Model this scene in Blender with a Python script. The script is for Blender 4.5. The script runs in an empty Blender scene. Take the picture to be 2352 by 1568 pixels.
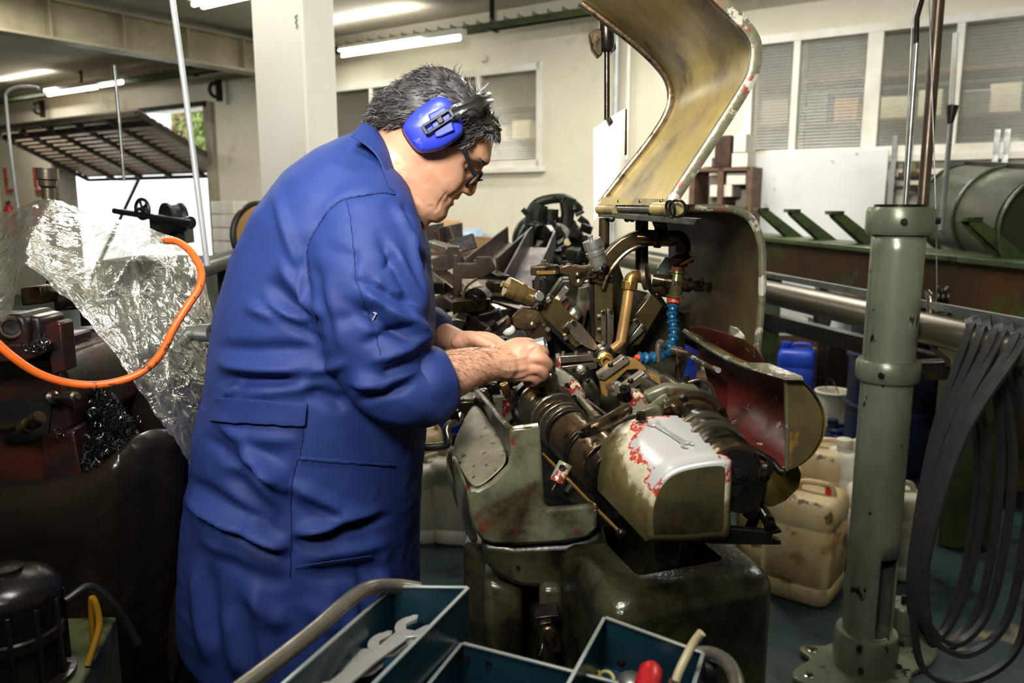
import bpy, math, random
import numpy as np
from mathutils import Vector, Matrix, noise as mnoise
random.seed(7); rng = np.random.default_rng(7)
SC = bpy.context.scene
COL = SC.collection
# ---------------------------------------------------------------- camera, light, exposure
F = 1829.0; PITCH = math.radians(9.7); CAMH = 1.4
cam_d = bpy.data.cameras.new('camera'); cam = bpy.data.objects.new('camera', cam_d); COL.objects.link(cam)
cam_d.sensor_width = 36.0; cam_d.lens = 36.0*F/2352; cam_d.clip_start = 0.05; cam_d.clip_end = 200
cam.location = (0, 0, CAMH); cam.rotation_euler = (math.pi/2-PITCH, 0, 0)
cam_d.dof.use_dof = True; cam_d.dof.focus_distance = 1.36; cam_d.dof.aperture_fstop = 5.0
SC.camera = cam
SC.view_settings.view_transform = 'Standard'; SC.view_settings.look = 'None'
SC.view_settings.gamma = 1.0; SC.view_settings.use_curve_mapping = False
SC.view_settings.exposure = 0.0
SC.cycles.max_bounces = 3; SC.cycles.diffuse_bounces = 2; SC.cycles.glossy_bounces = 2; SC.cycles.transmission_bounces = 3; SC.cycles.transparent_max_bounces = 8
SC.cycles.caustics_reflective = False; SC.cycles.caustics_refractive = False; SC.cycles.use_denoising = True; SC.cycles.use_adaptive_sampling = True; SC.cycles.adaptive_threshold = .08; SC.cycles.adaptive_min_samples = 20
W = bpy.data.worlds.new('overcast_sky'); SC.world = W; W.use_nodes = True
W.node_tree.nodes['Background'].inputs[0].default_value = (0.95, 0.98, 1.0, 1)
W.node_tree.nodes['Background'].inputs[1].default_value = 3.0
U_ = np.array([-.829, .559, 0.]); V_ = np.array([.559, .829, 0.]); Z_ = np.array([0, 0, 1.])
def R(u, v, z): return u*U_+v*V_+z*Z_          # room frame: u along the window wall, v towards it
CEIL = 3.1
def area(name, loc, size, energy, color=(1, .96, .88), direction=(0, 0, -1), rot=None):
    l = bpy.data.lights.new(name, 'AREA'); l.shape = 'RECTANGLE'; l.size, l.size_y = size
    l.energy = energy; l.color = color
    o = bpy.data.objects.new(name, l); COL.objects.link(o); o.location = loc
    if rot is None: o.rotation_euler = Vector(direction).to_track_quat('-Z', 'Y').to_euler()
    else: o.rotation_euler = rot
    return o
AZ = math.atan2(U_[1], U_[0])
# unseen ceiling lights added to brighten the wall and hall, without housings
ADDED_LIGHTS = [  # u, v, energy, length : added lights set parallel to the window wall
    (2.2, 4.5, 95, 1.5), (-0.6, 4.4, 46, 1.5), (8.6, 4.2, 40, 1.5), (3.4, 2.2, 26, 1.5)]
for _u, _v, _e, _l in ADDED_LIGHTS:
    area('ceiling_area_light', R(_u, _v, CEIL-.115), (_l, .22), _e, rot=(0, 0, AZ))
key = area('overhead_key_light', (-.20, .45, 2.78), (.6, .45), 24, (1, .97, .92), direction=(.1, .5, -1)); key.data.spread = math.radians(160)  # unseen overhead light added for bright upper surfaces; no work lamp hangs here
flash = area('flash_light', (-.42, -.30, 2.20), (.5, .4), 38, (1, .98, .94), direction=(.12, 1, -.02)); flash.data.spread = math.radians(96)
for _u, _v, _z, _l, _e in ((5.42, 5.55, 2.84, 1.4, 34), (11.6, 5.5, 2.9, 1.5, 26), (5.75, 2.9, 2.96, 1.3, 55)): area('ceiling_area_light', R(_u, _v, _z), (_l, .1), _e, rot=(0, 0, AZ)); area('batten_up_light', R(_u, _v, _z+.13), (_l, .1), _e*.22, rot=(math.pi, 0, AZ))
# ---------------------------------------------------------------- picture helpers (measure the photo)
CAM = np.array([0, 0, CAMH])
def ray(px, py):
    dx = (px-1176)/F; dz = (784-py)/F
    return np.array([dx, math.cos(PITCH)+dz*math.sin(PITCH), -math.sin(PITCH)+dz*math.cos(PITCH)])
def P(px, py, Y): d = ray(px, py); return CAM+d*(Y/d[1])
def PW(px, py, v): d = ray(px, py); return CAM+d*(v/(d@V_))
def PZ(px, py, z): d = ray(px, py); return CAM+d*((z-CAMH)/d[2])
def proj(co):
    q = np.asarray(co)-CAM; y = q[..., 1]*math.cos(PITCH)-q[..., 2]*math.sin(PITCH); z = q[..., 1]*math.sin(PITCH)+q[..., 2]*math.cos(PITCH)
    return 1176+F*q[..., 0]/y, 784-F*z/y
def nrm(a): a = np.asarray(a, float); return a/np.linalg.norm(a)
# ---------------------------------------------------------------- mesh builder
WL = {}
def frame(d):
    d = nrm(d); a = Z_ if abs(d[2]) < .9 else np.array([1., 0, 0])
    x = nrm(np.cross(a, d)); y = np.cross(d, x); return x, y, d
class B:
    def __init__(s): s.v = []; s.f = []; s.mi = []
    def add(s, vs, fs, mi=0):
        n = len(s.v); s.v.extend([tuple(map(float, q)) for q in vs]); s.f.extend([tuple(i+n for i in q) for q in fs]); s.mi.extend([mi]*len(fs)); return s
    def box(s, c, size, x=None, y=None, mi=0):
        x = np.array([1., 0, 0]) if x is None else nrm(x); y = np.array([0, 1., 0]) if y is None else nrm(y); z = np.cross(x, y)
        a, b, d = np.array(size)/2; c = np.asarray(c, float)
        vs = [c+x*i*a+y*j*b+z*k*d for k in (-1, 1) for j in (-1, 1) for i in (-1, 1)]
        return s.add(vs, [(0, 2, 3, 1), (4, 5, 7, 6), (0, 1, 5, 4), (2, 6, 7, 3), (0, 4, 6, 2), (1, 3, 7, 5)], mi)
    def bar(s, p0, p1, w, h, up=None, mi=0):
        p0 = np.asarray(p0, float); p1 = np.asarray(p1, float); d = nrm(p1-p0)
        if up is None: x, y, _ = frame(d)
        else: x = nrm(np.cross(d, up)); y = np.cross(x, d)
        return s.box((p0+p1)/2, (np.linalg.norm(p1-p0), w, h), d, x, mi)
    def loft(s, rings, cap=True, closed=True, mi=0):
        n = len(rings[0]); vs = [q for r in rings for q in r]; fs = []
        m = n if closed else n-1
        for i in range(len(rings)-1):
            for j in range(m): fs.append((i*n+j, i*n+(j+1) % n, (i+1)*n+(j+1) % n, (i+1)*n+j))
        if cap and closed: fs.append(tuple(range(n-1, -1, -1))); fs.append(tuple(range((len(rings)-1)*n, len(rings)*n)))
        return s.add(vs, fs, mi)
    def cyl(s, p0, p1, r0, r1=None, n=20, cap=True, mi=0):
        r1 = r0 if r1 is None else r1; p0 = np.asarray(p0, float); p1 = np.asarray(p1, float); x, y, d = frame(p1-p0)
        return s.loft([[p+(x*math.cos(t)+y*math.sin(t))*r for t in np.linspace(0, 2*math.pi, n, endpoint=False)] for p, r in ((p0, r0), (p1, r1))], cap, mi=mi)
    def lathe(s, p0, axis, prof, n=28, cap=True, mi=0):
        p0 = np.asarray(p0, float); x, y, d = frame(axis)
        return s.loft([[p0+d*t+(x*math.cos(a)+y*math.sin(a))*max(r, 1e-4) for a in np.linspace(0, 2*math.pi, n, endpoint=False)] for t, r in prof], cap, mi=mi)
    def tube(s, pts, r, n=12, cap=True, closed=False, flat=None, mi=0):
        pts = [np.asarray(q, float) for q in pts]; m = len(pts); rr = r if hasattr(r, '__len__') else [r]*m; rings = []
        x = None
        for i in range(m):
            a = pts[(i-1) % m] if closed or i > 0 else pts[i]; b = pts[(i+1) % m] if closed or i < m-1 else pts[i]
            d = nrm(b-a)
            if x is None: x, y, _ = frame(d)
            else: x = nrm(x-d*(x@d)); y = np.cross(d, x)
            rings.append([pts[i]+(x*math.cos(t)*rr[i]+y*math.sin(t)*rr[i]) for t in np.linspace(0, 2*math.pi, n, endpoint=False)])
        if closed: rings.append(rings[0]); cap = False
        return s.loft(rings, cap, mi=mi)
    def strip(s, pts, w, t, up, mi=0):   # flat band along a path: w across (perp. to path and up), t thick
        pts = [np.asarray(q, float) for q in pts]; m = len(pts); rings = []
        for i in range(m):
            d = nrm(pts[min(i+1, m-1)]-pts[max(i-1, 0)]); x = nrm(np.cross(d, up)); y = np.cross(x, d)
            rings.append([pts[i]+x*a*w/2+y*b*t/2 for a, b in ((-1, -1), (1, -1), (1, 1), (-1, 1))])
        return s.loft(rings, True, mi=mi)
    def prism(s, poly, vec, mi=0):
        poly = [np.asarray(q, float) for q in poly]; vec = np.asarray(vec, float); n = len(poly)
        fs = [tuple(range(n)), tuple(range(2*n-1, n-1, -1))]+[(i, n+i, n+(i+1) % n, (i+1) % n) for i in range(n)]
        return s.add(poly+[q+vec for q in poly], fs, mi)
    def ppx(s, poly, Y, t, along=None, mi=0):     # outline measured in the photo, at depth Y, t thick away from the viewer
        vec = np.array([0, t, 0]) if along is None else np.asarray(along)*t
        return s.prism([P(a, b, Y) for a, b in poly], vec, mi)
    def ball(s, c, r, n=16, m=10, x=None, y=None, mi=0):
        c = np.asarray(c, float); r = (r, r, r) if not hasattr(r, '__len__') else r
        x = np.array([1., 0, 0]) if x is None else nrm(x); y = np.array([0, 1., 0]) if y is None else nrm(y); z = np.cross(x, y)
        rings = []
        for i in range(m+1):
            ph = -math.pi/2+math.pi*i/m; k = max(math.cos(ph), 1e-3)
            rings.append([c+x*r[0]*k*math.cos(t)+y*r[1]*k*math.sin(t)+z*r[2]*math.sin(ph) for t in np.linspace(0, 2*math.pi, n, endpoint=False)])
        return s.loft(rings, True, mi=mi)
    def torus(s, c, axis, Rr, r, n=28, m=10, a0=0, a1=2*math.pi, mi=0):
        x, y, d = frame(axis); full = abs(a1-a0-2*math.pi) < 1e-6; c = np.asarray(c, float)
        pts = [c+(x*math.cos(t)+y*math.sin(t))*Rr for t in np.linspace(a0, a1, n, endpoint=not full)]
        return s.tube(pts, r, m, True, full, mi=mi)
    def sheet(s, grid, t=0.0, mi=0):   # rows of points; t thickness along vertex normals
        g = np.array(grid, float); a, b = g.shape[:2]
        du = np.gradient(g, axis=1); dv = np.gradient(g, axis=0); nn = np.cross(du, dv); nn /= np.linalg.norm(nn, axis=2, keepdims=True)+1e-12
        fs = [(i*b+j, i*b+j+1, (i+1)*b+j+1, (i+1)*b+j) for i in range(a-1) for j in range(b-1)]
        if not t: return s.add(g.reshape(-1, 3), fs, mi)
        g2 = g+nn*t; N = a*b
        fs2 = [tuple(N+k for k in q[::-1]) for q in fs]
        ed = [i for i in range(b)]+[i*b+b-1 for i in range(1, a)]+[(a-1)*b+j for j in range(b-2, -1, -1)]+[i*b for i in range(a-2, 0, -1)]
        fs3 = [(ed[k], N+ed[k], N+ed[(k+1) % len(ed)], ed[(k+1) % len(ed)]) for k in range(len(ed))]
        return s.add(np.vstack([g.reshape(-1, 3), g2.reshape(-1, 3)]), fs+fs2+fs3, mi)
    def mesh(s, name, mats, smooth=35):
        c = (np.min(s.v, axis=0)+np.max(s.v, axis=0))/2
        me = bpy.data.meshes.new(name); me.from_pydata([tuple(np.array(q)-c) for q in s.v], [], s.f)
        for m in mats: me.materials.append(m)
        if len(mats) > 1: me.polygons.foreach_set('material_index', s.mi)
        finish(me, smooth); return me, c
    def obj(s, name, mat, parent=None, bevel=0, smooth=35, sub=0, label=None, seg=2):
        mats = list(mat) if isinstance(mat, (list, tuple)) else [mat]
        me, c = s.mesh(name, mats, smooth)
        o = link(name, me, c, parent)
        if bevel:
            b = o.modifiers.new('bevel', 'BEVEL'); b.width = bevel; b.segments = seg; b.limit_method = 'ANGLE'; b.angle_limit = math.radians(40); b.harden_normals = False
        if sub: m = o.modifiers.new('subdivision', 'SUBSURF'); m.levels = m.render_levels = sub
        if label: o['label'] = label
        return o
def finish(me, smooth):
    import bmesh
    bm = bmesh.new(); bm.from_mesh(me); bmesh.ops.recalc_face_normals(bm, faces=bm.faces); bm.to_mesh(me); bm.free()
    if smooth:
        me.polygons.foreach_set('use_smooth', [True]*len(me.polygons)); me.set_sharp_from_angle(angle=math.radians(smooth))
    me.update()
def link(name, me, c, parent=None):
    o = bpy.data.objects.new(name, me); COL.objects.link(o); c = np.asarray(c, float); WL[o.name] = c
    if parent is not None: o.parent = parent; o.location = c-WL[parent.name]
    else: o.location = c
    return o
def tag(o, label, cat, group=None):
    o['label'] = label; o['category'] = cat
    if group: o['group'] = group
    return o
def thing(name, label, cat, loc, group=None):
    return tag(link(name, None, loc), label, cat, group)
def struct(o): o['kind'] = 'structure'; return o
CACHE = {}
def bolt(parent, pos, axis, r, h, mat, kind='hex', name=None):   # shared bolt / cap screw / pin meshes
    key = (kind, round(r, 5), round(h, 5), mat.name)
    if key not in CACHE:
        b = B()
        if kind == 'hex': b.cyl((0, 0, 0), (0, 0, h), r, n=6)
        elif kind == 'cap': b.lathe((0, 0, 0), (0, 0, 1), [(0, r), (h, r), (h, r*.55), (h*.45, r*.5)], n=14)
        elif kind == 'dome': b.lathe((0, 0, 0), (0, 0, 1), [(0, r), (h*.4, r), (h*.8, r*.7), (h, r*.2)], n=14)
        else: b.cyl((0, 0, 0), (0, 0, h), r, n=14)
        me = bpy.data.meshes.new('bolt'); me.from_pydata(b.v, [], b.f); me.materials.append(mat); finish(me, 30); CACHE[key] = me
    o = link(name or {'hex': 'hex_bolt', 'cap': 'cap_screw', 'dome': 'rivet', 'pin': 'pin'}[kind], CACHE[key], pos, parent)
    o.rotation_euler = Vector(nrm(axis)).to_track_quat('Z', 'Y').to_euler(); return o
def spline(pts, n=8):      # Catmull-Rom through points (any dimension)
    p = np.array(pts, float); p = np.vstack([2*p[0]-p[1], p, 2*p[-1]-p[-2]]); out = []
    for i in range(1, len(p)-2):
        for t in np.linspace(0, 1, n, endpoint=False):
            a, b, c, d = p[i-1], p[i], p[i+1], p[i+2]
            out.append(.5*((2*b)+(-a+c)*t+(2*a-5*b+4*c-d)*t*t+(-a+3*b-3*c+d)*t**3))
    out.append(p[-2]); return np.array(out)
def evaluated(o):
    dg = bpy.context.evaluated_depsgraph_get(); dg.update(); return bpy.data.meshes.new_from_object(o.evaluated_get(dg))
def remesh(b, voxel, smooth_it=4, fac=.5):
    me = bpy.data.meshes.new('tmp'); me.from_pydata(b.v, [], b.f); o = bpy.data.objects.new('tmp', me); COL.objects.link(o)
    m = o.modifiers.new('r', 'REMESH'); m.mode = 'VOXEL'; m.voxel_size = voxel
    if smooth_it: s = o.modifiers.new('s', 'SMOOTH'); s.iterations = smooth_it; s.factor = fac
    out = evaluated(o); bpy.data.objects.remove(o); bpy.data.meshes.remove(me); return out
def mesh_np(me):
    co = np.empty(len(me.vertices)*3, 'f'); me.vertices.foreach_get('co', co); no = np.empty(len(me.vertices)*3, 'f'); me.vertices.foreach_get('normal', no)
    return co.reshape(-1, 3).astype(float), no.reshape(-1, 3).astype(float)
def set_np(me, co): me.vertices.foreach_set('co', co.astype('f').ravel()); me.update()
def own(me, name, mat, parent):     # hand over a world-space mesh as an object
    co, _ = mesh_np(me); c = (co.min(0)+co.max(0))/2; set_np(me, co-c); me.name = name; me.materials.clear(); me.materials.append(mat)
    me.polygons.foreach_set('use_smooth', [True]*len(me.polygons)); return link(name, me, c, parent)
# ---------------------------------------------------------------- materials
MATS = {}
def rgb(r, g, b): return tuple(((c/255+.055)/1.055)**2.4 if c > 10 else c/255/12.92 for c in (r, g, b))+(1,)
def M(name, c1, c2=None, scale=6, rough=.5, metal=0., bump=0., bscale=40, spots=None, rvar=.1, stretch=None, contrast=.14, spec=.5, emit=None, alpha=None, coat=0., spots2=None, sheen=0, grime=None):
    m = bpy.data.materials.new(name); m.use_nodes = True; nt = m.node_tree; n = nt.nodes; L = nt.links
    bs = n['Principled BSDF']; bs.inputs['Metallic'].default_value = metal; bs.inputs['Roughness'].default_value = rough
    bs.inputs['Specular IOR Level'].default_value = spec; bs.inputs['Coat Weight'].default_value = coat; bs.inputs['Coat Roughness'].default_value = .15
    if sheen: bs.inputs['Sheen Weight'].default_value = sheen
    c1 = rgb(*c1); c2 = rgb(*c2) if c2 else tuple(x*.7 for x in c1[:3])+(1,)
    tc = n.new('ShaderNodeTexCoord'); vec = tc.outputs['Object']
    if stretch:
        mp = n.new('ShaderNodeMapping'); mp.inputs['Scale'].default_value = stretch; L.new(vec, mp.inputs[0]); vec = mp.outputs[0]
    def nz(s, d=4, r=.65):
        x = n.new('ShaderNodeTexNoise'); x.inputs['Scale'].default_value = s; x.inputs['Detail'].default_value = d; x.inputs['Roughness'].default_value = r; L.new(vec, x.inputs['Vector']); return x.outputs['Fac']
    def rampf(src, a, b):
        x = n.new('ShaderNodeMapRange'); x.inputs[1].default_value = a; x.inputs[2].default_value = b; L.new(src, x.inputs[0]); return x.outputs[0]
    def mix(fac, a, b):
        x = n.new('ShaderNodeMix'); x.data_type = 'RGBA'; L.new(fac, x.inputs[0])
        for k, c in ((6, a), (7, b)):
            if isinstance(c, tuple): x.inputs[k].default_value = c
            else: L.new(c, x.inputs[k])
        return x.outputs[2]
    fac = nz(scale); col = mix(rampf(fac, .5-contrast, .5+contrast), c1, c2)
    for sp in (spots, spots2):
        if sp:
            cs, ss, th = sp[:3]; th = .5+(th-.5)*.62; w = sp[3] if len(sp) > 3 else .02
            col = mix(rampf(nz(ss, 4, .65), th, th+w), col, rgb(*cs))
    if grime:
        gs, ga, gb = grime; dk = n.new('ShaderNodeMix'); dk.data_type = 'RGBA'; dk.blend_type = 'MULTIPLY'; dk.inputs[7].default_value = (.30, .23, .16, 1); L.new(rampf(nz(gs, 5, .72), ga, gb), dk.inputs[0]); L.new(col, dk.inputs[6]); col = dk.outputs[2]
    L.new(col, bs.inputs['Base Color'])
    if rvar:
        mr = n.new('ShaderNodeMapRange'); mr.inputs[3].default_value = max(rough-rvar, .03); mr.inputs[4].default_value = min(rough+rvar, 1); mr.inputs[1].default_value = .3; mr.inputs[2].default_value = .7
        L.new(fac, mr.inputs[0]); L.new(mr.outputs[0], bs.inputs['Roughness'])
    if bump:
        bn = n.new('ShaderNodeBump'); bn.inputs['Strength'].default_value = 1.0; bn.inputs['Distance'].default_value = bump; L.new(nz(bscale, 2), bn.inputs['Height']); L.new(bn.outputs[0], bs.inputs['Normal'])
    if emit: m.cycles.emission_sampling = 'NONE'; bs.inputs['Emission Color'].default_value = rgb(*emit[0]); bs.inputs['Emission Strength'].default_value = emit[1]
    if alpha is not None: bs.inputs['Alpha'].default_value = alpha
    MATS[name] = m; m['_col'] = 0; return m
# ---------------------------------------------------------------- common materials
m_white = M('white_paint', (240, 237, 224), (226, 222, 206), 1.2, .6, bump=.002, bscale=6, spots=((150, 140, 115), 3, .72, .15))
m_wall = M('cream_wall', (228, 222, 200), (214, 207, 184), .9, .7, bump=.002, bscale=8, spots=((170, 160, 130), 2.2, .7, .2))
m_ceil = M('grey_ceiling', (196, 191, 174), (172, 167, 150), .8, .8)
m_floor = M('green_floor', (38, 62, 60), (26, 44, 44), 1.5, .35, bump=.001, bscale=25, spots=((128, 110, 88), 1.3, .62, .04), spots2=((20, 26, 26), 4, .62, .1), rvar=.2)
m_frame = M('window_frame_paint', (232, 230, 220), (212, 208, 190), 3, .45)
m_dkmetal = M('dark_steel', (52, 50, 46), (28, 26, 24), 9, .35, .8, bump=.0006, bscale=80)
m_black = M('black_enamel', (16, 16, 17), (24, 24, 24), 8, .4)
m_galv = M('galvanised_steel', (160, 162, 158), (120, 122, 118), 10, .35, .8)
m_greytube = M('grey_painted_pipe', (190, 194, 192), (150, 154, 150), 5, .35, .2)
m_tray = M('tray_green_black', (44, 50, 36), (70, 84, 40), 7, .5, .2)
m_lamp = M('lamp_tube', (255, 255, 250), (255, 255, 250), 1, .4, emit=((255, 252, 240), 9.0), rvar=0)
m_lampbody = M('lamp_body', (222, 220, 208), (200, 198, 186), 4, .5)
m_rust = M('rusty_steel', (78, 54, 40), (44, 34, 28), 10, .5, .3, bump=.001, bscale=60, spots=((40, 30, 26), 14, .6))
m_green = M('machine_green', (66, 84, 40), (46, 58, 30), 5, .45, .1, bump=.0008, bscale=40, spots=((34, 30, 20), 9, .62, .06))
m_wood = M('shelf_timber', (104, 78, 56), (84, 62, 44), 3, .7, stretch=(1, 1, 8))
m_card = M('cardboard', (176, 138, 88), (152, 116, 70), 3, .8)
m_paper = M('white_card', (225, 222, 210), (205, 200, 186), 3, .8)
m_glassd = None
def glass(name, tint, rough, mixf, ribs=None):
    m = bpy.data.materials.new(name); m.use_nodes = True; nt = m.node_tree; n = nt.nodes; L = nt.links; n.remove(n['Principled BSDF'])
    t = n.new('ShaderNodeBsdfTransparent'); t.inputs[0].default_value = tint
    g = n.new('ShaderNodeBsdfGlossy'); g.inputs['Roughness'].default_value = rough; g.inputs[0].default_value = (.9, .9, .88, 1)
    x = n.new('ShaderNodeMixShader'); x.inputs[0].default_value = mixf; L.new(t.outputs[0], x.inputs[1]); L.new(g.outputs[0], x.inputs[2]); L.new(x.outputs[0], n['Material Output'].inputs[0])
    if ribs:
        tc = n.new('ShaderNodeTexCoord'); w = n.new('ShaderNodeTexWave'); w.bands_direction = 'Z'; w.inputs['Scale'].default_value = ribs; L.new(tc.outputs['Object'], w.inputs[0])
        b = n.new('ShaderNodeBump'); b.inputs['Distance'].default_value = .004; L.new(w.outputs['Fac'], b.inputs['Height']); L.new(b.outputs[0], g.inputs['Normal'])
    return m
def add_haze(m, c, f):
    n = m.node_tree.nodes; L = m.node_tree.links; out = n['Material Output']; src = out.inputs[0].links[0].from_socket; d = n.new('ShaderNodeBsdfTranslucent'); d.inputs[0].default_value = c; x = n.new('ShaderNodeMixShader'); x.inputs[0].default_value = f; L.new(src, x.inputs[1]); L.new(d.outputs[0], x.inputs[2]); L.new(x.outputs[0], out.inputs[0])
m_glass = glass('ribbed_window_glass', (.62, .62, .56, 1), .22, .16, 14)
add_haze(m_glass, (.8, .8, .76, 1), .13)
# ---------------------------------------------------------------- the hall
WV = 6.1; U0, U1, V0 = -3.4, 13.9, -4.0
D0, D1, DH = 8.42, 12.05, 2.6                # garage opening
W1 = (3.81, 6.75); W2 = (-1.35, 1.98); WZ0, WZ1 = 1.78, 2.6
def rbox(b, u0, u1, v0, v1, z0, z1):
    return b.box(R((u0+u1)/2, (v0+v1)/2, (z0+z1)/2), (abs(u1-u0), abs(v1-v0), abs(z1-z0)), U_, V_) if False else b.prism([R(u0, v0, z0), R(u1, v0, z0), R(u1, v1, z0), R(u0, v1, z0)], (0, 0, z1-z0))
b = B(); rbox(b, U0-.3, U1+.3, V0-.3, WV+.3, -.12, 0); struct(b.obj('floor', m_floor, smooth=0))
b = B(); rbox(b, U0-.3, U1+.3, V0-.3, WV+3.2, CEIL, CEIL+.15); struct(b.obj('ceiling', m_ceil, smooth=0))
b = B(); T = WV+.22
rbox(b, U0, W2[0], WV, T, 0, CEIL); rbox(b, W2[1], W1[0], WV, T, 0, CEIL); rbox(b, W1[1], D0, WV, T, 0, CEIL); rbox(b, D1, U1, WV, T, 0, CEIL)
for a in (W1, W2): rbox(b, a[0], a[1], WV, T, 0, WZ0); rbox(b, a[0], a[1], WV, T, WZ1, CEIL)
rbox(b, D0, D1, WV, T, DH, CEIL); struct(b.obj('wall_back', m_wall, smooth=0))
b = B(); rbox(b, U1, U1+.2, V0, T, 0, CEIL); struct(b.obj('wall_left', m_wall, smooth=0))
b = B(); rbox(b, U0-.2, U0, V0, T, 0, CEIL); struct(b.obj('wall_right', m_wall, smooth=0))
b = B(); rbox(b, U0, U1, V0-.2, V0, 0, CEIL); struct(b.obj('wall_rear', m_wall, smooth=0))
# small store room behind the windows
b = B(); rbox(b, U0, 7.6, WV+2.4, WV+2.55, 0, CEIL); rbox(b, 7.45, 7.6, T, WV+2.4, 0, CEIL); rbox(b, U0-.15, U0, T, WV+2.55, 0, CEIL); rbox(b, U0, 7.6, T, WV+2.4, 1.0, 1.1); struct(b.obj('wall_store', M('store_wall', (150, 146, 132), None, 2, .8), smooth=0))
def window(n, rng_, mulls, wide=()):
    b = B(); u0, u1 = rng_; t = .045
    for z in (WZ0, WZ1): rbox(b, u0, u1, WV-.03, WV+.06, z-t, z+t*.4)
    for u in (u0, u1): rbox(b, u-t*.7, u+t*.7, WV-.03, WV+.06, WZ0-t, WZ1+t*.4)
    fr = struct(b.obj('window_%d' % n, m_frame, smooth=0, bevel=.004))
    for u in mulls:
        w = .05 if u in wide else .024
        b = B(); rbox(b, u-w, u+w, WV-.025, WV+.05, WZ0, WZ1); b.obj('mullion', m_frame, fr, bevel=.003)
    e = [u0]+sorted(mulls)+[u1]
    for i in range(len(e)-1):
        b = B(); rbox(b, e[i]+.02, e[i+1]-.02, WV+.005, WV+.012, WZ0+.01, WZ1-.02); b.obj('pane', m_glass, fr, smooth=0)
    b = B(); rbox(b, u0-.06, u1+.06, WV-.06, WV+.0, WZ0-.09, WZ0-.045); b.obj('sill', m_frame, fr, bevel=.004)
    return fr
window(1, W1, [PW(1102, 250, WV)@U_, PW(856, 250, WV)@U_]); window(2, W2, [PW(1826, 230, WV)@U_, PW(2003, 230, WV)@U_, PW(2197, 200, WV)@U_, -.5], wide=(PW(2003, 230, WV)@U_,))
# shelves and boxes in the store room, seen through the panes
area('store_fill_light', R(1.0, WV+1.3, CEIL-.12), (2.0, .2), 60, rot=(0, 0, AZ)); area('store_fill_light', R(4.8, WV+1.3, CEIL-.12), (2.0, .2), 70, (1, .9, .7), rot=(0, 0, AZ))  # unseen area lights added to brighten what shows through the panes
rs = thing('store_shelving', 'long shelf boards with stored goods behind the ribbed window panes', 'shelving', R(2.5, WV+1.9, 1.1))
for z in (1.35, 1.72, 2.12, 2.5):
    b = B(); rbox(b, U0+.1, 7.3, WV+1.7, WV+2.3, z, z+.03); b.obj('shelf_board', m_wood, rs)
for u in np.arange(-3, 7.4, 1.25):
    b = B(); rbox(b, u, u+.05, WV+1.68, WV+1.73, 1.1, 2.95); b.obj('upright', m_galv, rs)
PANES = [('the left pane of the left window', 800, 846), ('the middle pane of the left window', 870, 1090), ('the right pane of the left window', 1112, 1230), ('the first pane of the right window', 1755, 1815), ('the second pane of the right window', 1840, 1985), ('the third pane of the right window', 2025, 2180), ('the rightmost window pane', 2215, 2345)]
for pn, xa, xb in PANES:
    for z, lev, py in ((1.751, 'lower', 330), (2.151, 'upper', 190)):
        n_ = 2 if xb-xa > 80 else 1
        for q_ in range(n_):
            x = xa+(xb-xa)*(q_+.5)/n_; u = PW(x, py, WV+1.8)@U_; h = random.uniform(.1, .2) if z < 2 else random.uniform(.14, .3); w = random.uniform(.16, .3)
            cn, mm = random.choice([('white', m_paper), ('brown', m_card), ('white', m_paper), ('grey', m_galv)])
            b = B(); rbox(b, u-w/2, u+w/2, WV+1.76, WV+2.05, z, z+h); o = b.obj('stored_box', mm, smooth=0, bevel=.004)
            tag(o, '%s box, %s shelf, behind %s%s' % (cn, lev, pn, '' if n_ == 1 else (', left one' if q_ == 0 else ', right one')), 'box', 'boxes behind the windows')
# ---------------------------------------------------------------- white column, beams
c0 = PW(703, 240, 3.0); cu, cv = c0@U_, c0@V_
b = B()
ce = [PZ(575, 10, 2.9), PZ(703, 10, 2.9), PZ(769, 10, 2.9)]
q = P(703, 240, 3.55); w1 = .36; w2 = .36
col_c = np.array([q[0], q[1], 0])
b.prism([col_c, col_c+U_*.0+(-V_*0), ], (0, 0, 1)) if False else None
b.prism([col_c, col_c+U_*.33, col_c+U_*.33+V_*.185, col_c+V_*.185], (0, 0, CEIL))
COLM = struct(b.obj('column', m_white, bevel=.01))
b = B(); vv = col_c@V_-.001; b.tube(spline([PW(x, y, vv) for x, y in ((683, 34), (678, 40), (682, 46), (679, 52), (683, 58), (680, 64))], 5), .0028, 6); b.obj('pencil_mark', M('pencil_grey', (96, 96, 92), None, 5, .8), COLM)
def ibeam(b, p0, p1, h, w, t=.02):
    b.bar(p0, p1, w, t); b.bar(np.array(p0)+[0, 0, h], np.array(p1)+[0, 0, h], w, t); b.bar(np.array(p0)+[0, 0, h/2], np.array(p1)+[0, 0, h/2], t, h)
bu = PZ(0, 92, 2.72)@U_
m_beam = M('beam_paint', (176, 168, 140), (150, 142, 116), 3, .5)
b = B(); ibeam(b, R(bu-.35, V0, 2.72), R(bu-.35, WV, 2.72), .3, .2); bo = struct(b.obj('ceiling_beam', m_beam, smooth=0))
for v in np.arange(1.0, 6.0, .62):
    b = B(); b.prism([R(bu-.35-.09, v, 2.735), R(bu-.35+.09, v, 2.735), R(bu-.35+.09, v+.02, 2.735), R(bu-.35-.09, v+.02, 2.735)], (0, 0, .275)); b.obj('stiffener_plate', m_beam, bo)
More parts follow.
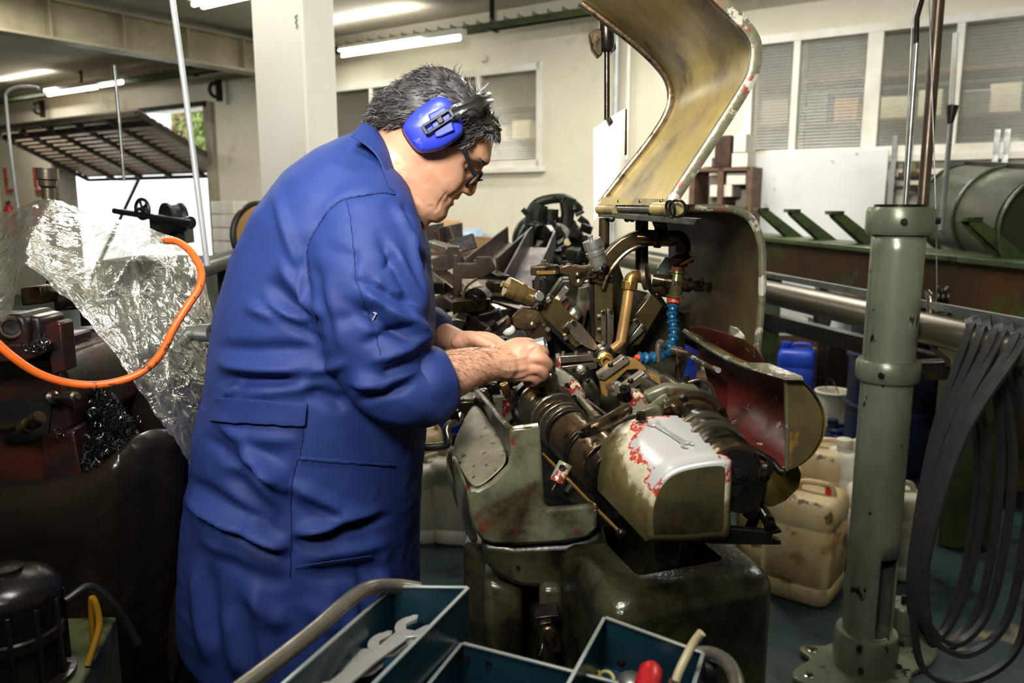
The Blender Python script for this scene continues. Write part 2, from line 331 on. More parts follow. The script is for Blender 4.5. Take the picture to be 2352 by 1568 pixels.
# ---------------------------------------------------------------- cable tray with hangers
TV = 5.75; TZ = 2.88
ct = thing('cable_tray', 'long dark cable tray hung below the ceiling along the window wall', 'cable tray', R(5, TV, TZ))
for dv in (-.05, .05):
    b = B(); b.bar(R(U0+.1, TV+dv, TZ), R(U1-.1, TV+dv, TZ), .012, .05); b.obj('side_rail', m_tray, ct)
for u in np.arange(.0, 13.4, .14):
    b = B(); b.bar(R(u, TV-.05, TZ+.045), R(u, TV+.05, TZ+.045), .012, .008); b.bar(R(u, TV-.05, TZ+.02), R(u, TV-.05, TZ+.06), .008, .008, V_); b.obj('rung', m_galv, ct)
for dv, r, mm in ((-.03, .012, m_black), (0, .01, M('green_cable', (70, 96, 34), None, 3, .5)), (.03, .012, m_black)):
    b = B(); b.tube([R(u, TV+dv+.01*math.sin(u*3), TZ+.0) for u in np.arange(U0+.2, U1-.1, .3)], r, 6); b.obj('cable', mm, ct)
for px, py in ((1130, 60), (438, 140), (185, 170)):
    u = PW(px, py, TV)@U_
    b = B(); b.bar(R(u, TV, TZ), R(u, TV, CEIL), .03, .03, V_); b.bar(R(u, TV-.09, TZ-.03), R(u, TV+.09, TZ-.03), .03, .012); b.obj('hanger', m_dkmetal, ct)
def batten(u, v, z, length, label, n=1, lit=True):
    L_ = thing('fluorescent_lamp', label, 'lamp', R(u, v, z), 'fluorescent ceiling lamps')
    b = B(); b.bar(R(u-length/2-.03, v, z+.05), R(u+length/2+.03, v, z+.05), .09*n, .05); b.obj('housing', m_lampbody, L_, bevel=.006)
    for i in range(n):
        dv = (i-(n-1)/2)*.09
        b = B(); b.cyl(R(u-length/2, v+dv, z), R(u+length/2, v+dv, z), .018, n=12); b.obj('tube', m_lamp, L_)
        for s in (-1, 1): b = B(); b.bar(R(u+s*(length/2+.008), v+dv, z-.02), R(u+s*(length/2+.008), v+dv, z+.04), .022, .03, U_); b.obj('lamp_holder', m_lampbody, L_)
q0 = PW(790, 124, 5.62); q1 = PW(1060, 90, 5.62); batten((q0@U_+q1@U_)/2, 5.62, (q0[2]+q1[2])/2, (q0-q1)@U_, 'bright fluorescent tube hung under the cable tray beside the white column')
q0 = PW(112, 215, 5.6); q1 = PW(228, 203, 5.6); batten((q0@U_+q1@U_)/2, 5.6, (q0[2]+q1[2])/2, (q0-q1)@U_, 'longer of two fluorescent tubes above the garage door')
q0 = PW(232, 199, 5.6); q1 = PW(286, 195, 5.6); batten((q0@U_+q1@U_)/2, 5.6, (q0[2]+q1[2])/2+.02, (q0-q1)@U_, 'shorter of two fluorescent tubes above the garage door')
q0 = PZ(452, 14, 3.0); batten(q0@U_-.72, q0@V_, 3.0, 1.4, 'twin fluorescent ceiling lamp just left of the white column', 2)
# ---------------------------------------------------------------- garage door, wall fittings, outside
dr = struct(link('door_1', None, R(10.2, WV, DH)))
m_slat = M('door_slat', (176, 156, 136), (150, 132, 114), 4, .5, .2); m_rail = M('door_rail', (86, 76, 66), None, 4, .5, .2)
zN, zF, LF = 2.43, 1.8, 1.3
def dpt(a, t): return R(D1-.06+(D0+.06-(D1-.06))*a, WV-.9+LF*t, zN+(zF-zN)*t)
for i in range(16):
    t0 = i/16+.004; t1 = (i+1)/16-.012
    b = B(); b.sheet([[dpt(0, t0), dpt(1, t0)], [dpt(0, t1), dpt(1, t1)]], .02); b.obj('slat', m_slat, dr, smooth=0)
for a in (.0, .2, .4, .6, .8, 1.0):
    b = B(); b.bar(dpt(a, 0)+[0, 0, -.03], dpt(a, 1)+[0, 0, -.03], .05 if a in (0, 1) else .035, .05); b.obj('rail', m_rail, dr)
for t in (0, .16, 1.0):
    b = B(); b.bar(dpt(0, t)+[0, 0, -.03], dpt(1, t)+[0, 0, -.03], .05, .05); b.obj('cross_rail', m_rail, dr)
b = B(); b.bar(R(D0, WV-.04, DH-.02), R(D1, WV-.04, DH-.02), .1, .06); b.obj('head_rail', m_dkmetal, dr)
b = B(); b.bar(R(D1-.12, WV+.1, 0), R(D1-.45, WV+1.2, 2.2), .05, .05); b.obj('door_arm', m_dkmetal, dr)
for u in (D0, D1):
    b = B(); rbox(b, u-.07, u+.07, WV-.06, T, 0, DH); b.obj('jamb', M('jamb_paint', (168, 160, 138), (120, 112, 96), 3, .6), dr, bevel=.005)
for px, py in ((97, 250), (503, 208)):
    q = PW(px, py, WV-.1); br = thing('door_pulley_bracket', 'dark pulley bracket at the %s end of the garage door header' % ('left' if px < 200 else 'right'), 'bracket', q)
    b = B(); b.bar(q+[0, 0, -.12], q+[0, 0, .12], .05, .06, U_); b.obj('back_plate', m_dkmetal, br); b = B(); b.torus(q-V_*.05, U_, .075, .022, 18, 8); b.obj('pulley', m_black, br)
b = B(); rbox(b, 4, 18, T, WV+16, -.1, -.02); struct(b.obj('yard_ground', M('pale_concrete', (214, 210, 200), None, 1, .8), smooth=0))
b = B(); rbox(b, 4, 26, WV+9, WV+9.2, -.02, 5.2); struct(b.obj('wall_yard', M('yard_wall', (235, 233, 226), None, 1, .8), smooth=0))
m_leaf = M('ivy_leaf', (104, 132, 60), (150, 160, 92), 4, .6); m_leaf2 = M('ivy_leaf_red', (168, 130, 100), (120, 110, 70), 4, .6)
lv = B()
for i in range(1500):
    px = random.uniform(395, 505); py = random.uniform(225, 350); c = PW(px, py, WV+8.75+random.uniform(-.12, .12)); s = random.uniform(.06, .13); x = nrm(rng.normal(size=3)); y = nrm(np.cross(x, rng.normal(size=3)))
    lv.add([c-x*s, c-y*s*.7, c+x*s, c+y*s*.7], [(0, 1, 2, 3)], 1 if (px < 440 and random.random() < .5) else 0)
o = lv.obj('ivy_foliage', [m_leaf, m_leaf2], smooth=0); o['kind'] = 'stuff'; o['label'] = 'green and reddish ivy hanging outside the garage door'; o['category'] = 'ivy'
# ================================================================ the machinist
m_coat = M('blue_cotton_twill', (38, 57, 116), (34, 51, 106), 3, .62, bump=.00015, bscale=900, spec=.25, sheen=0, rvar=0)
m_coat2 = M('blue_trouser_cotton', (30, 44, 96), (26, 38, 84), 3, .7, spec=.2, rvar=0)
m_skin = M('skin', (206, 158, 128), (190, 138, 108), 14, .48, bump=.0004, bscale=260, spots=((176, 104, 78), 9, .58, .25), spec=.4, contrast=.35)
m_skin.node_tree.nodes['Principled BSDF'].inputs['Subsurface Weight'].default_value = .08
m_skin.node_tree.nodes['Principled BSDF'].inputs['Subsurface Radius'].default_value = (.02, .008, .004)
m_hair = M('dark_grey_hair', (44, 40, 40), (62, 58, 56), 60, .42, spec=.4); m_hair2 = M('silver_hair', (142, 136, 132), (112, 106, 102), 60, .4)
m_shoe = M('black_leather', (24, 22, 20), None, 6, .4)
YM = 1.42; YH = 1.40
man = thing('person', 'machinist in a long blue work coat bending over the lathe, holding a small steel part', 'person', (-.45, YM, 0))
def ring2(L, Rr, b, n=56, e=2.1, Y=YM):
    a0 = P(*L, Y); a1 = P(*Rr, Y); c = (a0+a1)/2; h = (a1-a0)/2; out = []
    for t in np.linspace(0, 2*math.pi, n, endpoint=False):
        ct, st = math.cos(t), math.sin(t); k = (abs(ct)**e+abs(st)**e)**(-1/e)
        out.append(c+h*ct*k+np.array([0, b, 0])*st*k)
    return out
def tubeP(b, rows, n=28, sm=6):       # rows of (px, py, Y, radius)
    a = np.array([list(P(x, y, Y))+[r] for x, y, Y, r in rows]); a = spline(a, sm); b.tube(a[:, :3], list(a[:, 3]), n)
    b.ball(a[0, :3], a[0, 3], 20, 10); b.ball(a[-1, :3], a[-1, 3], 20, 10)
# ---------------------------------------------------------------- coat
cb = B()
rows = [((430, 1400), (958, 1560), .235), ((432, 1320), (960, 1400), .235), ((438, 1200), (963, 1230), .232), ((452, 1090), (968, 1090), .23), ((468, 970), (978, 975), .228), ((490, 885), (993, 890), .226),
        ((500, 800), (998, 800), .224), ((517, 700), (998, 710), .222), ((550, 588), (990, 640), .222), ((603, 484), (982, 570), .22), ((668, 398), (968, 508), .20), ((735, 344), (945, 450), .165), ((790, 314), (925, 412), .115), ((832, 302), (908, 372), .085)]
rs_ = []
for i in range(len(rows)-1):
    for t in np.linspace(0, 1, 4, endpoint=False):
        lerp = lambda a, b: tuple(np.array(a)*(1-t)+np.array(b)*t); rs_.append(ring2(lerp(rows[i][0], rows[i+1][0]), lerp(rows[i][1], rows[i+1][1]), rows[i][2]*(1-t)+rows[i+1][2]*t))
rs_.append(ring2(*rows[-1])); cb.loft(rs_)
tubeP(cb, [(830, 470, 1.35, .085), (836, 530, 1.285, .09), (842, 610, 1.25, .095), (855, 710, 1.23, .093), (875, 800, 1.225, .082), (893, 862, 1.225, .071), (930, 893, 1.225, .063), (972, 893, 1.232, .055)])
tubeP(cb, [(850, 470, 1.52, .085), (865, 560, 1.60, .09), (885, 680, 1.63, .09), (905, 760, 1.63, .08), (945, 775, 1.60, .065), (985, 762, 1.56, .052)])
coat_me = remesh(cb, .0055, 10, .6)
co, no = mesh_np(coat_me); X, Yp = proj(co)
FOLDS = [  # strokes (x0,y0,x1,y1, width px, amplitude mm) + raised, - sunk; side 'n' near half only
 (636, 440, 690, 620, 16, 5), (690, 620, 712, 700, 14, 4), (612, 640, 735, 760, 22, -7), (640, 600, 740, 730, 16, 6), (560, 700, 730, 740, 18, 6), (590, 690, 745, 790, 14, -6), (600, 690, 720, 735, 10, 4),
 (495, 800, 740, 800, 20, -7), (500, 835, 700, 850, 20, 9), (700, 850, 800, 830, 16, 6), (500, 870, 690, 868, 18, -8), (560, 900, 760, 880, 15, 4), (520, 910, 545, 870, 12, 4), (700, 890, 800, 930, 22, -8), (500, 1000, 640, 1060, 26, -4), (520, 990, 690, 1010, 22, 4),
 (548, 1030, 660, 1100, 24, 8), (520, 1080, 640, 1200, 26, -9), (600, 1060, 668, 1130, 20, 8), (430, 1140, 560, 1230, 20, 8), (430, 1100, 640, 1225, 20, -7), (560, 1200, 668, 1255, 18, 9), (500, 1270, 660, 1340, 24, -6), (450, 1220, 640, 1330, 22, 5),
 (672, 1110, 800, 1180, 22, 6), (675, 1222, 830, 1170, 18, 8), (690, 1250, 850, 1200, 16, -7), (680, 1150, 860, 1225, 22, -6), (690, 1280, 900, 1240, 18, 5), (700, 1320, 900, 1300, 22, -5), (560, 1340, 660, 1440, 30, 6), (480, 1300, 500, 1480, 22, -5), (700, 1380, 820, 1460, 30, 5), (520, 1400, 560, 1560, 26, 6),
 (440, 1150, 660, 1262, 14, 7), (445, 1170, 655, 1285, 12, -7), (672, 1225, 880, 1165, 12, 6), (675, 1245, 900, 1185, 10, -7), (500, 960, 668, 1120, 20, 6), (470, 1000, 640, 1130, 16, -5), (450, 1290, 480, 1520, 18, 6), (590, 1330, 620, 1560, 22, 5), (760, 1340, 770, 1560, 24, 5), (880, 1250, 900, 1540, 22, 5), (830, 1290, 850, 1540, 16, -5),
 (735, 560, 830, 600, 20, -3), (900, 560, 985, 720, 14, 6), (870, 540, 960, 700, 14, -5), (815, 620, 880, 660, 12, 3), (880, 620, 905, 580, 8, -4), (830, 640, 960, 700, 14, -5), (820, 660, 985, 760, 16, 8), (790, 690, 970, 800, 18, -8), (860, 640, 925, 680, 9, 4),
 (760, 740, 900, 700, 22, -4), (850, 830, 985, 770, 16, 7), (830, 790, 960, 740, 14, -7), (860, 870, 990, 810, 14, -6), (810, 860, 900, 890, 20, 5), (800, 880, 960, 850, 14, 5), (820, 920, 950, 880, 12, -6), (940, 700, 990, 790, 14, 5), (720, 600, 770, 780, 18, -4), (745, 640, 800, 820, 20, 4),
 (905, 470, 975, 590, 12, 6), (925, 470, 990, 640, 10, -7), (940, 520, 985, 700, 10, 5)]
FAMP = 1.9
def folds(co, no, X, Yp, F_, near=True):
    d = np.zeros(len(co))
    for x0, y0, x1, y1, w, a in F_:
        L = math.hypot(x1-x0, y1-y0); ux, uy = (x1-x0)/L, (y1-y0)/L; s = (X-x0)*ux+(Yp-y0)*uy; t = -(X-x0)*uy+(Yp-y0)*ux
        t = t-5*np.sin(np.clip(s/L, 0, 1)*math.pi)*(1 if a > 0 else .6)
        e = np.clip(np.minimum(s, L-s)/(.35*L)+.25, 0, 1); e = e*e*(3-2*e)
        d += a*.001*np.exp(-(t/(w*.8))**2)*e*FAMP
    if near: d *= np.clip((-no[:, 1]+.25)/.35, 0, 1)
    return d
d = folds(co, no, X, Yp, FOLDS)
big = np.array([mnoise.noise(Vector((q[0]*9, q[1]*9, q[2]*6))) for q in co]); d += .0022*big*(1+.6*(co[:, 2] > 1.05))
fine = np.array([abs(mnoise.noise(Vector((q[0]*16+3, q[1]*16, q[2]*24)))) for q in co]); d += .003*np.clip(.35-fine, 0, .35)*(1+big)
# cross seams: armhole, side seam, sleeve seam (pulled-in lines)
def seam(pts, w=3.2, depth=-.0028):
    global d
    pts = spline(pts, 10)
    best = np.full(len(co), 1e9)
    for i in range(len(pts)-1):
        a = pts[i]; bvec = pts[i+1]-a; L2 = bvec@bvec; t = np.clip(((X-a[0])*bvec[0]+(Yp-a[1])*bvec[1])/L2, 0, 1)
        best = np.minimum(best, np.hypot(X-a[0]-t*bvec[0], Yp-a[1]-t*bvec[1]))
    d += depth*np.exp(-(best/w)**2)*(no[:, 1] < .2)
seam([(908, 446), (880, 442), (845, 446), (780, 462), (735, 510), (705, 570), (708, 640), (725, 720), (740, 790)], 4, -.004)
seam([(700, 920), (695, 1000), (670, 1110), (668, 1250), (667, 1400), (665, 1560)], 3.5)
seam([(797, 462), (812, 560), (818, 640), (850, 730), (880, 830), (892, 865)], 3)
set_np(coat_me, co+no*d[:, None]); coat = own(coat_me, 'coat', m_coat, man)
# collar, lapel, cuffs, belt flap, pocket edge
def surf(px, py, off=.004):     # point of the near coat surface under a pixel
    k = np.hypot(XX-px, YY-py)+np.where(NN[:, 1] > .1, 1e3, 0)+np.where(CC[:, 1] > 1.62, 1e3, 0); i = np.argpartition(k, 6)[:6]; i = i[k[i] < 30] if (k[i] < 30).any() else i
    return CC[i].mean(0)+nrm(NN[i].mean(0))*off
CC = co+no*d[:, None]; NN = no; XX, YY = proj(CC)
def patch(rows_px, name, t=.003, off=.004, mat=None, n=14, parent=None):
    g = [[surf(*((1-s)*np.array(a)+s*np.array(c)), off) for s in np.linspace(0, 1, n)] for a, c in rows_px]
    g = np.array(g); 
    for _ in range(3): g[1:-1, 1:-1] = (g[1:-1, 1:-1]*2+g[:-2, 1:-1]+g[2:, 1:-1]+g[1:-1, :-2]+g[1:-1, 2:])/6
    bb = B(); bb.sheet(g, -t); return bb.obj(name, mat or m_coat, parent or man, smooth=50, sub=1)
def rows_of(a0, a1, b0, b1, k=6): return [(tuple(np.array(a0)*(1-s)+np.array(b0)*s), tuple(np.array(a1)*(1-s)+np.array(b1)*s)) for s in np.linspace(0, 1, k)]
patch(rows_of((468, 908), (709, 922), (457, 968), (702, 977)), 'belt_flap', n=26, off=.006)
patch(rows_of((690, 1046), (905, 1062), (688, 1054), (904, 1070), 3), 'pocket_edge', n=24, off=.003, t=.002)
patch(rows_of((676, 1296), (852, 1272), (676, 1304), (852, 1280), 3), 'pocket_hem', n=24, off=.003, t=.002)
# collar: a folded band round the neck
nk = [(842, 282), (868, 296), (896, 345), (916, 405), (946, 460), (975, 512)]; ob = [(800, 310), (836, 330), (868, 360), (893, 412), (925, 470), (958, 520)]
nks = spline(nk, 6); obs = spline(ob, 6); g = []
for i in range(len(nks)):
    t = i/(len(nks)-1); yn = 1.335+.02*math.sin(math.pi*t)-.02*t; top = P(*nks[i], yn-.0); mid = P(*(nks[i]*.55+obs[i]*.45), yn-.03); low = P(*obs[i], yn-.055)
    g.append([top+[0, .012, -.012], top, top*.5+mid*.5+[-.002, -.007, .006], mid, low])
bb = B(); bb.sheet(g, -.004); bb.obj('collar', m_coat, man, smooth=60, sub=1)
g = []
for i in range(len(nks)):    # far half of the collar behind the neck
    t = i/(len(nks)-1); g.append([P(*(nks[i]+[4, 4]), 1.44+.02*t), P(*(nks[i]+[-12, 8]), 1.47), P(*(obs[i]+[4, 0]), 1.50)])
bb = B(); bb.sheet(g, -.004); bb.obj('collar_far_side', m_coat, man, smooth=60, sub=1)
def seamtube(pts, r=.0011, off=.0006):
    b_ = B(); b_.tube([surf(*q, off) for q in spline(pts, 12)], r, 6); b_.obj('seam', m_coat2, coat)
seamtube([(908, 446), (880, 442), (845, 446), (780, 462), (735, 510), (705, 570), (708, 640), (725, 720), (740, 790)])
seamtube([(797, 462), (812, 560), (818, 640), (850, 730), (880, 830)], .0007); seamtube([(697, 985), (690, 1040), (670, 1110), (668, 1250), (667, 1400), (665, 1560)])
seamtube([(868, 362), (880, 400), (893, 430), (908, 446)], .0008)
# stitched stubble of thread on the sleeve
m_thread = M('white_thread', (225, 222, 215), None, 5, .8)
for pts in ([(855, 735), (862, 722), (858, 716), (866, 720)], [(966, 775), (970, 768), (967, 766)]):
    bb = B(); bb.tube([surf(*p, .002) for p in pts], .0009, 5); bb.obj('loose_thread', m_thread, man)
for y0, y1, xa, xb in ((470, 640, 798, 818), (640, 860, 818, 890)):
    for t in np.linspace(0, 1, 22):
        pass
# rolled cuff of the near sleeve
e0 = P(945, 893, 1.232); e1 = P(1120, 838, 1.33); ax = nrm(e1-e0); fx, fy, fd = frame(ax); rc = []
for s, r in ((-.012, .060), (0, .066), (.018, .067), (.036, .062), (.047, .057), (.05, .053), (.04, .048), (.02, .046)):
    c = e0+ax*s+np.array([.006, 0, .002]); rc.append([c+(fx*math.cos(t)+fy*math.sin(t))*r*(1+.035*math.sin(3*t+s*60)+.02*math.sin(7*t)) for t in np.linspace(0, 2*math.pi, 40, endpoint=False)])
bb = B(); bb.loft(rc, cap=False); bb.obj('cuff', m_coat, man, smooth=60, sub=1)
e0f = P(975, 765, 1.57); e1f = P(1040, 778, 1.52); ax = nrm(e1f-e0f); fx, fy, fd = frame(ax)
bb = B(); bb.loft([[e0f+ax*s+(fx*math.cos(t)+fy*math.sin(t))*r for t in np.linspace(0, 2*math.pi, 32, endpoint=False)] for s, r in ((0, .056), (.02, .056), (.035, .05), (.036, .044), (.02, .04))], cap=False); bb.obj('cuff', m_coat, man, smooth=60)
# trousers and shoes (stand on the floor)
for nm, yy, dx in (('near', 1.33, 0), ('far', 1.53, .05)):
    top = P(680, 1380, yy); bb = B(); a = spline([list(top)+[.12], [top[0]+dx, yy, .5, .085], [top[0]+dx-.01, yy, .28, .078], [top[0]+dx-.02, yy, .06, .082]], 6)
    bb.tube(a[:, :3], list(a[:, 3]), 28); bb.obj('trouser_leg', m_coat2, man)
    bb = B(); x0 = top[0]+dx-.02; bb.loft([[np.array([x0+s, yy+w*math.cos(t), max(0.0, h*.5+h*.5*math.sin(t))]) for t in np.linspace(0, 2*math.pi, 20, endpoint=False)] for s, w, h in ((-.09, .025, .07), (-.07, .04, .09), (0, .045, .1), (.07, .048, .085), (.14, .05, .06), (.19, .035, .045), (.205, .012, .03))]); bb.obj('shoe', m_shoe, man)
# ---------------------------------------------------------------- body: head, neck, arms, hands in one skin surface
sb = B()
TH = math.radians(44); EAR = P(990, 292, YH); SCL = YH/F*1.0
fv = nrm(P(990+100*math.cos(TH), 292+100*math.sin(TH), YH)-EAR); uv = nrm(P(990+100*math.sin(TH), 292-100*math.cos(TH), YH)-EAR)
YAW = math.radians(3); rv = np.array([0, 1., 0])        # rv: away from the viewer (towards the man's left)
fv2 = nrm(fv*math.cos(YAW)+rv*math.sin(YAW)); rv = nrm(rv*math.cos(YAW)-fv*math.sin(YAW)); fv = fv2
K = SCL
def fu(x, y): dx, dy = x-990, y-292; return (dx*math.cos(TH)+dy*math.sin(TH))*K, (dx*math.sin(TH)-dy*math.cos(TH))*K
hf = np.array([(-.124, .095), (-.1198, .1105), (-.1114, .1225), (-.0936, .1256), (-.0804, .117), (-.067, .120), (-.063, .114), (-.0595, .119), (-.0474, .1155), (-.042, .112), (-.02, .107), (0, .103), (.015, .108), (.0268, .112), (.0454, .0987), (.0725, .0797), (.085, .05), (.093, .01)])
levels = np.linspace(-.124, .093, 100)
ffr = np.interp(levels, hf[:, 0], hf[:, 1])
for _ in range(2): ffr[1:-1] = (ffr[:-2]+ffr[1:-1]*2+ffr[2:])/4
nose_u, nose_f = np.array([(-.0435, .111), (-.041, .127), (-.035, .1305), (-.027, .130), (-.0172, .1245), (.0045, .113), (.016, .108)]).T
back = np.interp(levels, [-.124, -.10, -.07, -.04, -.01, .013, .04, .067, .085, .093], [0, -.035, -.066, -.081, -.086, -.080, -.071, -.058, -.03, -.01])
wid = np.interp(levels, [-.124, -.115, -.10, -.08, -.05, -.01, .03, .055, .075, .087, .093], [.02, .04, .054, .064, .072, .076, .076, .071, .056, .035, .012])
rings = []; NA = 96
for i, u in enumerate(levels):
    c = (ffr[i]+back[i])/2; a = (ffr[i]-back[i])/2; w = wid[i]; rg = []
    for t in np.linspace(0, 2*math.pi, NA, endpoint=False):
        ct, st = math.cos(t), math.sin(t); e = 2.25; k = (abs(ct)**e+abs(st)**e)**(-1/e); f = c+a*ct*k; s = w*st*k
        if ct > 0:
            g = lambda m, sg: math.exp(-((s-m)/sg)**2)
            nb = np.interp(u, nose_u, nose_f-np.interp(nose_u, levels, ffr), left=0, right=0)
            wn = np.interp(u, [nose_u[0], nose_u[2], nose_u[-1]], [.016, .015, .009]); f += max(nb, 0)*g(0, wn)*(1.0)
            f += .004*(g(.017, .006)+g(-.017, .006))*math.exp(-((u+.037)/.007)**2)          # nostril wings
            f -= .010*(g(.033, .015)+g(-.033, .015))*math.exp(-((u+.004)/.013)**2)            # eye sockets
            f += .006*(g(.033, .02)+g(-.033, .02))*math.exp(-((u-.02)/.008)**2)              # brows
            f += .006*(g(.045, .02)+g(-.045, .02))*math.exp(-((u+.035)/.02)**2)               # cheeks
            f -= .005*(g(.034, .008)+g(-.034, .008))*math.exp(-((u+.06)/.02)**2)            # mouth fold
            f -= .004*g(0, .026)*math.exp(-((u+.063)/.0028)**2)                               # lip line
        rg.append(EAR+fv*f+uv*u+rv*s)
    rings.append(rg)
sb.loft(rings)
tubeP(sb, [(965, 330, YH, .062), (930, 370, YH, .066), (890, 410, YH, .07), (850, 460, YM, .08)], 30)
tubeP(sb, [(985, 440, YH, .045), (955, 455, YH, .05), (920, 470, YH, .06)], 26)      # double chin to throat
tubeP(sb, [(850, 460, YM, .08), (760, 620, YM, .10), (720, 850, YM, .11), (700, 1100, YM, .11)], 20)   # trunk under the coat
tubeP(sb, [(850, 470, YM, .07), (840, 520, 1.29, .05), (858, 720, 1.24, .048), (890, 880, 1.232, .046)], 20)
tubeP(sb, [(850, 470, YM, .07), (865, 560, 1.58, .05), (890, 700, 1.61, .048), (925, 770, 1.6, .043)], 20)
tubeP(sb, [(890, 880, 1.232, .046), (950, 888, 1.24, .047), (1020, 866, 1.27, .043), (1080, 845, 1.30, .035), (1130, 836, 1.325, .0285), (1160, 834, 1.34, .028)], 24)
tubeP(sb, [(925, 770, 1.6, .043), (980, 768, 1.56, .038), (1020, 778, 1.53, .031), (1050, 788, 1.50, .027)], 24)
def finger(rows): tubeP(sb, rows, 14, 5)
def blob(px, py, Y, rx, ry, rz, tilt=0): sb.ball(P(px, py, Y), (rx, ry, rz), 20, 14, x=(math.cos(tilt), .35, -math.sin(tilt)))
# near (right) hand: back of the hand, fingers curled under, thumb along the part
blob(1150, 836, 1.336, .035, .028, .031, .0); blob(1165, 834, 1.345, .04, .028, .034, .02); blob(1180, 832, 1.352, .045, .027, .036, .04); blob(1205, 826, 1.350, .034, .024, .036, -.05); blob(1195, 806, 1.358, .036, .024, .021, -.05); blob(1190, 855, 1.356, .036, .02, .018, -.05)
finger([(1206, 803, 1.350, .0125), (1230, 802, 1.346, .0118), (1250, 812, 1.364, .0098), (1238, 822, 1.39, .0088)])
finger([(1212, 824, 1.342, .0125), (1240, 822, 1.338, .0118), (1258, 840, 1.354, .0104), (1240, 854, 1.38, .0092)])
finger([(1210, 846, 1.342, .012), (1236, 846, 1.340, .0112), (1249, 862, 1.354, .0098), (1228, 872, 1.378, .0088)])
finger([(1196, 862, 1.350, .0112), (1220, 864, 1.348, .0102), (1231, 875, 1.36, .0088), (1212, 880, 1.38, .0078)])
finger([(1150, 812, 1.37, .016), (1185, 792, 1.388, .0135), (1216, 790, 1.394, .0112), (1240, 800, 1.388, .0095)])
# far (left) hand: palm towards the viewer, thumb and fingers reaching behind the near hand
blob(1078, 795, 1.475, .038, .018, .026, -.1); blob(1070, 785, 1.47, .03, .02, .02)
finger([(1060, 780, 1.47, .017), (1090, 778, 1.455, .0145), (1116, 788, 1.445, .0115), (1140, 800, 1.437, .0095)])
finger([(1098, 772, 1.475, .0105), (1128, 776, 1.465, .0095), (1152, 790, 1.445, .0088), (1172, 800, 1.43, .008)])
finger([(1100, 790, 1.485, .0105), (1135, 796, 1.475, .0095), (1160, 806, 1.45, .0085), (1178, 812, 1.43, .008)])
finger([(1098, 805, 1.485, .0105), (1132, 812, 1.475, .0095), (1158, 820, 1.455, .0085)])
finger([(1092, 820, 1.485, .0095), (1122, 826, 1.475, .0088), (1146, 830, 1.46, .008)])
FAMP = 1.15
body_me = remesh(sb, .0023, 3, .45)
bco, bno = mesh_np(body_me); bx, by = proj(bco)
dd = .0006*np.array([mnoise.noise(Vector(q*70)) for q in bco])
dd += folds(bco, bno, bx, by, [(1236, 797, 1216, 815, 4, -1.6), (1150, 850, 1230, 838, 7, 1.5), (1140, 825, 1225, 812, 6, 1.2), (1150, 866, 1215, 858, 5, 1.2), (1056, 445, 1032, 486, 4, -2.0), (1030, 440, 1003, 485, 5, -1.6), (1000, 490, 985, 470, 6, -1.6), (930, 400, 905, 372, 8, -1), (1070, 395, 1088, 400, 4, -1.2), (1075, 800, 1070, 775, 4, -1.5), (1120, 782, 1126, 800, 2.5, -1.0)])
set_np(body_me, bco+bno*dd[:, None]); own(body_me, 'body', m_skin, man)
fh = B(); cand = np.where((bx > 1005) & (bx < 1185) & (by > 795) & (by < 945) & (bno[:, 1] < .35) & (bco[:, 1] < 1.4))[0]
for i in rng.choice(cand, 1000):
    if random.random() < (bx[i]-1040)/170: continue
    p0 = bco[i]; n_ = bno[i]; dr_ = nrm(np.array([.75, 0, -.45])+rng.normal(0, .35, 3)); dr_ = nrm(dr_-n_*(dr_@n_)+n_*.25); L_ = random.uniform(.006, .014)*(1.0 if bx[i] < 1140 else .6)
    fh.tube([p0, p0+dr_*L_*.5+n_*.0012, p0+dr_*L_], [.00022, .0002, .00008], 3, cap=False)
o_ = fh.obj('forearm_hair', M('forearm_hair', (96, 68, 50), None, 40, .5), man); o_['kind'] = 'stuff'
# eye, brow, lips, ear lobe hints
def hp(f, u, s): return EAR+fv*f+uv*u+rv*s
m_eye = M('eyelid_skin', (196, 142, 112), None, 5, .25, rvar=0); m_iris = M('dark_iris', (40, 28, 20), None, 5, .2, rvar=0); m_brow = M('dark_brow', (58, 46, 40), None, 30, .6); m_lip = M('lip', (186, 116, 96), (170, 100, 84), 30, .45)
fe = np.interp(-.004, levels, ffr)
for s in (-.033, .033):
    bb = B(); bb.ball(hp(fe-.0235, -.006, s), .0122, 16, 10); e = bb.obj('eyeball', m_eye, man); bb = B(); bb.ball(hp(fe-.0155, -.012, s), (.0055, .0055, .0055), 12, 8); bb.obj('iris', m_iris, e)
    bb = B()
    for k in range(70):
        q = random.uniform(-.02, .022); base = hp(np.interp(.02, levels, ffr)-.004-abs(q)*.25-.003*(abs(s+q*np.sign(s))>.045), .019+random.uniform(-.004, .004)-.15*abs(q), s+q*(1 if s > 0 else -1)); tip = base+rv*np.sign(s)*.007+uv*.001+fv*.003
        bb.tube([base-fv*.004, base*.5+tip*.5+fv*.002, tip], [.0007, .0006, .0002], 4)
    bb.obj('eyebrow', m_brow, man)
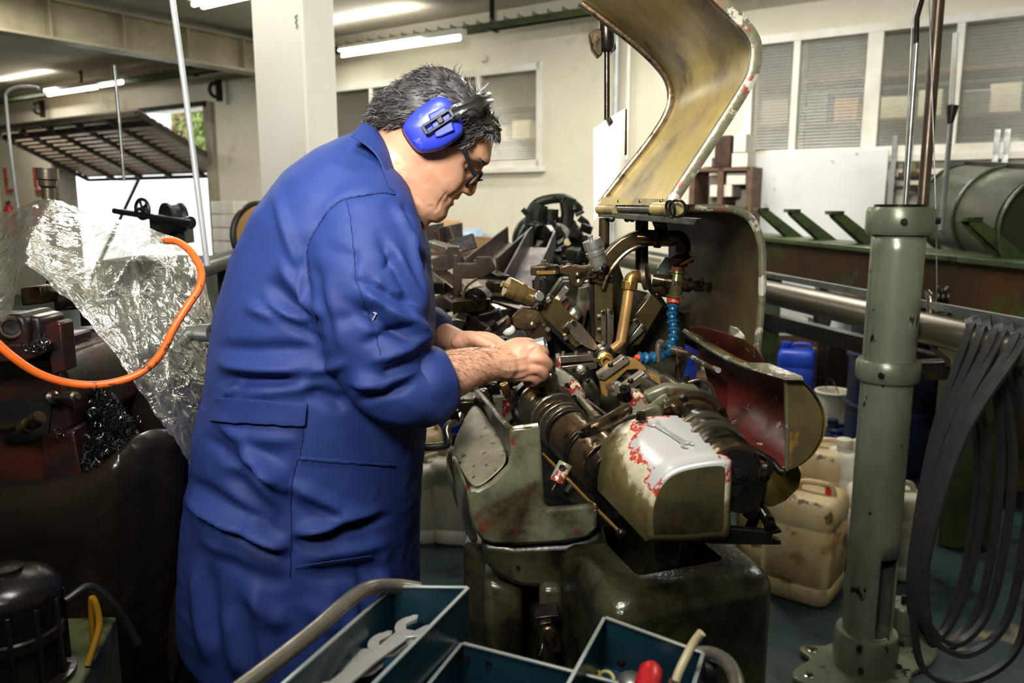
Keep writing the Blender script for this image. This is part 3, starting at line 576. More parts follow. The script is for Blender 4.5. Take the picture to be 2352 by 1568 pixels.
# ---------------------------------------------------------------- hair: cap with strands
hb = B(); strands = B()
def scalp(u, ang, off):
    i = np.interp(u, levels, np.arange(len(levels))); f0 = np.interp(u, levels, ffr); b0 = np.interp(u, levels, back); w = np.interp(u, levels, wid); c = (f0+b0)/2; a = (f0-b0)/2
    ct, st = math.cos(ang), math.sin(ang); e = 2.25; k = (abs(ct)**e+abs(st)**e)**(-1/e); n_ = nrm(fv*ct/a+rv*st/w+uv*max(0, (u-.02)/.07)*14)
    return EAR+fv*(c+a*ct*k)+uv*u+rv*w*st*k+n_*off, n_
def hairline(ang):      # lowest level with hair for an angle round the head (0 face, pi nape)
    a = abs((ang+math.pi) % (2*math.pi)-math.pi); return np.interp(a, [0, .5, .9, 1.15, 1.4, 1.7, 2.1, 2.6, math.pi], [.070, .064, .045, .0, -.01, .0, -.045, -.064, -.068])
NA2 = 72; hr = []
for k in range(26):
    rg = []
    for j in range(NA2):
        ang = 2*math.pi*j/NA2; lo = hairline(ang); u = lo+(.0925-lo)*(k/25)**.9; off = .0035+.0075*min(1, k/3)*(1+.3*math.sin(ang*9+k*.9)+.25*math.sin(ang*23-k*1.7)); rg.append(scalp(u, ang, off if k else -.004)[0])
    hr.append(rg)
hb.loft(hr, cap=True); hair = hb.obj('hair', m_hair, man, smooth=60)
BANDP = spline([P(1036, 262, 1.29), P(1066, 247, 1.29), P(1092, 236, 1.306), P(1116, 227, 1.343), P(1124, 223, YH), P(1116, 226, YH+.06)], 6)
for k in range(5600):
    ang = random.uniform(0, 2*math.pi); a = (ang+math.pi) % (2*math.pi)-math.pi; lo = hairline(ang); u = random.uniform(lo, .092) if random.random() < .8 else lo+random.uniform(0, .012)
    if a > .3 and a < 2.8 and random.random() < .55: continue
    p0, n_ = scalp(u, ang, .006)
    if np.min(np.linalg.norm(BANDP-p0, axis=1)) < .019: continue
    comb = nrm(-fv*(.7 if abs(a) > .8 else -.15)-uv*(.75 if u < .06 else .1)+rng.normal(0, .28, 3)) if abs(a) > .75 else nrm(fv*.35-uv*.75+rv*a*.4+rng.normal(0, .3, 3))
    L_ = random.uniform(.014, .028); L_ *= .75 if u < lo+.015 else 1; comb = nrm(comb-n_*(comb@n_)*.9+n_*(.2 if u < .06 else .12))
    p1 = p0+comb*L_*.5+n_*.0035; p2 = p0+comb*L_+n_*random.uniform(-.002, .004)
    strands.tube([p0, p1, p2], [.0007, .00065, .0002], 3, cap=False, mi=1 if random.random() < (.34 if u > .02 else .2) else 0)
so = strands.obj('hair_strands', [m_hair, m_hair2], hair, smooth=60); so['kind'] = 'stuff'
# ---------------------------------------------------------------- ear defenders, glasses, the held part
m_cup = M('blue_plastic_cup', (52, 66, 200), (46, 58, 184), 4, .35, spots=((120, 128, 205), 40, .62, .1), spec=.5, contrast=.4); m_blk = M('black_plastic', (13, 13, 14), (20, 20, 21), 10, .4); m_band = M('black_band', (42, 42, 40), (30, 30, 29), 14, .35); m_foam = M('dark_red_foam', (92, 44, 60), None, 20, .8)
ED = thing('ear_defenders', 'blue plastic ear defenders with a black headband on the machinist', 'ear defenders', P(995, 292, 1.31))
yc = 1.298
cup = [(1016, 223), (1034, 232), (1052, 262), (1064, 285), (1063, 305), (1048, 322), (1010, 345), (972, 351), (955, 343), (936, 318), (926, 297), (930, 283), (950, 258), (985, 232), (1004, 224)]
cx0, cy0 = 995, 290; rg = []
for s, yy in ((1.0, yc+.035), (1.01, yc+.016), (1.0, yc+.012), (.985, yc+.004), (.93, yc-.003), (.8, yc-.008), (.55, yc-.011), (.2, yc-.0125)):
    cp = spline(cup+[cup[0]], 4)[:-1]; rg.append([P(cx0+(x-cx0)*s, cy0+(y-cy0)*s, yy) for x, y in cp])
bb = B(); bb.loft(rg); bb.obj('ear_cup', m_cup, ED, smooth=50)
bb = B(); bb.loft([[P(cx0+(x-cx0)*s-2, cy0+(y-cy0)*s+3, yy) for x, y in spline(cup+[cup[0]], 4)[:-1]] for s, yy in ((.9, yc+.052), (1.0, yc+.046), (1.02, yc+.03), (.98, yc+.02))]); bb.obj('cushion', m_foam, ED)
bb = B(); rp = [(982, 262), (1018, 244), (1032, 250), (1046, 300), (1012, 316), (1000, 318)]
bb.loft([[P(1012+(x-1012)*s, 284+(y-284)*s, yy) for x, y in rp] for s, yy in ((1.0, yc-.006), (.93, yc-.016))]); bb.obj('raised_panel', m_cup, ED, bevel=.002)
sl = [(969, 288), (1030, 250), (1038, 267), (980, 309)]
bb = B(); A0 = np.array((976., 299.)); A1 = np.array((1037., 260.)); dn = nrm(A1-A0); pn = np.array((-dn[1], dn[0]))
for e0_, e1_ in ((A0+pn*9.5, A1+pn*9.5), (A0-pn*9.5, A1-pn*9.5)): bb.bar(P(*e0_, yc-.019), P(*e1_, yc-.019), .006, .0042)
for e_ in (A0, A1): bb.bar(P(*(e_-pn*11), yc-.019), P(*(e_+pn*11), yc-.019), .006, .006)
bb.obj('slider_frame', m_blk, ED, bevel=.001)
q = (A0+A1)/2+dn*6; bb = B(); bb.box(P(*q, yc-.021), (.010, .007, .010), nrm(P(*(q+dn*9), yc)-P(*q, yc)), (0, 1, 0)); bb.obj('slider_knob', m_blk, ED, bevel=.0015)
bp = [P(1036, 262, yc-.017), P(1066, 247, yc-.012), P(1092, 236, yc+.008), P(1112, 229, yc+.045), P(1119, 226, YH+.0), P(1112, 227, YH+.06), P(1085, 238, YH+.088), P(1040, 262, YH+.095)]
bp = spline(bp, 8); rr_ = []
bp = np.array([q+nrm(q-(EAR+uv*.02-fv*.01))*.006*math.sin(math.pi/2*min(1, i/12)) for i, q in enumerate(bp)])
for i in range(len(bp)):
    dd_ = nrm(bp[min(i+1, len(bp)-1)]-bp[max(i-1, 0)]); out_ = nrm(bp[i]-(EAR+uv*.02)); out_ = nrm(out_-dd_*(out_@dd_)); sd = np.cross(dd_, out_); w_ = .0095+.002*math.sin(i*.5)*(i < 26)
    rr_.append([bp[i]+sd*a*w_+out_*c for a, c in ((-1, -.002), (-1, .0015), (-.55, .0038), (-.2, .002), (.2, .002), (.55, .0038), (1, .0015), (1, -.002))])
bb = B(); bb.loft(rr_); bb.obj('headband', m_band, ED, smooth=50)
bb = B(); bb.loft([[P(cx0+(x-cx0)*s, cy0+(y-cy0)*s, yy) for x, y in spline(cup+[cup[0]], 3)[:-1]] for s, yy in ((1.0, YH+.068), (1.0, YH+.095), (.8, YH+.11))]); bb.obj('ear_cup', m_cup, ED, smooth=50)
GL = thing('eyeglasses', 'thick black framed eyeglasses worn low on the machinist\'s nose', 'eyeglasses', P(1085, 390, 1.38))
m_lens = glass('spectacle_glass', (.93, .95, .93, 1), .03, .12)
gn = fe+.012
def gl(s, u, f): return hp(f, u, s)
for s0 in (-1, 1):
    ring = [gl(s0*(.034+.024*math.cos(t)), -.0125+.0165*math.sin(t), gn+.004-.012*abs(.034+.024*math.cos(t)-.0)/.06) for t in np.linspace(0, 2*math.pi, 28, endpoint=False)]
    bb = B(); bb.tube(ring, .0032, 8, closed=True); bb.obj('rim', m_blk, GL)
    bb = B(); bb.add(ring, [tuple(range(28))]); bb.obj('lens', m_lens, GL, smooth=0)
bb = B(); bb.tube([gl(-.011, -.008, gn+.004), gl(0, -.004, gn+.007), gl(.011, -.008, gn+.004)], .0022, 8); bb.obj('bridge', m_blk, GL)
for s0 in (-1, 1):
    hinge = gl(s0*.059, -.004, gn-.008); bb = B()
    endp = P(1052, 318, 1.325) if s0 < 0 else hp(.0, .004, .079)
    bb.tube(spline([hinge+fv*.004, hinge-fv*.006+rv*s0*.003, (hinge+endp)/2+rv*s0*.004, endp], 6), .0042, 8); bb.obj('temple', m_blk, GL)
m_alu = M('bright_aluminium', (206, 208, 208), (186, 188, 190), 20, .32, .85)
BU = thing('machined_bushing', 'small bright aluminium bushing held in the machinist\'s fingertips', 'metal part', P(1240, 793, 1.372))
p0 = P(1213, 800, 1.372); p1 = P(1253, 789, 1.366); bb = B(); bb.lathe(p0, p1-p0, [(0, .0128), (np.linalg.norm(p1-p0), .0128), (np.linalg.norm(p1-p0)+.0006, .012), (np.linalg.norm(p1-p0)+.0006, .0085), (np.linalg.norm(p1-p0)-.01, .0085)], 28); bb.obj('sleeve', m_alu, BU)
bolt(BU, P(1247, 783, 1.357), nrm(CAM-P(1247, 783, 1.357)), .0018, .0004, m_black, 'pin', 'cross_hole')
# ================================================================ main sliding-head automatic lathe
m_steel = M('oily_steel', (150, 142, 126), (104, 92, 72), 16, .28, .9, bump=.0003, bscale=120, rvar=.12)
m_bsteel = M('bright_steel', (188, 184, 172), (146, 136, 116), 18, .25, .9, rvar=.1)
m_osteel = M('brown_oiled_steel', (112, 94, 66), (58, 46, 34), 14, .24, .8, bump=.0005, bscale=70, spots=((36, 28, 22), 30, .6, .05))
m_dsteel = M('black_oiled_steel', (66, 60, 52), (34, 30, 26), 14, .26, .8, bump=.0004, bscale=90)
m_olive = M('olive_slide', (124, 108, 70), (78, 66, 42), 12, .24, .8, bump=.0003, bscale=80, rvar=.1)
m_cast = M('worn_greygreen_paint', (120, 120, 98), (74, 68, 44), 7, .36, .15, bump=.0006, bscale=60, spots=((58, 44, 30), 11, .54, .22), spots2=((120, 46, 36), 24, .68, .03), grime=(9, .47, .64))
m_castdk = M('oily_greygreen_paint', (70, 68, 48), (36, 32, 23), 8, .3, .2, bump=.0006, bscale=50, grime=(11, .44, .6), rvar=.15)
m_chip = M('chipped_red_grey_paint', (142, 142, 124), (120, 116, 96), 20, .35, .1, bump=.0006, bscale=80, spots=((128, 42, 36), 26, .54, .02), spots2=((196, 184, 150), 40, .63, .02))
m_hood = M('stained_olive_hood', (176, 156, 84), (126, 104, 56), 4.5, .34, .12, bump=.0006, bscale=30, spots=((78, 58, 36), 7, .6, .12), spots2=((178, 168, 110), 5, .62, .1), rvar=.12, grime=(5, .52, .72))
m_rim = M('chipped_rim', (124, 122, 98), (90, 86, 66), 18, .32, .5, bump=.0006, bscale=80, spots=((140, 70, 56), 30, .63, .03), spots2=((186, 182, 164), 26, .6, .04))
m_brass = M('brass', (198, 160, 92), (160, 122, 62), 12, .3, .9)
m_tan = M('tan_pipe', (158, 122, 66), (124, 92, 46), 10, .4, .3)
m_redin = M('red_inner_paint', (92, 29, 25), (52, 22, 19), 8, .38, .05, bump=.0005, bscale=50, spots=((46, 26, 22), 9, .55, .2), spots2=((150, 130, 100), 38, .7, .03))
m_gold = M('olive_yellow_plate', (116, 98, 36), (70, 62, 30), 9, .42, .1, bump=.0005, bscale=60, spots=((40, 38, 26), 14, .58, .1))
m_cavity_black = M('black_cavity', (10, 9, 8), None, 6, .5)  # black stands in for the shade inside slots, holes, recesses and the well
m_hoseb = M('blue_hose_plastic', (18, 80, 116), (14, 66, 98), 10, .32, rvar=.05); m_hoser = M('red_hose_plastic', (206, 66, 30), None, 10, .35)
LT = thing('automatic_lathe', 'grey-green sliding head lathe with raised olive hood, tool slides and open covers', 'lathe', (.35, 1.35, 0))
LO = LT
def px_poly(name, poly, Y, t, mat, parent=None, bevel=.0015, label=None):
    b = B(); b.ppx(poly, Y, t); return b.obj(name, mat, parent or LT, bevel=bevel, label=label)
def px_cyl(name, a, c, r, mat, parent=None, r1=None, n=22, label=None):
    b = B(); b.cyl(P(*a), P(*c), r, r1, n); return b.obj(name, mat, parent or LT, bevel=min(.0012, r*.15), label=label)
def px_tube(name, pts, r, mat, parent=None, k=6, n=12, label=None):
    a = spline([P(*q) for q in pts], k) if k else [P(*q) for q in pts]; b = B(); b.tube(a, r, n); return b.obj(name, mat, parent or LT, label=label)
def px_bar(name, a, c, w, h, mat, parent=None, bevel=.0012, up=None):
    b = B(); b.bar(P(*a), P(*c), w, h, up); return b.obj(name, mat, parent or LT, bevel=bevel)
def px_lathe(name, a, c, prof, mat, parent=None, n=30):      # prof: (fraction along a->c, radius)
    p0, p1 = P(*a), P(*c); L = np.linalg.norm(p1-p0); b = B(); b.lathe(p0, p1-p0, [(t*L, r) for t, r in prof], n); return b.obj(name, mat, parent or LT, smooth=30)
def scr(px, py, Y, r=.0035, h=.003, mat=None, kind='cap', axis=(0, -1, 0), parent=None): return bolt(parent or LT, P(px, py, Y), axis, r, h, mat or m_dsteel, kind)
# ---------------------------------------------------------------- raised hood
nearp = spline([(1548, 474), (1602, 392), (1660, 304), (1718, 212), (1740, 168), (1746, 112), (1734, 74), (1700, 32), (1650, -16), (1590, -72)], 6)
farp = spline([(1384, 470), (1440, 398), (1497, 326), (1534, 268), (1546, 222), (1538, 182), (1513, 146), (1470, 104), (1402, 50), (1338, 2)], 6)
YN, YF = 1.22, 1.66
g = [[P(*(nearp[i]*(1-s)+farp[i]*s), 1/((1-s)/YN+s/YF)) for s in np.linspace(0, 1, 8)] for i in range(len(nearp))]
b = B(); b.sheet(g, .002); hd = b.obj('hood', m_hood, LT, smooth=60, label='olive stained inside of the raised curved hood')
def rimstrip(path, Y, name, out, parent, w=.016, mat=None):
    pts = [P(*q, Y) for q in path]; dirs = np.gradient(np.array(pts), axis=0); rr = []
    for i, p_ in enumerate(pts):
        d_ = nrm(dirs[i]); yv = np.array([0, 1., 0]); n_ = nrm(np.cross(d_, yv))*out; rr.append([p_-n_*.001-yv*.007, p_+n_*w*.35-yv*.009, p_+n_*w*.9-yv*.006, p_+n_*w, p_+n_*w*.9+yv*.007, p_-n_*.001+yv*.007])
    b = B(); b.loft(rr); return b.obj(name, mat or m_rim, parent, smooth=50)
rimstrip(nearp, YN, 'near_rim', 1, hd); rimstrip(farp, YF, 'far_rim', 1, hd, .012, m_osteel)
b = B(); b.sheet([[P(1384+ (1548-1384)*s, 452+(6)*s, 1/((1-s)/1.65+s/1.235)) for s in np.linspace(0, 1, 6)], [P(1376+(1545-1376)*s, 470+2*s, 1/((1-s)/1.65+s/1.235)) for s in np.linspace(0, 1, 6)]], .004); b.obj('hinge_strap', m_hood, hd)
for x, yy in ((1422, 1.53), (1472, 1.40), (1520, 1.29)): scr(x, 462, yy-.004, .004, .003, m_osteel, 'dome', parent=hd)
for (x0, y0), (x1, y1), nm in (((1378, 1.66), (1418, 1.54), 'hinge_barrel'), ((1424, 1.525), (1500, 1.33), 'hinge_barrel'), ((1505, 1.315), (1556, 1.2), 'hinge_barrel')): px_cyl(nm, (x0, 480, y0), (x1, 482, y1), .011 if x0 != 1424 else .007, m_hood if x0 != 1424 else m_dsteel, hd)
b = B(); b.torus(P(1556, 478, 1.19), (.4, .8, .2), .012, .0022, 24, 8); b.obj('split_ring', m_dsteel, hd); b = B(); b.torus(P(1540, 480, 1.18), (.9, .3, .2), .012, .0022, 24, 8); b.obj('split_ring', m_dsteel, hd)
# rear guard
gn_ = spline([(1570, 478), (1650, 478), (1695, 484), (1728, 508), (1748, 560), (1751, 620), (1749, 700), (1742, 775), (1735, 850)], 6)
YG, YGF = 1.28, 1.72
g = []
for q in gn_:
    a = P(*q, YG); g.append([a+np.array([-.13, 1, 0])*t for t in np.linspace(0, .46, 6)])
b = B(); b.sheet(g, .002); gd = b.obj('rear_guard', M('guard_inner', (88, 76, 46), (56, 48, 32), 5, .4, .3, spots=((40, 34, 24), 6, .56, .15), bump=.0006, bscale=40), LT, smooth=60)
b = B(); b.tube([P(*q, YG) for q in gn_], .0065, 10); b.obj('guard_rim', m_rim, gd)
b = B(); b.ppx([(1600, 500), (1735, 520), (1742, 830), (1690, 850), (1555, 780), (1540, 520)], 1.74, .004); b.obj('back_plate', MATS['guard_inner'], gd)
px_tube('guard_lip', [(1530, 790, 1.62), (1570, 808, 1.52), (1610, 832, 1.42), (1650, 850, 1.32)], .005, m_rim, gd)
# rail under the hood, stand tubes
px_bar('hood_rail', (1380, 492, 1.66), (1606, 510, 1.12), .012, .010, m_dsteel)
px_bar('hood_rail_plate', (1380, 488, 1.68), (1500, 491, 1.36), .016, .005, m_steel)
for x in (1405, 1440, 1452): scr(x, 503, 1.55, .006, .008, m_dsteel, 'dome')
px_cyl('rail_post', (1388, 500, 1.64), (1386, 640, 1.64), .011, m_osteel); px_cyl('rail_post', (1474, 500, 1.62), (1474, 640, 1.62), .013, m_dsteel)
# ---------------------------------------------------------------- casting arch, coolant pipes
arch = spline([(1372, 650), (1384, 618), (1404, 588), (1432, 562), (1468, 547), (1500, 545)], 6)
b = B(); b.strip([P(*q, 1.56) for q in arch], .03, .034, (0, 1, 0)); ar = b.obj('arch_casting', m_osteel, LT, bevel=.004, seg=3)
b = B(); b.tube([P(q[0]+12, q[1]+14, 1.545) for q in arch], .0048, 10); b.obj('arch_rib', m_osteel, ar)
px_cyl('coolant_pipe', (1465, 545, 1.55), (1545, 548, 1.53), .0155, m_osteel, ar); px_cyl('pipe_collar', (1505, 545, 1.54), (1518, 546, 1.535), .02, m_osteel, ar); scr(1497, 536, 1.525, .003, .003)
b = B(); b.ppx([(1500, 508), (1532, 512), (1535, 530), (1550, 535), (1548, 560), (1512, 560), (1510, 532)], 1.535, .02); b.obj('pipe_bracket', m_osteel, ar, bevel=.003)
px_tube('pipe_elbow', [(1540, 548, 1.53), (1556, 546, 1.525), (1567, 556, 1.52), (1568, 578, 1.52)], .0145, m_osteel, ar, n=18)
px_lathe('pipe_union', (1568, 568, 1.52), (1566, 612, 1.52), [(0, .0155), (.1, .0155), (.12, .0125), (.3, .0125), (.3, .0145), (.75, .0145), (.78, .011), (1, .011)], m_osteel, ar, 6)
VA = px_lathe('valve_body', (1548, 600, 1.52), (1590, 596, 1.50), [(0, .011), (.2, .013), (.6, .012), (.7, .006), (1, .006)], m_osteel, ar)
b = B(); b.ball(P(1580, 599, 1.49), (.021, .004, .0045), 20, 10, x=nrm(P(1596, 590, 1.48)-P(1564, 608, 1.5))); b.obj('valve_lever', m_brass, VA)
px_lathe('rusty_bush', (1560, 606, 1.52), (1556, 626, 1.52), [(0, .008), (.3, .012), (1, .0135)], M('rust_orange', (150, 70, 34), (110, 52, 30), 20, .5), ar)
m_cross = M('greenish_fitting', (120, 114, 70), (84, 78, 46), 12, .3, .5)
px_lathe('cross_fitting', (1557, 622, 1.52), (1550, 682, 1.52), [(0, .016), (.06, .0165), (.1, .012), (.3, .0145), (.5, .017), (.7, .0145), (.9, .012), (.92, .017), (1, .0165)], m_cross, ar)
tcv = bpy.data.curves.new('size_mark', 'FONT'); tcv.body = '30'; tcv.size = .012; tcv.extrude = .0006; tcv.align_x = 'CENTER'; to_ = bpy.data.objects.new('size_mark', tcv); COL.objects.link(to_); tm = evaluated(to_); bpy.data.objects.remove(to_)
to_ = link('size_mark', tm, P(1553, 654, 1.5015), ar); tm.materials.append(m_dsteel); to_.rotation_euler = (math.pi/2, 0, 0)
px_lathe('side_nipple', (1500, 640, 1.53), (1545, 648, 1.52), [(0, .011), (.7, .011), (.72, .0155), (.95, .0155), (1, .012)], m_osteel, ar)
px_lathe('drain_cock', (1565, 652, 1.52), (1630, 660, 1.48), [(0, .012), (.15, .014), (.3, .014), (.32, .009), (.5, .0085), (.52, .011), (.75, .011), (.77, .007), (.88, .007), (.9, .0095), (1, .0095)], m_osteel, ar)
px_cyl('cock_key', (1612, 636, 1.485), (1611, 655, 1.485), .003, m_osteel, ar)
px_lathe('pipe_flange', (1476, 636, 1.535), (1492, 634, 1.53), [(0, .011), (.1, .026), (.8, .026), (.9, .020), (1, .012)], m_steel, ar, 32)
px_tube('brass_elbow', [(1480, 637, 1.53), (1462, 634, 1.52), (1449, 642, 1.515), (1447, 660, 1.51)], .0125, m_brass, ar, n=18); px_cyl('elbow_nut', (1447, 644, 1.51), (1445, 664, 1.51), .0155, m_brass, ar, n=8)
px_tube('coolant_nozzle', [(1445, 662, 1.51), (1440, 700, 1.505), (1432, 750, 1.50), (1426, 785, 1.495)], .0105, m_tan, ar, n=16); px_tube('nozzle_tip', [(1428, 782, 1.495), (1420, 792, 1.49), (1406, 802, 1.488)], .0085, m_tan, ar, n=12)
hose = spline([(1547, 700), (1543, 722), (1546, 745), (1549, 765), (1545, 785), (1536, 802), (1520, 815), (1502, 821), (1484, 823), (1468, 821)], 3)
HS = px_lathe('hose_connector', (1549, 682, 1.52), (1547, 698, 1.515), [(0, .011), (.45, .011), (.5, .008), (.55, .0115), (1, .0115)], m_hoser, LT)
hl = np.cumsum([0]+[np.linalg.norm(hose[i+1]-hose[i]) for i in range(len(hose)-1)]); ns = 10
for i in range(ns):
    a = [np.interp(hl[-1]*i/ns, hl, hose[:, k]) for k in (0, 1)]; c = [np.interp(hl[-1]*(i+1.05)/ns, hl, hose[:, k]) for k in (0, 1)]; ya = 1.515-.075*i/ns; yb = 1.515-.075*(i+1)/ns
    px_lathe('hose_segment', (*a, ya), (*c, yb), [(0, .0075), (.1, .0112), (.3, .0116), (.5, .0078), (.74, .007), (.96, .0112), (1, .0098)], m_hoseb, HS, 18)
px_cyl('nozzle_end', (1468, 821, 1.44), (1458, 819, 1.438), .0065, m_hoser, HS, .0035)
# ---------------------------------------------------------------- spider casting behind the tools
b = B(); b.ppx([(1255, 690), (1290, 640), (1345, 640), (1360, 600), (1420, 600), (1440, 660), (1520, 680), (1560, 740), (1580, 830), (1560, 900), (1240, 900), (1225, 800)], 1.66, .06); sp = b.obj('spider_casting', m_castdk, LT, bevel=.006)
b = B(); b.ppx([(1330, 660), (1362, 650), (1366, 700), (1350, 716), (1335, 780), (1310, 770), (1322, 716)], 1.615, .03); b.obj('casting_web', m_cast, sp, bevel=.004)
px_poly('casting_web', [(1250, 720), (1275, 760), (1300, 840), (1240, 850), (1205, 780)], 1.62, .03, m_castdk, sp, .004)
px_poly('casting_web', [(1495, 690), (1570, 720), (1575, 800), (1450, 830), (1440, 800)], 1.63, .03, m_castdk, sp, .004)
px_poly('chipped_plate', [(1288, 672), (1306, 684), (1308, 700), (1296, 718), (1284, 700)], 1.6, .01, m_chip, sp)
b = B(); b.ball(P(1320, 722, 1.585), (.014, .008, .016)); b.obj('oil_sight', m_bsteel, sp)
def mic(name, a, c, r, mats, parent):
    o = px_lathe(name, a, c, [(0, r*.28), (.05, r*.28), (.05, r*.2), (.12, r*.2), (.12, r*.98), (.15, r), (.34, r), (.35, r*.93), (.42, r*.93), (.43, r*1.0), (.54, r*1.0), (.55, r*.9), (.86, r*.84), (.88, r*.62), (1, r*.6)], mats[0], parent, 36)
    p0, p1 = np.array(P(*a)), np.array(P(*c)); d_ = nrm(p1-p0); L = np.linalg.norm(p1-p0); fx, fy, _ = frame(d_)
    b = B()
    for i in range(26):
        t = 2*math.pi*i/26; q = p0+d_*L*.80+(fx*math.cos(t)+fy*math.sin(t))*r*.87; b.bar(q, q+d_*L*.045, .0007, .0007)
    b.obj('graduation', m_dsteel, o)['kind'] = 'stuff'
    b = B(); b.lathe(p0+d_*L*.86, d_, [(0, r*.8), (L*.02, r*.95), (L*.07, r*.95), (L*.09, r*.6)], 28); b.obj('clamp_ring', mats[1], o)
    return o
m_mic = M('satin_chrome', (190, 190, 184), (160, 158, 148), 22, .3, .85); m_micb = M('brassy_chrome', (168, 146, 96), (140, 118, 74), 14, .3, .85)
# top tool slide
S1 = px_poly('tool_slide', [(1366, 648), (1408, 646), (1408, 790), (1396, 800), (1366, 782)], 1.555, .03, m_olive, sp)
px_poly('slide_rail', [(1355, 642), (1366, 646), (1366, 784), (1357, 770)], 1.56, .03, m_dsteel, S1); px_poly('slide_cap', [(1354, 636), (1410, 634), (1410, 648), (1354, 650)], 1.55, .04, m_dsteel, S1)
px_poly('tool_holder', [(1380, 714), (1392, 712), (1392, 800), (1381, 768)], 1.545, .012, m_steel, S1, .001); px_poly('tool_holder', [(1395, 708), (1410, 714), (1410, 770), (1400, 812), (1394, 812)], 1.545, .012, m_steel, S1, .001)
for x, y in ((1386, 718), (1404, 716)): scr(x, y, 1.544, .004, .003, m_dsteel, parent=S1)
for x, y in ((1387, 732), (1388, 771), (1404, 729), (1405, 770)): scr(x, y, 1.544, .0018, .0006, m_cavity_black, 'pin', parent=S1)
for y in (726, 756): px_cyl('side_screw', (1372, y, 1.548), (1381, y, 1.545), .004, m_bsteel, S1)
bolt(S1, P(1384, 786, 1.54), (0, -1, 0), .004, .006, m_bsteel, 'hex')
mic('micrometer_head', (1355, 541, 1.535), (1381, 622, 1.54), .0185, (m_mic, m_bsteel), S1)
px_cyl('clamp_stud', (1384, 612, 1.525), (1394, 616, 1.52), .007, m_dsteel, S1); px_lathe('spindle_boss', (1376, 608, 1.54), (1380, 640, 1.54), [(0, .01), (.5, .011), (1, .006)], m_osteel, S1)
# upper rocker with slotted bar
RK = px_poly('rocker_arm', [(1283, 612), (1310, 606), (1340, 612), (1372, 606), (1380, 622), (1368, 640), (1345, 642), (1338, 656), (1322, 664), (1310, 656), (1306, 634), (1285, 628)], 1.535, .022, m_osteel, sp, .003)
px_poly('slotted_bar', [(1219, 612), (1284, 609), (1284, 630), (1219, 633)], 1.528, .026, m_osteel, RK, .002); b = B(); b.bar(P(1234, 611, 1.528)+[0, .012, .001], P(1272, 609, 1.528)+[0, .012, .001], .006, .002); b.obj('slot', m_cavity_black, RK)
px_poly('scale_plate', [(1232, 622), (1276, 621), (1276, 629), (1232, 630)], 1.5265, .002, m_brass, RK, 0)
for x in (1236, 1273): scr(x, 625, 1.5265, .0016, .0008, m_bsteel, 'dome', parent=RK)
px_lathe('clamp_nut', (1249, 612, 1.54), (1249, 597, 1.54), [(0, .009), (.5, .009), (.55, .006), (1, .006)], m_bsteel, RK, 6); scr(1330, 650, 1.534, .008, .004, m_osteel, 'dome', parent=RK); scr(1326, 630, 1.534, .004, .006, m_bsteel, 'dome', parent=RK)
for x in (1296, 1315): px_cyl('stop_pin', (x, 612, 1.545), (x, 600, 1.545), .0025, m_dsteel, RK)
px_poly('adjuster_link', [(1240, 640), (1252, 636), (1260, 645), (1254, 690), (1236, 690)], 1.54, .015, m_dsteel, RK, .004); px_bar('curved_strap', (1303, 660, 1.56), (1270, 700, 1.57), .008, .012, m_bsteel, RK)
# left tool slide with micrometer
S2 = px_poly('tool_slide', [(1268, 682), (1284, 690), (1352, 770), (1340, 788), (1322, 800), (1236, 716)], 1.548, .035, m_olive, sp)
px_poly('slide_rail', [(1236, 716), (1322, 800), (1395, 815), (1390, 824), (1318, 810), (1230, 726)], 1.552, .03, m_dsteel, S2)
px_poly('slide_end_cap', [(1262, 676), (1272, 684), (1240, 720), (1230, 712)], 1.545, .03, m_dsteel, S2); px_poly('end_block', [(1252, 686), (1262, 680), (1268, 690), (1256, 700)], 1.54, .012, m_bsteel, S2)
px_poly('tool_plate', [(1300, 748), (1316, 733), (1332, 742), (1366, 782), (1376, 800), (1366, 806), (1346, 798), (1322, 782)], 1.538, .01, m_steel, S2, .001); px_poly('clamp_plate', [(1290, 754), (1306, 738), (1312, 746), (1304, 762)], 1.534, .012, m_steel, S2, .001)
for x, y in ((1301, 755), (1318, 741)): scr(x, y, 1.533, .0045, .003, m_dsteel, parent=S2)
bolt(S2, P(1302, 775, 1.54), (-.5, -1, 0), .0045, .007, m_bsteel, 'hex'); scr(1335, 788, 1.537, .0025, .001, m_bsteel, 'pin', parent=S2)
mic('micrometer_head', (1152, 652, 1.51), (1240, 692, 1.53), .0195, (m_micb, m_mic), S2); px_cyl('clamp_stud', (1232, 684, 1.515), (1240, 680, 1.5), .0095, m_mic, S2); px_lathe('spindle_boss', (1226, 688, 1.53), (1252, 700, 1.535), [(0, .014), (.4, .015), (.5, .008), (1, .007)], m_osteel, S2)
RK2 = px_poly('rocker_arm', [(1176, 728), (1200, 706), (1236, 708), (1258, 740), (1268, 780), (1240, 800), (1215, 780), (1205, 760), (1180, 752)], 1.535, .025, m_osteel, sp, .003)
px_poly('slotted_bar', [(1114, 760), (1166, 726), (1174, 738), (1172, 748), (1130, 776), (1120, 774)], 1.515, .022, m_osteel, RK2, .002); px_bar('slot', (1122, 761, 1.514), (1160, 736, 1.514), .006, .004, m_cavity_black, RK2); bolt(RK2, P(1134, 750, 1.51), (-.3, -.6, .8), .008, .012, m_dsteel, 'hex')
scr(1223, 748, 1.534, .008, .004, m_osteel, 'dome', parent=RK2); bolt(RK2, P(1255, 758, 1.52), (.2, -1, .3), .005, .012, m_bsteel, 'hex'); px_bar('link_rod', (1158, 775, 1.54), (1156, 800, 1.54), .01, .012, m_dsteel, RK2)
b = B(); b.ball(P(1168, 758, 1.53), (.014, .012, .012)); b.obj('white_plastic_knob', M('white_plastic', (222, 220, 212), None, 5, .4), RK2)
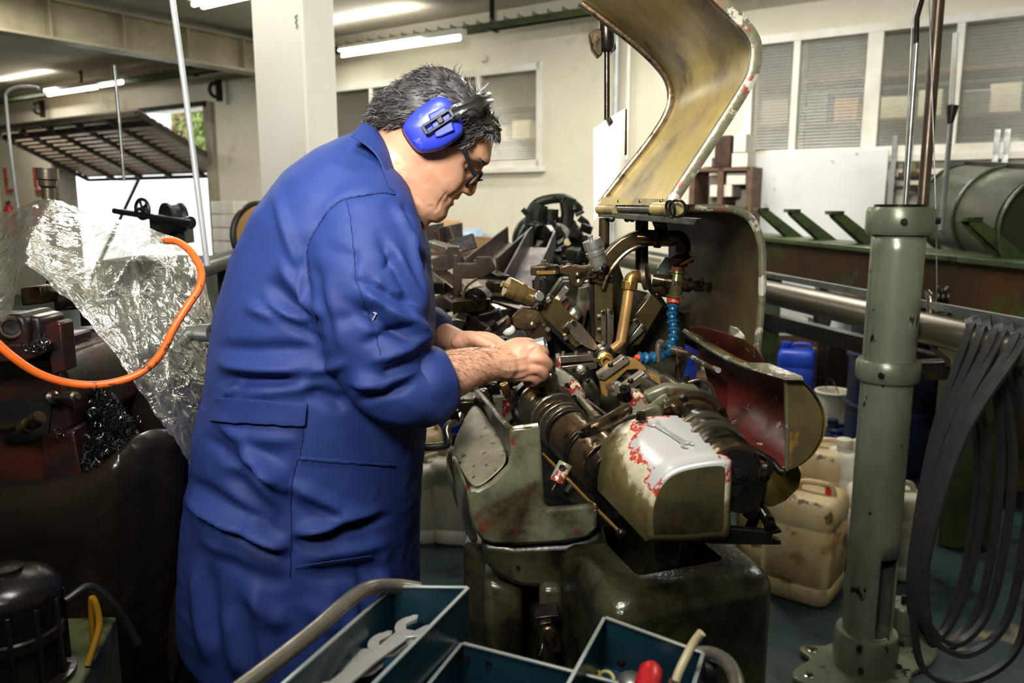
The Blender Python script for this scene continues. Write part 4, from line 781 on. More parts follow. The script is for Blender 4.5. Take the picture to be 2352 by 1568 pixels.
# right tool slide
S3 = px_poly('tool_slide', [(1497, 674), (1524, 700), (1470, 790), (1424, 804), (1432, 756)], 1.55, .035, m_olive, sp); px_poly('slide_end_cap', [(1495, 670), (1500, 668), (1528, 696), (1524, 702)], 1.545, .04, m_dsteel, S3)
px_poly('tool_plate', [(1452, 736), (1462, 730), (1470, 740), (1424, 806), (1415, 812)], 1.538, .01, m_bsteel, S3, .001); px_poly('tool_plate', [(1474, 742), (1484, 752), (1478, 760), (1424, 812), (1418, 812)], 1.538, .01, m_bsteel, S3, .001)
for x, y in ((1463, 738), (1478, 752), (1448, 740)): scr(x, y, 1.537, .004, .003, m_dsteel, parent=S3)
px_lathe('micrometer_stub', (1536, 602, 1.6), (1516, 650, 1.57), [(0, .015), (.3, .015), (.32, .017), (.5, .017), (.55, .013), (1, .013)], m_mic, S3); px_lathe('clamp_stud', (1495, 660, 1.555), (1535, 670, 1.52), [(0, .008), (.5, .009), (.6, .013), (1, .011)], m_osteel, S3)
# guide bush and horizontal tools
px_lathe('guide_bush', (1384, 818, 1.60), (1392, 828, 1.50), [(0, .034), (.3, .034), (.32, .03), (.5, .03), (.52, .024), (.7, .024), (.72, .02), (.86, .019), (.88, .014), (1, .013)], m_dsteel, sp, 36)
px_lathe('collet', (1390, 826, 1.505), (1393, 830, 1.47), [(0, .015), (.3, .0155), (.32, .012), (1, .011), (1, .007), (.7, .006)], m_brass, sp)
HT = px_poly('horizontal_tool_block', [(1283, 818), (1362, 814), (1366, 828), (1288, 834)], 1.495, .03, m_steel, sp, .001); px_poly('horizontal_tool_block', [(1288, 842), (1372, 832), (1372, 846), (1340, 852), (1312, 856)], 1.49, .03, m_steel, HT, .001)
px_poly('cutting_bit', [(1362, 822), (1384, 824), (1384, 832), (1364, 832)], 1.488, .008, m_steel, HT, 0); px_poly('block_end', [(1277, 818), (1287, 816), (1290, 846), (1280, 848)], 1.49, .03, m_chip, HT)
for x in (1293, 1323, 1353): px_lathe('set_screw', (x, 818, 1.505), (x, 806, 1.505), [(0, .0045), (.4, .0045), (.42, .0035), (1, .0035)], m_bsteel, HT, 10)
for x, y in ((1317, 849), (1348, 846)): scr(x, y, 1.489, .004, .003, m_dsteel, parent=HT)
px_lathe('knurled_wheel', (1335, 849, 1.492), (1335, 850, 1.476), [(0, .0088), (.5, .0088), (.55, .006), (.6, .006), (.62, .003), (1, .003)], m_bsteel, HT, 32)
# ---------------------------------------------------------------- rockers over the camshaft
px_lathe('steel_pillar', (1266, 845, 1.42), (1262, 905, 1.42), [(0, .004), (.1, .004), (.1, .0065), (.16, .0065), (.17, .009), (.3, .0135), (.7, .016), (1, .014)], m_steel); bolt(LT, P(1250, 862, 1.40), (-.6, -1, .2), .006, .009, m_bsteel, 'hex')
px_lathe('pillar_nose', (1225, 880, 1.43), (1250, 866, 1.41), [(0, .014), (.5, .016), (1, .017)], m_steel)
px_poly('painted_bracket', [(1276, 846), (1294, 852), (1330, 880), (1345, 905), (1342, 930), (1318, 915), (1300, 895), (1276, 884)], 1.43, .025, m_chip, None, .003)
for x, y in ((1302, 884), (1319, 911), (1351, 876), (1351, 912)): scr(x, y, 1.428, .0045, .003, m_dsteel)
px_poly('side_casting', [(1340, 880), (1362, 872), (1380, 900), (1378, 950), (1345, 935)], 1.45, .03, m_castdk, None, .003)
for k, (dx, dy, Y0) in enumerate(((0, 0, 1.42), (46, 36, 1.34))):
    q = lambda a: [(x+dx, y+dy) for x, y in a]
    rc = px_poly('rocker_casting', q([(1376, 866), (1440, 822), (1462, 826), (1485, 845), (1484, 860), (1462, 848), (1440, 850), (1400, 890), (1396, 915), (1382, 905)]), Y0, .022, m_tan, None, .002)
    px_poly('rocker_top_plate', q([(1371, 862), (1432, 819), (1446, 825), (1444, 833), (1388, 873), (1374, 870)]), Y0-.008, .03, m_bsteel, rc, .001); px_cyl('top_screw', (1403+dx, 842+dy, Y0-.005), (1402+dx, 834+dy, Y0-.005), .0055, m_osteel, rc)
    for x, y in ((1381, 864), (1432, 824)): scr(x+dx, y+dy, Y0-.009, .0016, .0005, m_cavity_black, 'pin', parent=rc)
for a, c in (((1393, 882, 1.44), (1460, 925, 1.26)), ((1428, 855, 1.46), (1510, 912, 1.27)), ((1470, 838, 1.47), (1560, 895, 1.28))):
    px_cyl('guide_rod', a, c, .0075, m_steel)
def spring(name, a, c, r, w, turns, mat, parent=None):
    p0, p1 = P(*a), P(*c); fx, fy, fd = frame(p1-p0); n = turns*12; b = B()
    b.tube([p0+(p1-p0)*i/n+(fx*math.cos(2*math.pi*i/12)+fy*math.sin(2*math.pi*i/12))*r for i in range(n+1)], w, 6); return b.obj(name, mat, parent or LT)
spring('return_spring', (1480, 876, 1.34), (1515, 900, 1.27), .009, .0016, 12, m_steel); spring('return_spring', (1528, 870, 1.34), (1560, 892, 1.27), .009, .0016, 10, m_steel)
# big painted lever with the clamp drum
BL = px_poly('painted_lever', [(1412, 885), (1425, 880), (1445, 898), (1470, 900), (1495, 925), (1490, 940), (1466, 945), (1440, 945), (1424, 925)], 1.25, .03, m_chip, None, .006)
px_lathe('drum_nut', (1432, 905, 1.245), (1430, 888, 1.24), [(0, .013), (.7, .013), (.72, .009), (.75, .005), (1, .005)], m_dsteel, BL); px_poly('tin_tab', [(1412, 884), (1420, 880), (1425, 905), (1410, 910), (1402, 904), (1412, 900)], 1.235, .002, m_bsteel, BL, 0)
px_poly('grey_lever', [(1480, 905), (1530, 885), (1600, 888), (1612, 898), (1612, 915), (1590, 925), (1545, 916), (1530, 910), (1500, 930), (1490, 925)], 1.22, .025, m_cast, BL, .004); px_poly('tin_bracket', [(1495, 928), (1520, 908), (1532, 904), (1540, 925), (1535, 950), (1510, 955)], 1.2, .006, m_cast, BL, .001)
px_lathe('cross_pin', (1528, 918, 1.195), (1536, 942, 1.17), [(0, .004), (.7, .004), (.72, .007), (1, .007)], m_steel, BL)
px_lathe('roller', (1540, 930, 1.2), (1556, 940, 1.15), [(0, .014), (.6, .014), (.62, .007), (1, .006)], m_osteel, BL); px_poly('square_head', [(1560, 912), (1575, 908), (1582, 918), (1578, 928), (1565, 926)], 1.18, .014, m_dsteel, BL)
for x, y, Y in ((1582, 937, 1.17), (1560, 955, 1.15)): px_lathe('lock_nut', (x-4, y-6, Y+.02), (x+4, y+8, Y-.01), [(0, .008), (.5, .008), (.52, .0045), (1, .0045)], m_dsteel, BL, 6)
px_poly('spring_box', [(1560, 880), (1600, 872), (1606, 888), (1590, 894), (1566, 892)], 1.24, .02, m_dsteel, BL); px_lathe('box_screw', (1578, 876, 1.245), (1577, 862, 1.245), [(0, .006), (.4, .006), (.42, .0035), (1, .0035)], m_dsteel, BL)
px_tube('oil_pipe', [(1580, 878, 1.24), (1610, 872, 1.24), (1632, 885, 1.24), (1642, 910, 1.24), (1644, 940, 1.24)], .003, m_steel, BL)
px_cyl('upright_rod', (1558, 800, 1.4), (1558, 872, 1.4), .0055, m_osteel); px_lathe('rod_clamp', (1548, 804, 1.4), (1585, 812, 1.34), [(0, .008), (.4, .008), (.42, .005), (1, .005)], m_steel)
px_tube('oil_union', [(1512, 830, 1.45), (1512, 800, 1.45), (1516, 786, 1.45), (1526, 790, 1.44)], .006, m_bsteel)
# brown link arm to the camshaft
px_tube('link_arm', [(1345, 990, 1.10), (1375, 978, 1.10), (1410, 958, 1.12), (1440, 940, 1.15)], .0098, m_osteel, None, 5, 14, label='oily brown link arm'); px_lathe('arm_eye', (1344, 978, 1.095), (1352, 996, 1.095), [(0, .008), (.3, .008), (.32, .014), (1, .014)], m_dsteel)
px_cyl('push_rod', (1334, 915, 1.36), (1366, 955, 1.24), .0065, m_bsteel); px_lathe('rod_socket', (1362, 950, 1.245), (1374, 966, 1.20), [(0, .0065), (.2, .0085), (1, .0085)], m_steel); px_cyl('push_rod', (1348, 920, 1.38), (1400, 960, 1.26), .004, m_dsteel)
# ---------------------------------------------------------------- camshaft
CA, CB_ = np.array(P(1232, 925, 1.46)), np.array(P(1478, 1150, 1.07)); cd = nrm(CB_-CA)
def cam_at(t): return CA+(CB_-CA)*t
b = B(); b.cyl(CA, CB_, .020, n=28); cs = b.obj('camshaft', m_dsteel, LT)
def disc(t0, t1, r, mat, name='cam_disc', lobe=0, ph=0, n=56):
    p0, p1 = cam_at(t0), cam_at(t1); fx, fy, _ = frame(cd); b = B(); rr = []
    for p_, k in ((p0, .985), (p0+cd*.0008, 1), (p1-cd*.0008, 1), (p1, .985)):
        rr.append([p_+(fx*math.cos(t)+fy*math.sin(t))*r*k*(1+lobe*max(0, math.cos(t-ph))**2) for t in np.linspace(0, 2*math.pi, n, endpoint=False)])
    b.loft(rr); return b.obj(name, mat, cs, smooth=30)
disc(-.06, -.02, .042, m_dsteel, lobe=.1); disc(.055, .075, .045, m_steel, lobe=.12, ph=2.2); disc(.075, .12, .028, m_steel, 'spacer_ring')
for t in (.122, .135, .148): disc(t, t+.008, .0265, m_brass, 'shim_ring')
disc(.16, .20, .032, m_steel, 'spacer_ring'); disc(.205, .222, .046, m_steel, lobe=.08, ph=1.0); disc(.245, .27, .04, m_osteel, lobe=.16, ph=2.6); disc(.285, .30, .043, m_steel, lobe=.1, ph=.2); disc(.32, .345, .038, m_steel, lobe=.14, ph=1.6); disc(.365, .385, .041, m_dsteel, lobe=.1, ph=2.4)
disc(.41, .56, .044, m_osteel, 'cam_drum'); disc(.565, .58, .0475, m_dsteel, 'snap_ring'); disc(.585, .60, .046, m_dsteel, 'snap_ring'); disc(.62, .74, .047, m_osteel, 'cam_drum'); disc(.75, .80, .043, m_dsteel, 'cam_drum')
q = cam_at(.68); fx, fy, _ = frame(cd); b = B(); b.lathe(q+np.array([-.012, -.022, .038]), (-.25, -.5, .83), [(0, .008), (.004, .008), (.0041, .005), (.001, .004)], 18); b.obj('drum_hole', m_cavity_black, cs)
px_lathe('steel_cam_follower', (1205, 948, 1.47), (1222, 936, 1.45), [(0, .03), (.8, .036), (1, .03)], m_dsteel, cs)
# ---------------------------------------------------------------- gear cover with the worn top
def worn(name):
    m = bpy.data.materials.new(name); m.use_nodes = True; nt = m.node_tree; n = nt.nodes; L = nt.links; bs = n['Principled BSDF']
    tc = n.new('ShaderNodeTexCoord'); mp = n.new('ShaderNodeMapping'); L.new(tc.outputs['Object'], mp.inputs[0]); mp.inputs['Location'].default_value = (-.2, .08, -.5); mp.inputs['Scale'].default_value = (8.5, 3.4, 10.5)
    ln = n.new('ShaderNodeVectorMath'); ln.operation = 'LENGTH'; L.new(mp.outputs[0], ln.inputs[0])
    nz = n.new('ShaderNodeTexNoise'); nz.inputs['Scale'].default_value = 26; nz.inputs['Detail'].default_value = 5; nz.inputs['Roughness'].default_value = .7; L.new(tc.outputs['Object'], nz.inputs['Vector'])
    ad = n.new('ShaderNodeMath'); ad.operation = 'MULTIPLY_ADD'; L.new(nz.outputs['Fac'], ad.inputs[0]); ad.inputs[1].default_value = .9; L.new(ln.outputs['Value'], ad.inputs[2])
    sb_ = n.new('ShaderNodeMath'); sb_.operation = 'SUBTRACT'; L.new(ad.outputs[0], sb_.inputs[0]); sb_.inputs[1].default_value = .45
    rp = n.new('ShaderNodeValToRGB'); L.new(sb_.outputs[0], rp.inputs[0]); e = rp.color_ramp.elements; e[0].position = 0; e[0].color = rgb(212, 209, 205); e[1].position = .46; e[1].color = rgb(206, 203, 198)
    for pos, c in ((.475, (184, 54, 40)), (.515, (180, 60, 44)), (.53, (206, 198, 168)), (.64, (186, 178, 146)), (.74, (112, 100, 62)), (1.0, (84, 76, 44))): x = e.new(pos); x.color = rgb(*c)
    L.new(rp.outputs[0], bs.inputs['Base Color']); bs.inputs['Roughness'].default_value = .34
    mr = n.new('ShaderNodeMapRange'); L.new(sb_.outputs[0], mr.inputs[0]); mr.inputs[1].default_value = .44; mr.inputs[2].default_value = .5; mr.inputs[3].default_value = .35; mr.inputs[4].default_value = .05; L.new(mr.outputs[0], bs.inputs['Metallic'])
    bp_ = n.new('ShaderNodeBump'); bp_.inputs['Distance'].default_value = .0004; L.new(nz.outputs['Fac'], bp_.inputs['Height']); L.new(bp_.outputs[0], bs.inputs['Normal']); return m
fr = [(1484, 1243), (1480, 1205), (1484, 1160), (1500, 1118), (1526, 1086), (1560, 1068), (1604, 1058), (1650, 1052), (1676, 1054), (1682, 1070), (1679, 1150), (1675, 1228), (1640, 1236), (1560, 1243)]
bk = [(1366, 1118), (1366, 1085), (1372, 1050), (1384, 1018), (1402, 994), (1424, 974), (1456, 962), (1510, 955), (1566, 955), (1584, 966), (1590, 1030), (1590, 1110), (1560, 1116), (1460, 1118)]
Y1, Y2 = .985, 1.15
b = B(); fr_, bk_ = spline(fr+[fr[0]], 4)[:-1], spline(bk+[bk[0]], 4)[:-1]
cxx, cyy = 1585, 1150
rr = [[P(*(fr_[i]*(1-.1*0)+(np.array((cxx, cyy))-fr_[i])*k), Y1+yo) for i in range(len(fr_))] for k, yo in ((.17, -.009), (.11, -.0085), (.06, -.0065), (.025, -.002), (0, .007))]
for s in np.linspace(.1, 1, 10): rr.append([P(*(fr_[i]*(1-s)+bk_[i]*s), 1/((1-s)/Y1+s/Y2)) for i in range(len(fr_))])
b.loft(rr); GCB = b; GC = b.obj('gear_cover', worn('worn_bare_cover'), LT, smooth=50, label='gear cover worn to bare metal with red and cream paint edges')
b = B(); b.loft([[P(*(fr_[i]+(np.array((cxx+4, cyy+4))-fr_[i])*.172), Y1-.0088) for i in range(len(fr_))], [P(*(fr_[i]+(np.array((cxx+4, cyy+4))-fr_[i])*.185), Y1-.0098) for i in range(len(fr_))]]); b.obj('end_panel', M('olive_end_panel', (80, 74, 44), (52, 48, 31), 8, .45, .1, spots=((108, 86, 36), 16, .66, .12), grime=(8, .48, .7), bump=.0004, bscale=60), GC, smooth=50)
px_lathe('cover_screw', (1473, 962, 1.13), (1471, 946, 1.13), [(0, .0085), (.2, .0085), (.22, .0062), (1, .0062), (1, .0035), (.6, .003)], m_dsteel, GC)
px_poly('cover_bracket', [(1424, 974), (1438, 955), (1500, 932), (1520, 938), (1525, 958), (1470, 966)], 1.165, .02, m_cast, GC, .003)
# wrench lying on the cover
def wrench(name, p0, p1, up, L, label, mat, group=None, hk=.082):
    t = thing(name, label, 'wrench', p0, group); d_ = nrm(p1-p0); sd = nrm(np.cross(up, d_)); up = nrm(np.cross(d_, sd)); b = B(); th = L*.028
    pts = [(0.16, .38), (.5, .30), (.84, .38)]
    bod = [p0+d_*L*a+sd*L*hk*.67*k for a, k in ((.13, .75), (.5, .55), (.87, .75))]+[p0+d_*L*a-sd*L*hk*.67*k for a, k in ((.87, .75), (.5, .55), (.13, .75))]
    b.prism([q+up*th*.1 for q in bod], up*th*.8); b.obj('shank', mat, t, bevel=.0008)
    for s, c in ((-1, p0+d_*L*.08), (1, p0+d_*L*.92)):
        hd_ = []; R0 = L*hk; ang0 = math.radians(15)
        ax_ = d_*s*math.cos(ang0)+sd*math.sin(ang0); ay = np.cross(up, ax_)
        for t_ in np.linspace(math.radians(38), math.radians(322), 22): hd_.append(c+(ax_*math.cos(t_)+ay*math.sin(t_))*R0*(1.0 if 60 < math.degrees(t_) < 300 else 1.12))
        for a_, k_ in ((.62, -.42), (-.15, -.42), (-.42, 0), (-.15, .42), (.62, .42)): hd_.append(c+ax_*R0*a_+ay*R0*k_)
        b = B(); b.prism(hd_, up*th); b.obj('jaw', mat, t, bevel=.0006)
    return t
m_chrome = M('satin_wrench_chrome', (206, 204, 198), (184, 181, 172), 24, .3, .5)
w0 = np.array(P(1500, 972, 1.098)); w1 = np.array(P(1584, 1028, 1.03))
from mathutils.bvhtree import BVHTree
def hit(bv, px, py):
    d_ = nrm(ray(px, py)); h = bv.ray_cast(Vector(CAM), Vector(d_)); return (np.array(h[0]), np.array(h[1])) if h[0] is not None else (None, None)
bv = BVHTree.FromPolygons([Vector(q) for q in GCB.v], GCB.f)
h0, n0 = hit(bv, 1496, 972); h1, n1 = hit(bv, 1586, 1030); hm, nm = hit(bv, 1540, 1000)
if nm[2] < 0: nm = -nm
off = max(0, (hm-(h0+h1)/2)@nm)+.0015
wrench('open_end_wrench', h0+nm*off, h1+nm*off, nm, np.linalg.norm(h1-h0), 'open-end wrench lying on top of the worn gear cover', m_chrome)
# ---------------------------------------------------------------- second shaft with drums on the right
DA, DB = np.array(P(1585, 985, 1.20)), np.array(P(1690, 1082, 1.0)); dd_ = nrm(DB-DA); LD = np.linalg.norm(DB-DA)
def drum(t0, t1, r, mat, name, n=44, hole=False):
    b = B(); p0 = DA+dd_*LD*t0; L = LD*(t1-t0); pr = [(0, r*.96), (L*.08, r), (L*.92, r), (L, r*.96)]
    b.lathe(p0, dd_, pr, n); return b.obj(name, mat, DS, smooth=30)
b = B(); b.cyl(DA-dd_*.05, DB, .018, n=24); DS = b.obj('drum_shaft', m_dsteel, LT)
drum(-.1, .12, .05, m_osteel, 'brake_drum'); drum(.14, .30, .044, m_dsteel, 'drum_ring'); drum(.32, .38, .047, m_steel, 'drum_ring'); drum(.40, .52, .042, m_dsteel, 'drum_ring'); drum(.55, .60, .046, m_steel, 'drum_ring'); drum(.62, .80, .04, m_dsteel, 'drum_ring'); drum(.8, 1.0, .036, m_osteel, 'end_drum')
b = B(); p_ = DA+dd_*LD*1.0; b.lathe(p_, dd_, [(0, .03), (.001, .03), (.001, .014), (.006, .014), (.006, .006), (.012, .006)], 30); b.obj('end_cap', m_cavity_black, DS)
fx, fy, _ = frame(dd_); c_ = DA+dd_*LD*.02
b = B(); b.strip([c_+dd_*.004+(fx*math.cos(t)+fy*math.sin(t))*.056 for t in np.linspace(.1, 3.3, 24)], .02, .006, dd_*0+np.array([0, 0, 1.])) if False else b.tube([c_+(fx*math.cos(t)+fy*math.sin(t))*.0555 for t in np.linspace(-.4, 3.0, 26)], .0065, 8); b.obj('brake_band', m_osteel, DS)
px_cyl('band_pin', (1612, 972, 1.14), (1634, 984, 1.11), .004, m_osteel, DS); px_cyl('band_pin', (1620, 952, 1.17), (1622, 970, 1.16), .004, m_dsteel, DS)
px_poly('post_block', [(1636, 936), (1656, 930), (1662, 940), (1660, 985), (1640, 980)], 1.2, .02, m_dsteel, DS); scr(1652, 940, 1.19, .004, .004, m_dsteel, 'dome')
# ---------------------------------------------------------------- swung-open end cover with red inside
prof = spline([(1802, 866), (1830, 872), (1858, 896), (1880, 930), (1889, 965), (1884, 1005), (1864, 1042), (1835, 1068), (1806, 1082)], 5)
VPx, VPy = 950, 471; YCN, YCF = 1.06, 1.45
def shift(q, Y): k = YCN/Y; return np.array((VPx+(q[0]-VPx)*k, VPy+(q[1]-VPy)*k))
g = []
for i, q in enumerate(prof):
    t = i/(len(prof)-1); row = []
    for s in np.linspace(0, 1, 12):
        Y = YCN+(YCF-YCN)*s*(1.0 if t < .3 else 1-.45*(t-.3)/.7); row.append(P(*shift(q, Y), Y)+np.array([0, 0, -.012*math.sin(math.pi*s)*(1-t)]))
    g.append(row)
b = B(); b.sheet(g, .003); OC = b.obj('open_cover', m_redin, LT, smooth=60, label='swung-open rounded cover, dark red inside')
# outer skin in worn olive, joined to the inner sheet
g2 = [[p_+nrm(np.array([.8, -.1, .25]))*.0045 for p_ in r_] for r_ in g]; b = B(); b.sheet(g2, .002); b.obj('outer_skin', m_gold, OC, smooth=60)
b = B(); b.prism([P(*q, YCN-.004) for q in prof], (0, .004, 0)); b.obj('end_plate', M('cover_olive', (98, 84, 48), (66, 60, 38), 7, .4, .15, spots=((130, 98, 40), 14, .63, .08), bump=.0005, bscale=60), OC)
edge = [g[0][j] for j in range(12)]; b = B(); b.tube(edge, .0045, 8); b.obj('cover_edge', m_rim, OC); b = B(); b.tube([P(1803, 868, YCN-.003), P(1808, 900, YCN-.003), P(1808, 1000, YCN-.003), P(1806, 1080, YCN-.003)], .0028, 8); b.obj('plate_edge', m_rim, OC)
b = B(); b.prism([P(1724, 836, 1.13), P(1768, 838, 1.12), P(1846, 868, 1.045), P(1846, 874, 1.04), P(1800, 872, 1.04), P(1726, 850, 1.11)], (0, .006, .002)); b.obj('top_flange', m_rim, OC, bevel=.0015)
b = B(); b.prism([P(1676, 770, 1.24), P(1680, 748, 1.24), P(1696, 752, 1.235), P(1712, 772, 1.225), P(1716, 784, 1.225)], (0, .012, 0)); b.obj('finger_tab', m_rim, OC, bevel=.002)
g = [[P(1566+(1700-1566)*s, 740+(772-740)*s+k*(120+60*s), 1.45-.2*s+.05*k) for s in np.linspace(0, 1, 8)] for k in np.linspace(0, 1, 5)]
b = B(); b.sheet([[P(*q, Y) for q, Y in row] for row in [[((1566, 742), 1.45), ((1630, 752), 1.36), ((1692, 772), 1.28), ((1740, 792), 1.2)], [((1592, 780), 1.46), ((1650, 800), 1.38), ((1712, 830), 1.3), ((1770, 860), 1.2)], [((1612, 830), 1.46), ((1668, 862), 1.4), ((1730, 900), 1.3), ((1790, 940), 1.2)], [((1622, 880), 1.46), ((1665, 925), 1.4), ((1730, 980), 1.3), ((1800, 1040), 1.2)], [((1640, 905), 1.45), ((1652, 960), 1.38), ((1700, 1020), 1.28), ((1780, 1075), 1.18)]]], .003); b.obj('inner_panel', m_redin, OC, smooth=60, sub=2)
px_tube('cover_arm', [(1690, 1012, 1.12), (1740, 1040, 1.08), (1772, 1060, 1.05), (1790, 1080, 1.035), (1802, 1084, 1.03)], .0055, m_dsteel, OC); b = B(); b.prism([P(*q, 1.12) for q in ((1684, 990), (1700, 1000), (1712, 1022), (1716, 1034), (1700, 1022), (1690, 1016))], (0, .02, 0)); b.obj('arm_clip', m_steel, OC, bevel=.001)
px_poly('lower_guard', [(1680, 1060), (1760, 1075), (1832, 1064), (1842, 1090), (1836, 1120), (1806, 1150), (1776, 1164), (1690, 1160)], 1.12, .006, m_gold, None, .002)
# linkage and forks below the cover
px_tube('tie_rod', [(1690, 1052, 1.05), (1742, 1086, 1.02)], .0042, m_steel, None, 0); px_lathe('rod_end', (1736, 1082, 1.02), (1762, 1098, 1.0), [(0, .008), (.4, .008), (.42, .0055), (1, .0055)], m_dsteel); px_lathe('rod_end', (1745, 1074, 1.03), (1768, 1078, 1.02), [(0, .006), (.6, .011), (1, .010)], m_dsteel)
px_tube('lever_stem', [(1752, 1090, 1.02), (1746, 1130, 1.02), (1738, 1175, 1.03), (1722, 1215, 1.04)], .0075, m_dsteel); px_tube('lever_foot', [(1745, 1165, 1.02), (1762, 1190, 1.01), (1770, 1212, 1.0)], .0085, m_dsteel); scr(1766, 1190, .998, .006, .006, m_dsteel, 'cap')
px_tube('yoke_arm', [(1690, 1110, 1.03), (1706, 1140, 1.02), (1722, 1168, 1.01)], .010, m_dsteel); b = B(); b.ball(P(1724, 1170, 1.01), .013); b.obj('yoke_boss', m_dsteel, LT)
px_poly('fork_lever', [(1570, 1236), (1620, 1228), (1676, 1213), (1760, 1220), (1796, 1216), (1797, 1224), (1776, 1228), (1772, 1236), (1796, 1242), (1795, 1252), (1766, 1252), (1640, 1250), (1575, 1248)], 1.0, .014, m_dsteel, None, .002)
px_poly('drop_bracket', [(1505, 1250), (1565, 1244), (1560, 1290), (1550, 1302), (1504, 1288)], 1.03, .008, m_dsteel, None, .002); scr(1533, 1264, 1.028, .004, .001, m_cavity_black, 'pin'); scr(1547, 1290, 1.028, .004, .001, m_cavity_black, 'pin')
px_lathe('shaft_bearing', (1690, 1098, 1.06), (1700, 1128, 1.0), [(0, .03), (.4, .034), (1, .03)], m_dsteel); px_poly('bearing_leg', [(1680, 1085), (1712, 1090), (1714, 1140), (1690, 1150), (1676, 1130)], 1.04, .03, m_dsteel, None, .004)
# ---------------------------------------------------------------- left casting: sloped housing with tall lip
m_house = m_cast
# sloped top plate between the left rim and the tall lip
tl, tr = (1036, 1030), (1098, 910)
b = B()
A_ = [P(1036, 1030, 1.33), P(1094, 925, 1.52), P(1098, 925, 1.515), P(1175, 1065, 1.17), P(1130, 1105, 1.15), P(1098, 1122, 1.145), P(1076, 1118, 1.15)]
front_face = [(1076, 1122), (1098, 1124), (1130, 1106), (1166, 1070), (1172, 1040), (1168, 990), (1180, 982), (1236, 975), (1240, 982), (1246, 1080), (1250, 1155), (1258, 1170), (1372, 1160), (1372, 1215), (1350, 1235), (1290, 1246), (1180, 1252), (1130, 1250), (1105, 1240), (1086, 1215), (1078, 1180)]
HF = px_poly('housing_front', front_face, 1.145, .016, m_house, None, .005, label='worn green front of the lathe bed housing')
g = [[P(1036, 1030, 1.36), P(1062, 975, 1.45), P(1090, 915, 1.55)], [P(1052, 1070, 1.26), P(1094, 1000, 1.36), P(1120, 960, 1.44)], [P(1076, 1120, 1.152), P(1135, 1060, 1.22), P(1160, 1020, 1.28)], [P(1100, 1124, 1.15), P(1150, 1085, 1.152), P(1172, 1062, 1.155)]]
b = B(); b.sheet([[np.array(q) for q in r_] for r_ in g], -.006); b.obj('sloped_ledge', M('bare_worn_ledge', (150, 142, 118), (116, 112, 90), 8, .36, .35, bump=.0004, bscale=60, spots=((60, 54, 44), 40, .68, .03)), HF, smooth=60, sub=2)
b = B(); b.sheet([[P(1090, 890, 1.58), P(1120, 925, 1.42), P(1150, 962, 1.28), P(1172, 984, 1.165)], [P(1092, 920, 1.58), P(1122, 970, 1.42), P(1152, 1020, 1.28), P(1174, 1064, 1.165)]], .007); b.obj('tall_lip', m_castdk, HF)
b = B(); b.tube([P(1090, 890, 1.58), P(1120, 925, 1.42), P(1150, 962, 1.28), P(1170, 982, 1.165), P(1180, 984, 1.15), P(1236, 977, 1.148)], .0042, 8); b.obj('lip_edge', m_rim, HF)
g = [[P(1036, 1030, 1.36), P(1052, 1070, 1.26), P(1076, 1120, 1.155)], [P(1032, 1100, 1.36), P(1052, 1160, 1.26), P(1078, 1200, 1.155)], [P(1060, 1210, 1.36), P(1080, 1260, 1.26), P(1105, 1245, 1.155)]]
b = B(); b.sheet([[np.array(q) for q in r_] for r_ in g], .005); b.obj('housing_side', m_cast, HF, smooth=60, sub=1)
b = B(); b.sheet([[P(1036, 1022, 1.42), P(1018, 1045, 1.36), P(1034, 1090, 1.30)], [P(1040, 1085, 1.42), P(1018, 1080, 1.36), P(1050, 1140, 1.30)], [P(1062, 1180, 1.42), P(1040, 1150, 1.36), P(1070, 1210, 1.3)]], .004); b.obj('side_wing', m_cast, HF, smooth=60, sub=2)
# dark well behind the front and floor of the well
b = B(); b.sheet([[P(1180, 1000, 1.5), P(1460, 1000, 1.5)], [P(1180, 1260, 1.5), P(1460, 1260, 1.5)]], .01); b.obj('well_back', m_cavity_black, LT)
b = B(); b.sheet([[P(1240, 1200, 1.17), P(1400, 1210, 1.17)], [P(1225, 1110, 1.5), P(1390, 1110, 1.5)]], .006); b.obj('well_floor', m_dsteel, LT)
b = B(); b.sheet([[P(1130, 900, 1.6), P(1560, 860, 1.62)], [P(1160, 1000, 1.5), P(1600, 1000, 1.5)]], .008); b.obj('bed_top', m_castdk, LT)
px_poly('oily_red_block', [(1130, 910), (1170, 905), (1180, 960), (1165, 975), (1140, 950)], 1.5, .05, m_chip, LT, .004)
for i, (x, y) in enumerate(((1112, 905), (1135, 890), (1160, 892), (1190, 900))): px_poly('clamp_shoe', [(x-14, y-8), (x+6, y-12), (x+16, y+18), (x, y+26)], 1.52-.01*i, .02, (m_steel, m_dsteel, m_brass, m_osteel)[i], LT, .003)
# thin rods in front of the well
px_tube('control_rod', [(1246, 1042, 1.19), (1300, 1096, 1.13), (1360, 1158, 1.07), (1424, 1222, 1.01)], .0026, m_brass, LT, 0, label='thin brass control rod'); b = B(); b.ball(P(1426, 1224, 1.008), .0065); b.obj('rod_knob', m_dsteel, LT)
px_cyl('red_lug', (1300, 1064, 1.14), (1278, 1108, 1.13), .0115, m_chip); px_lathe('lug_screw', (1280, 1106, 1.13), (1268, 1128, 1.12), [(0, .005), (.4, .005), (.42, .0035), (1, .0035)], m_dsteel); scr(1292, 1074, 1.128, .005, .003, m_dsteel, 'cap', (-.3, -1, .3)); px_lathe('plug_screw', (1312, 1118, 1.12), (1300, 1134, 1.11), [(0, .007), (1, .006)], m_dsteel)
px_tube('wire_hook', [(1352, 1150, 1.06), (1366, 1158, 1.05), (1372, 1168, 1.05), (1366, 1174, 1.05)], .0016, m_steel)
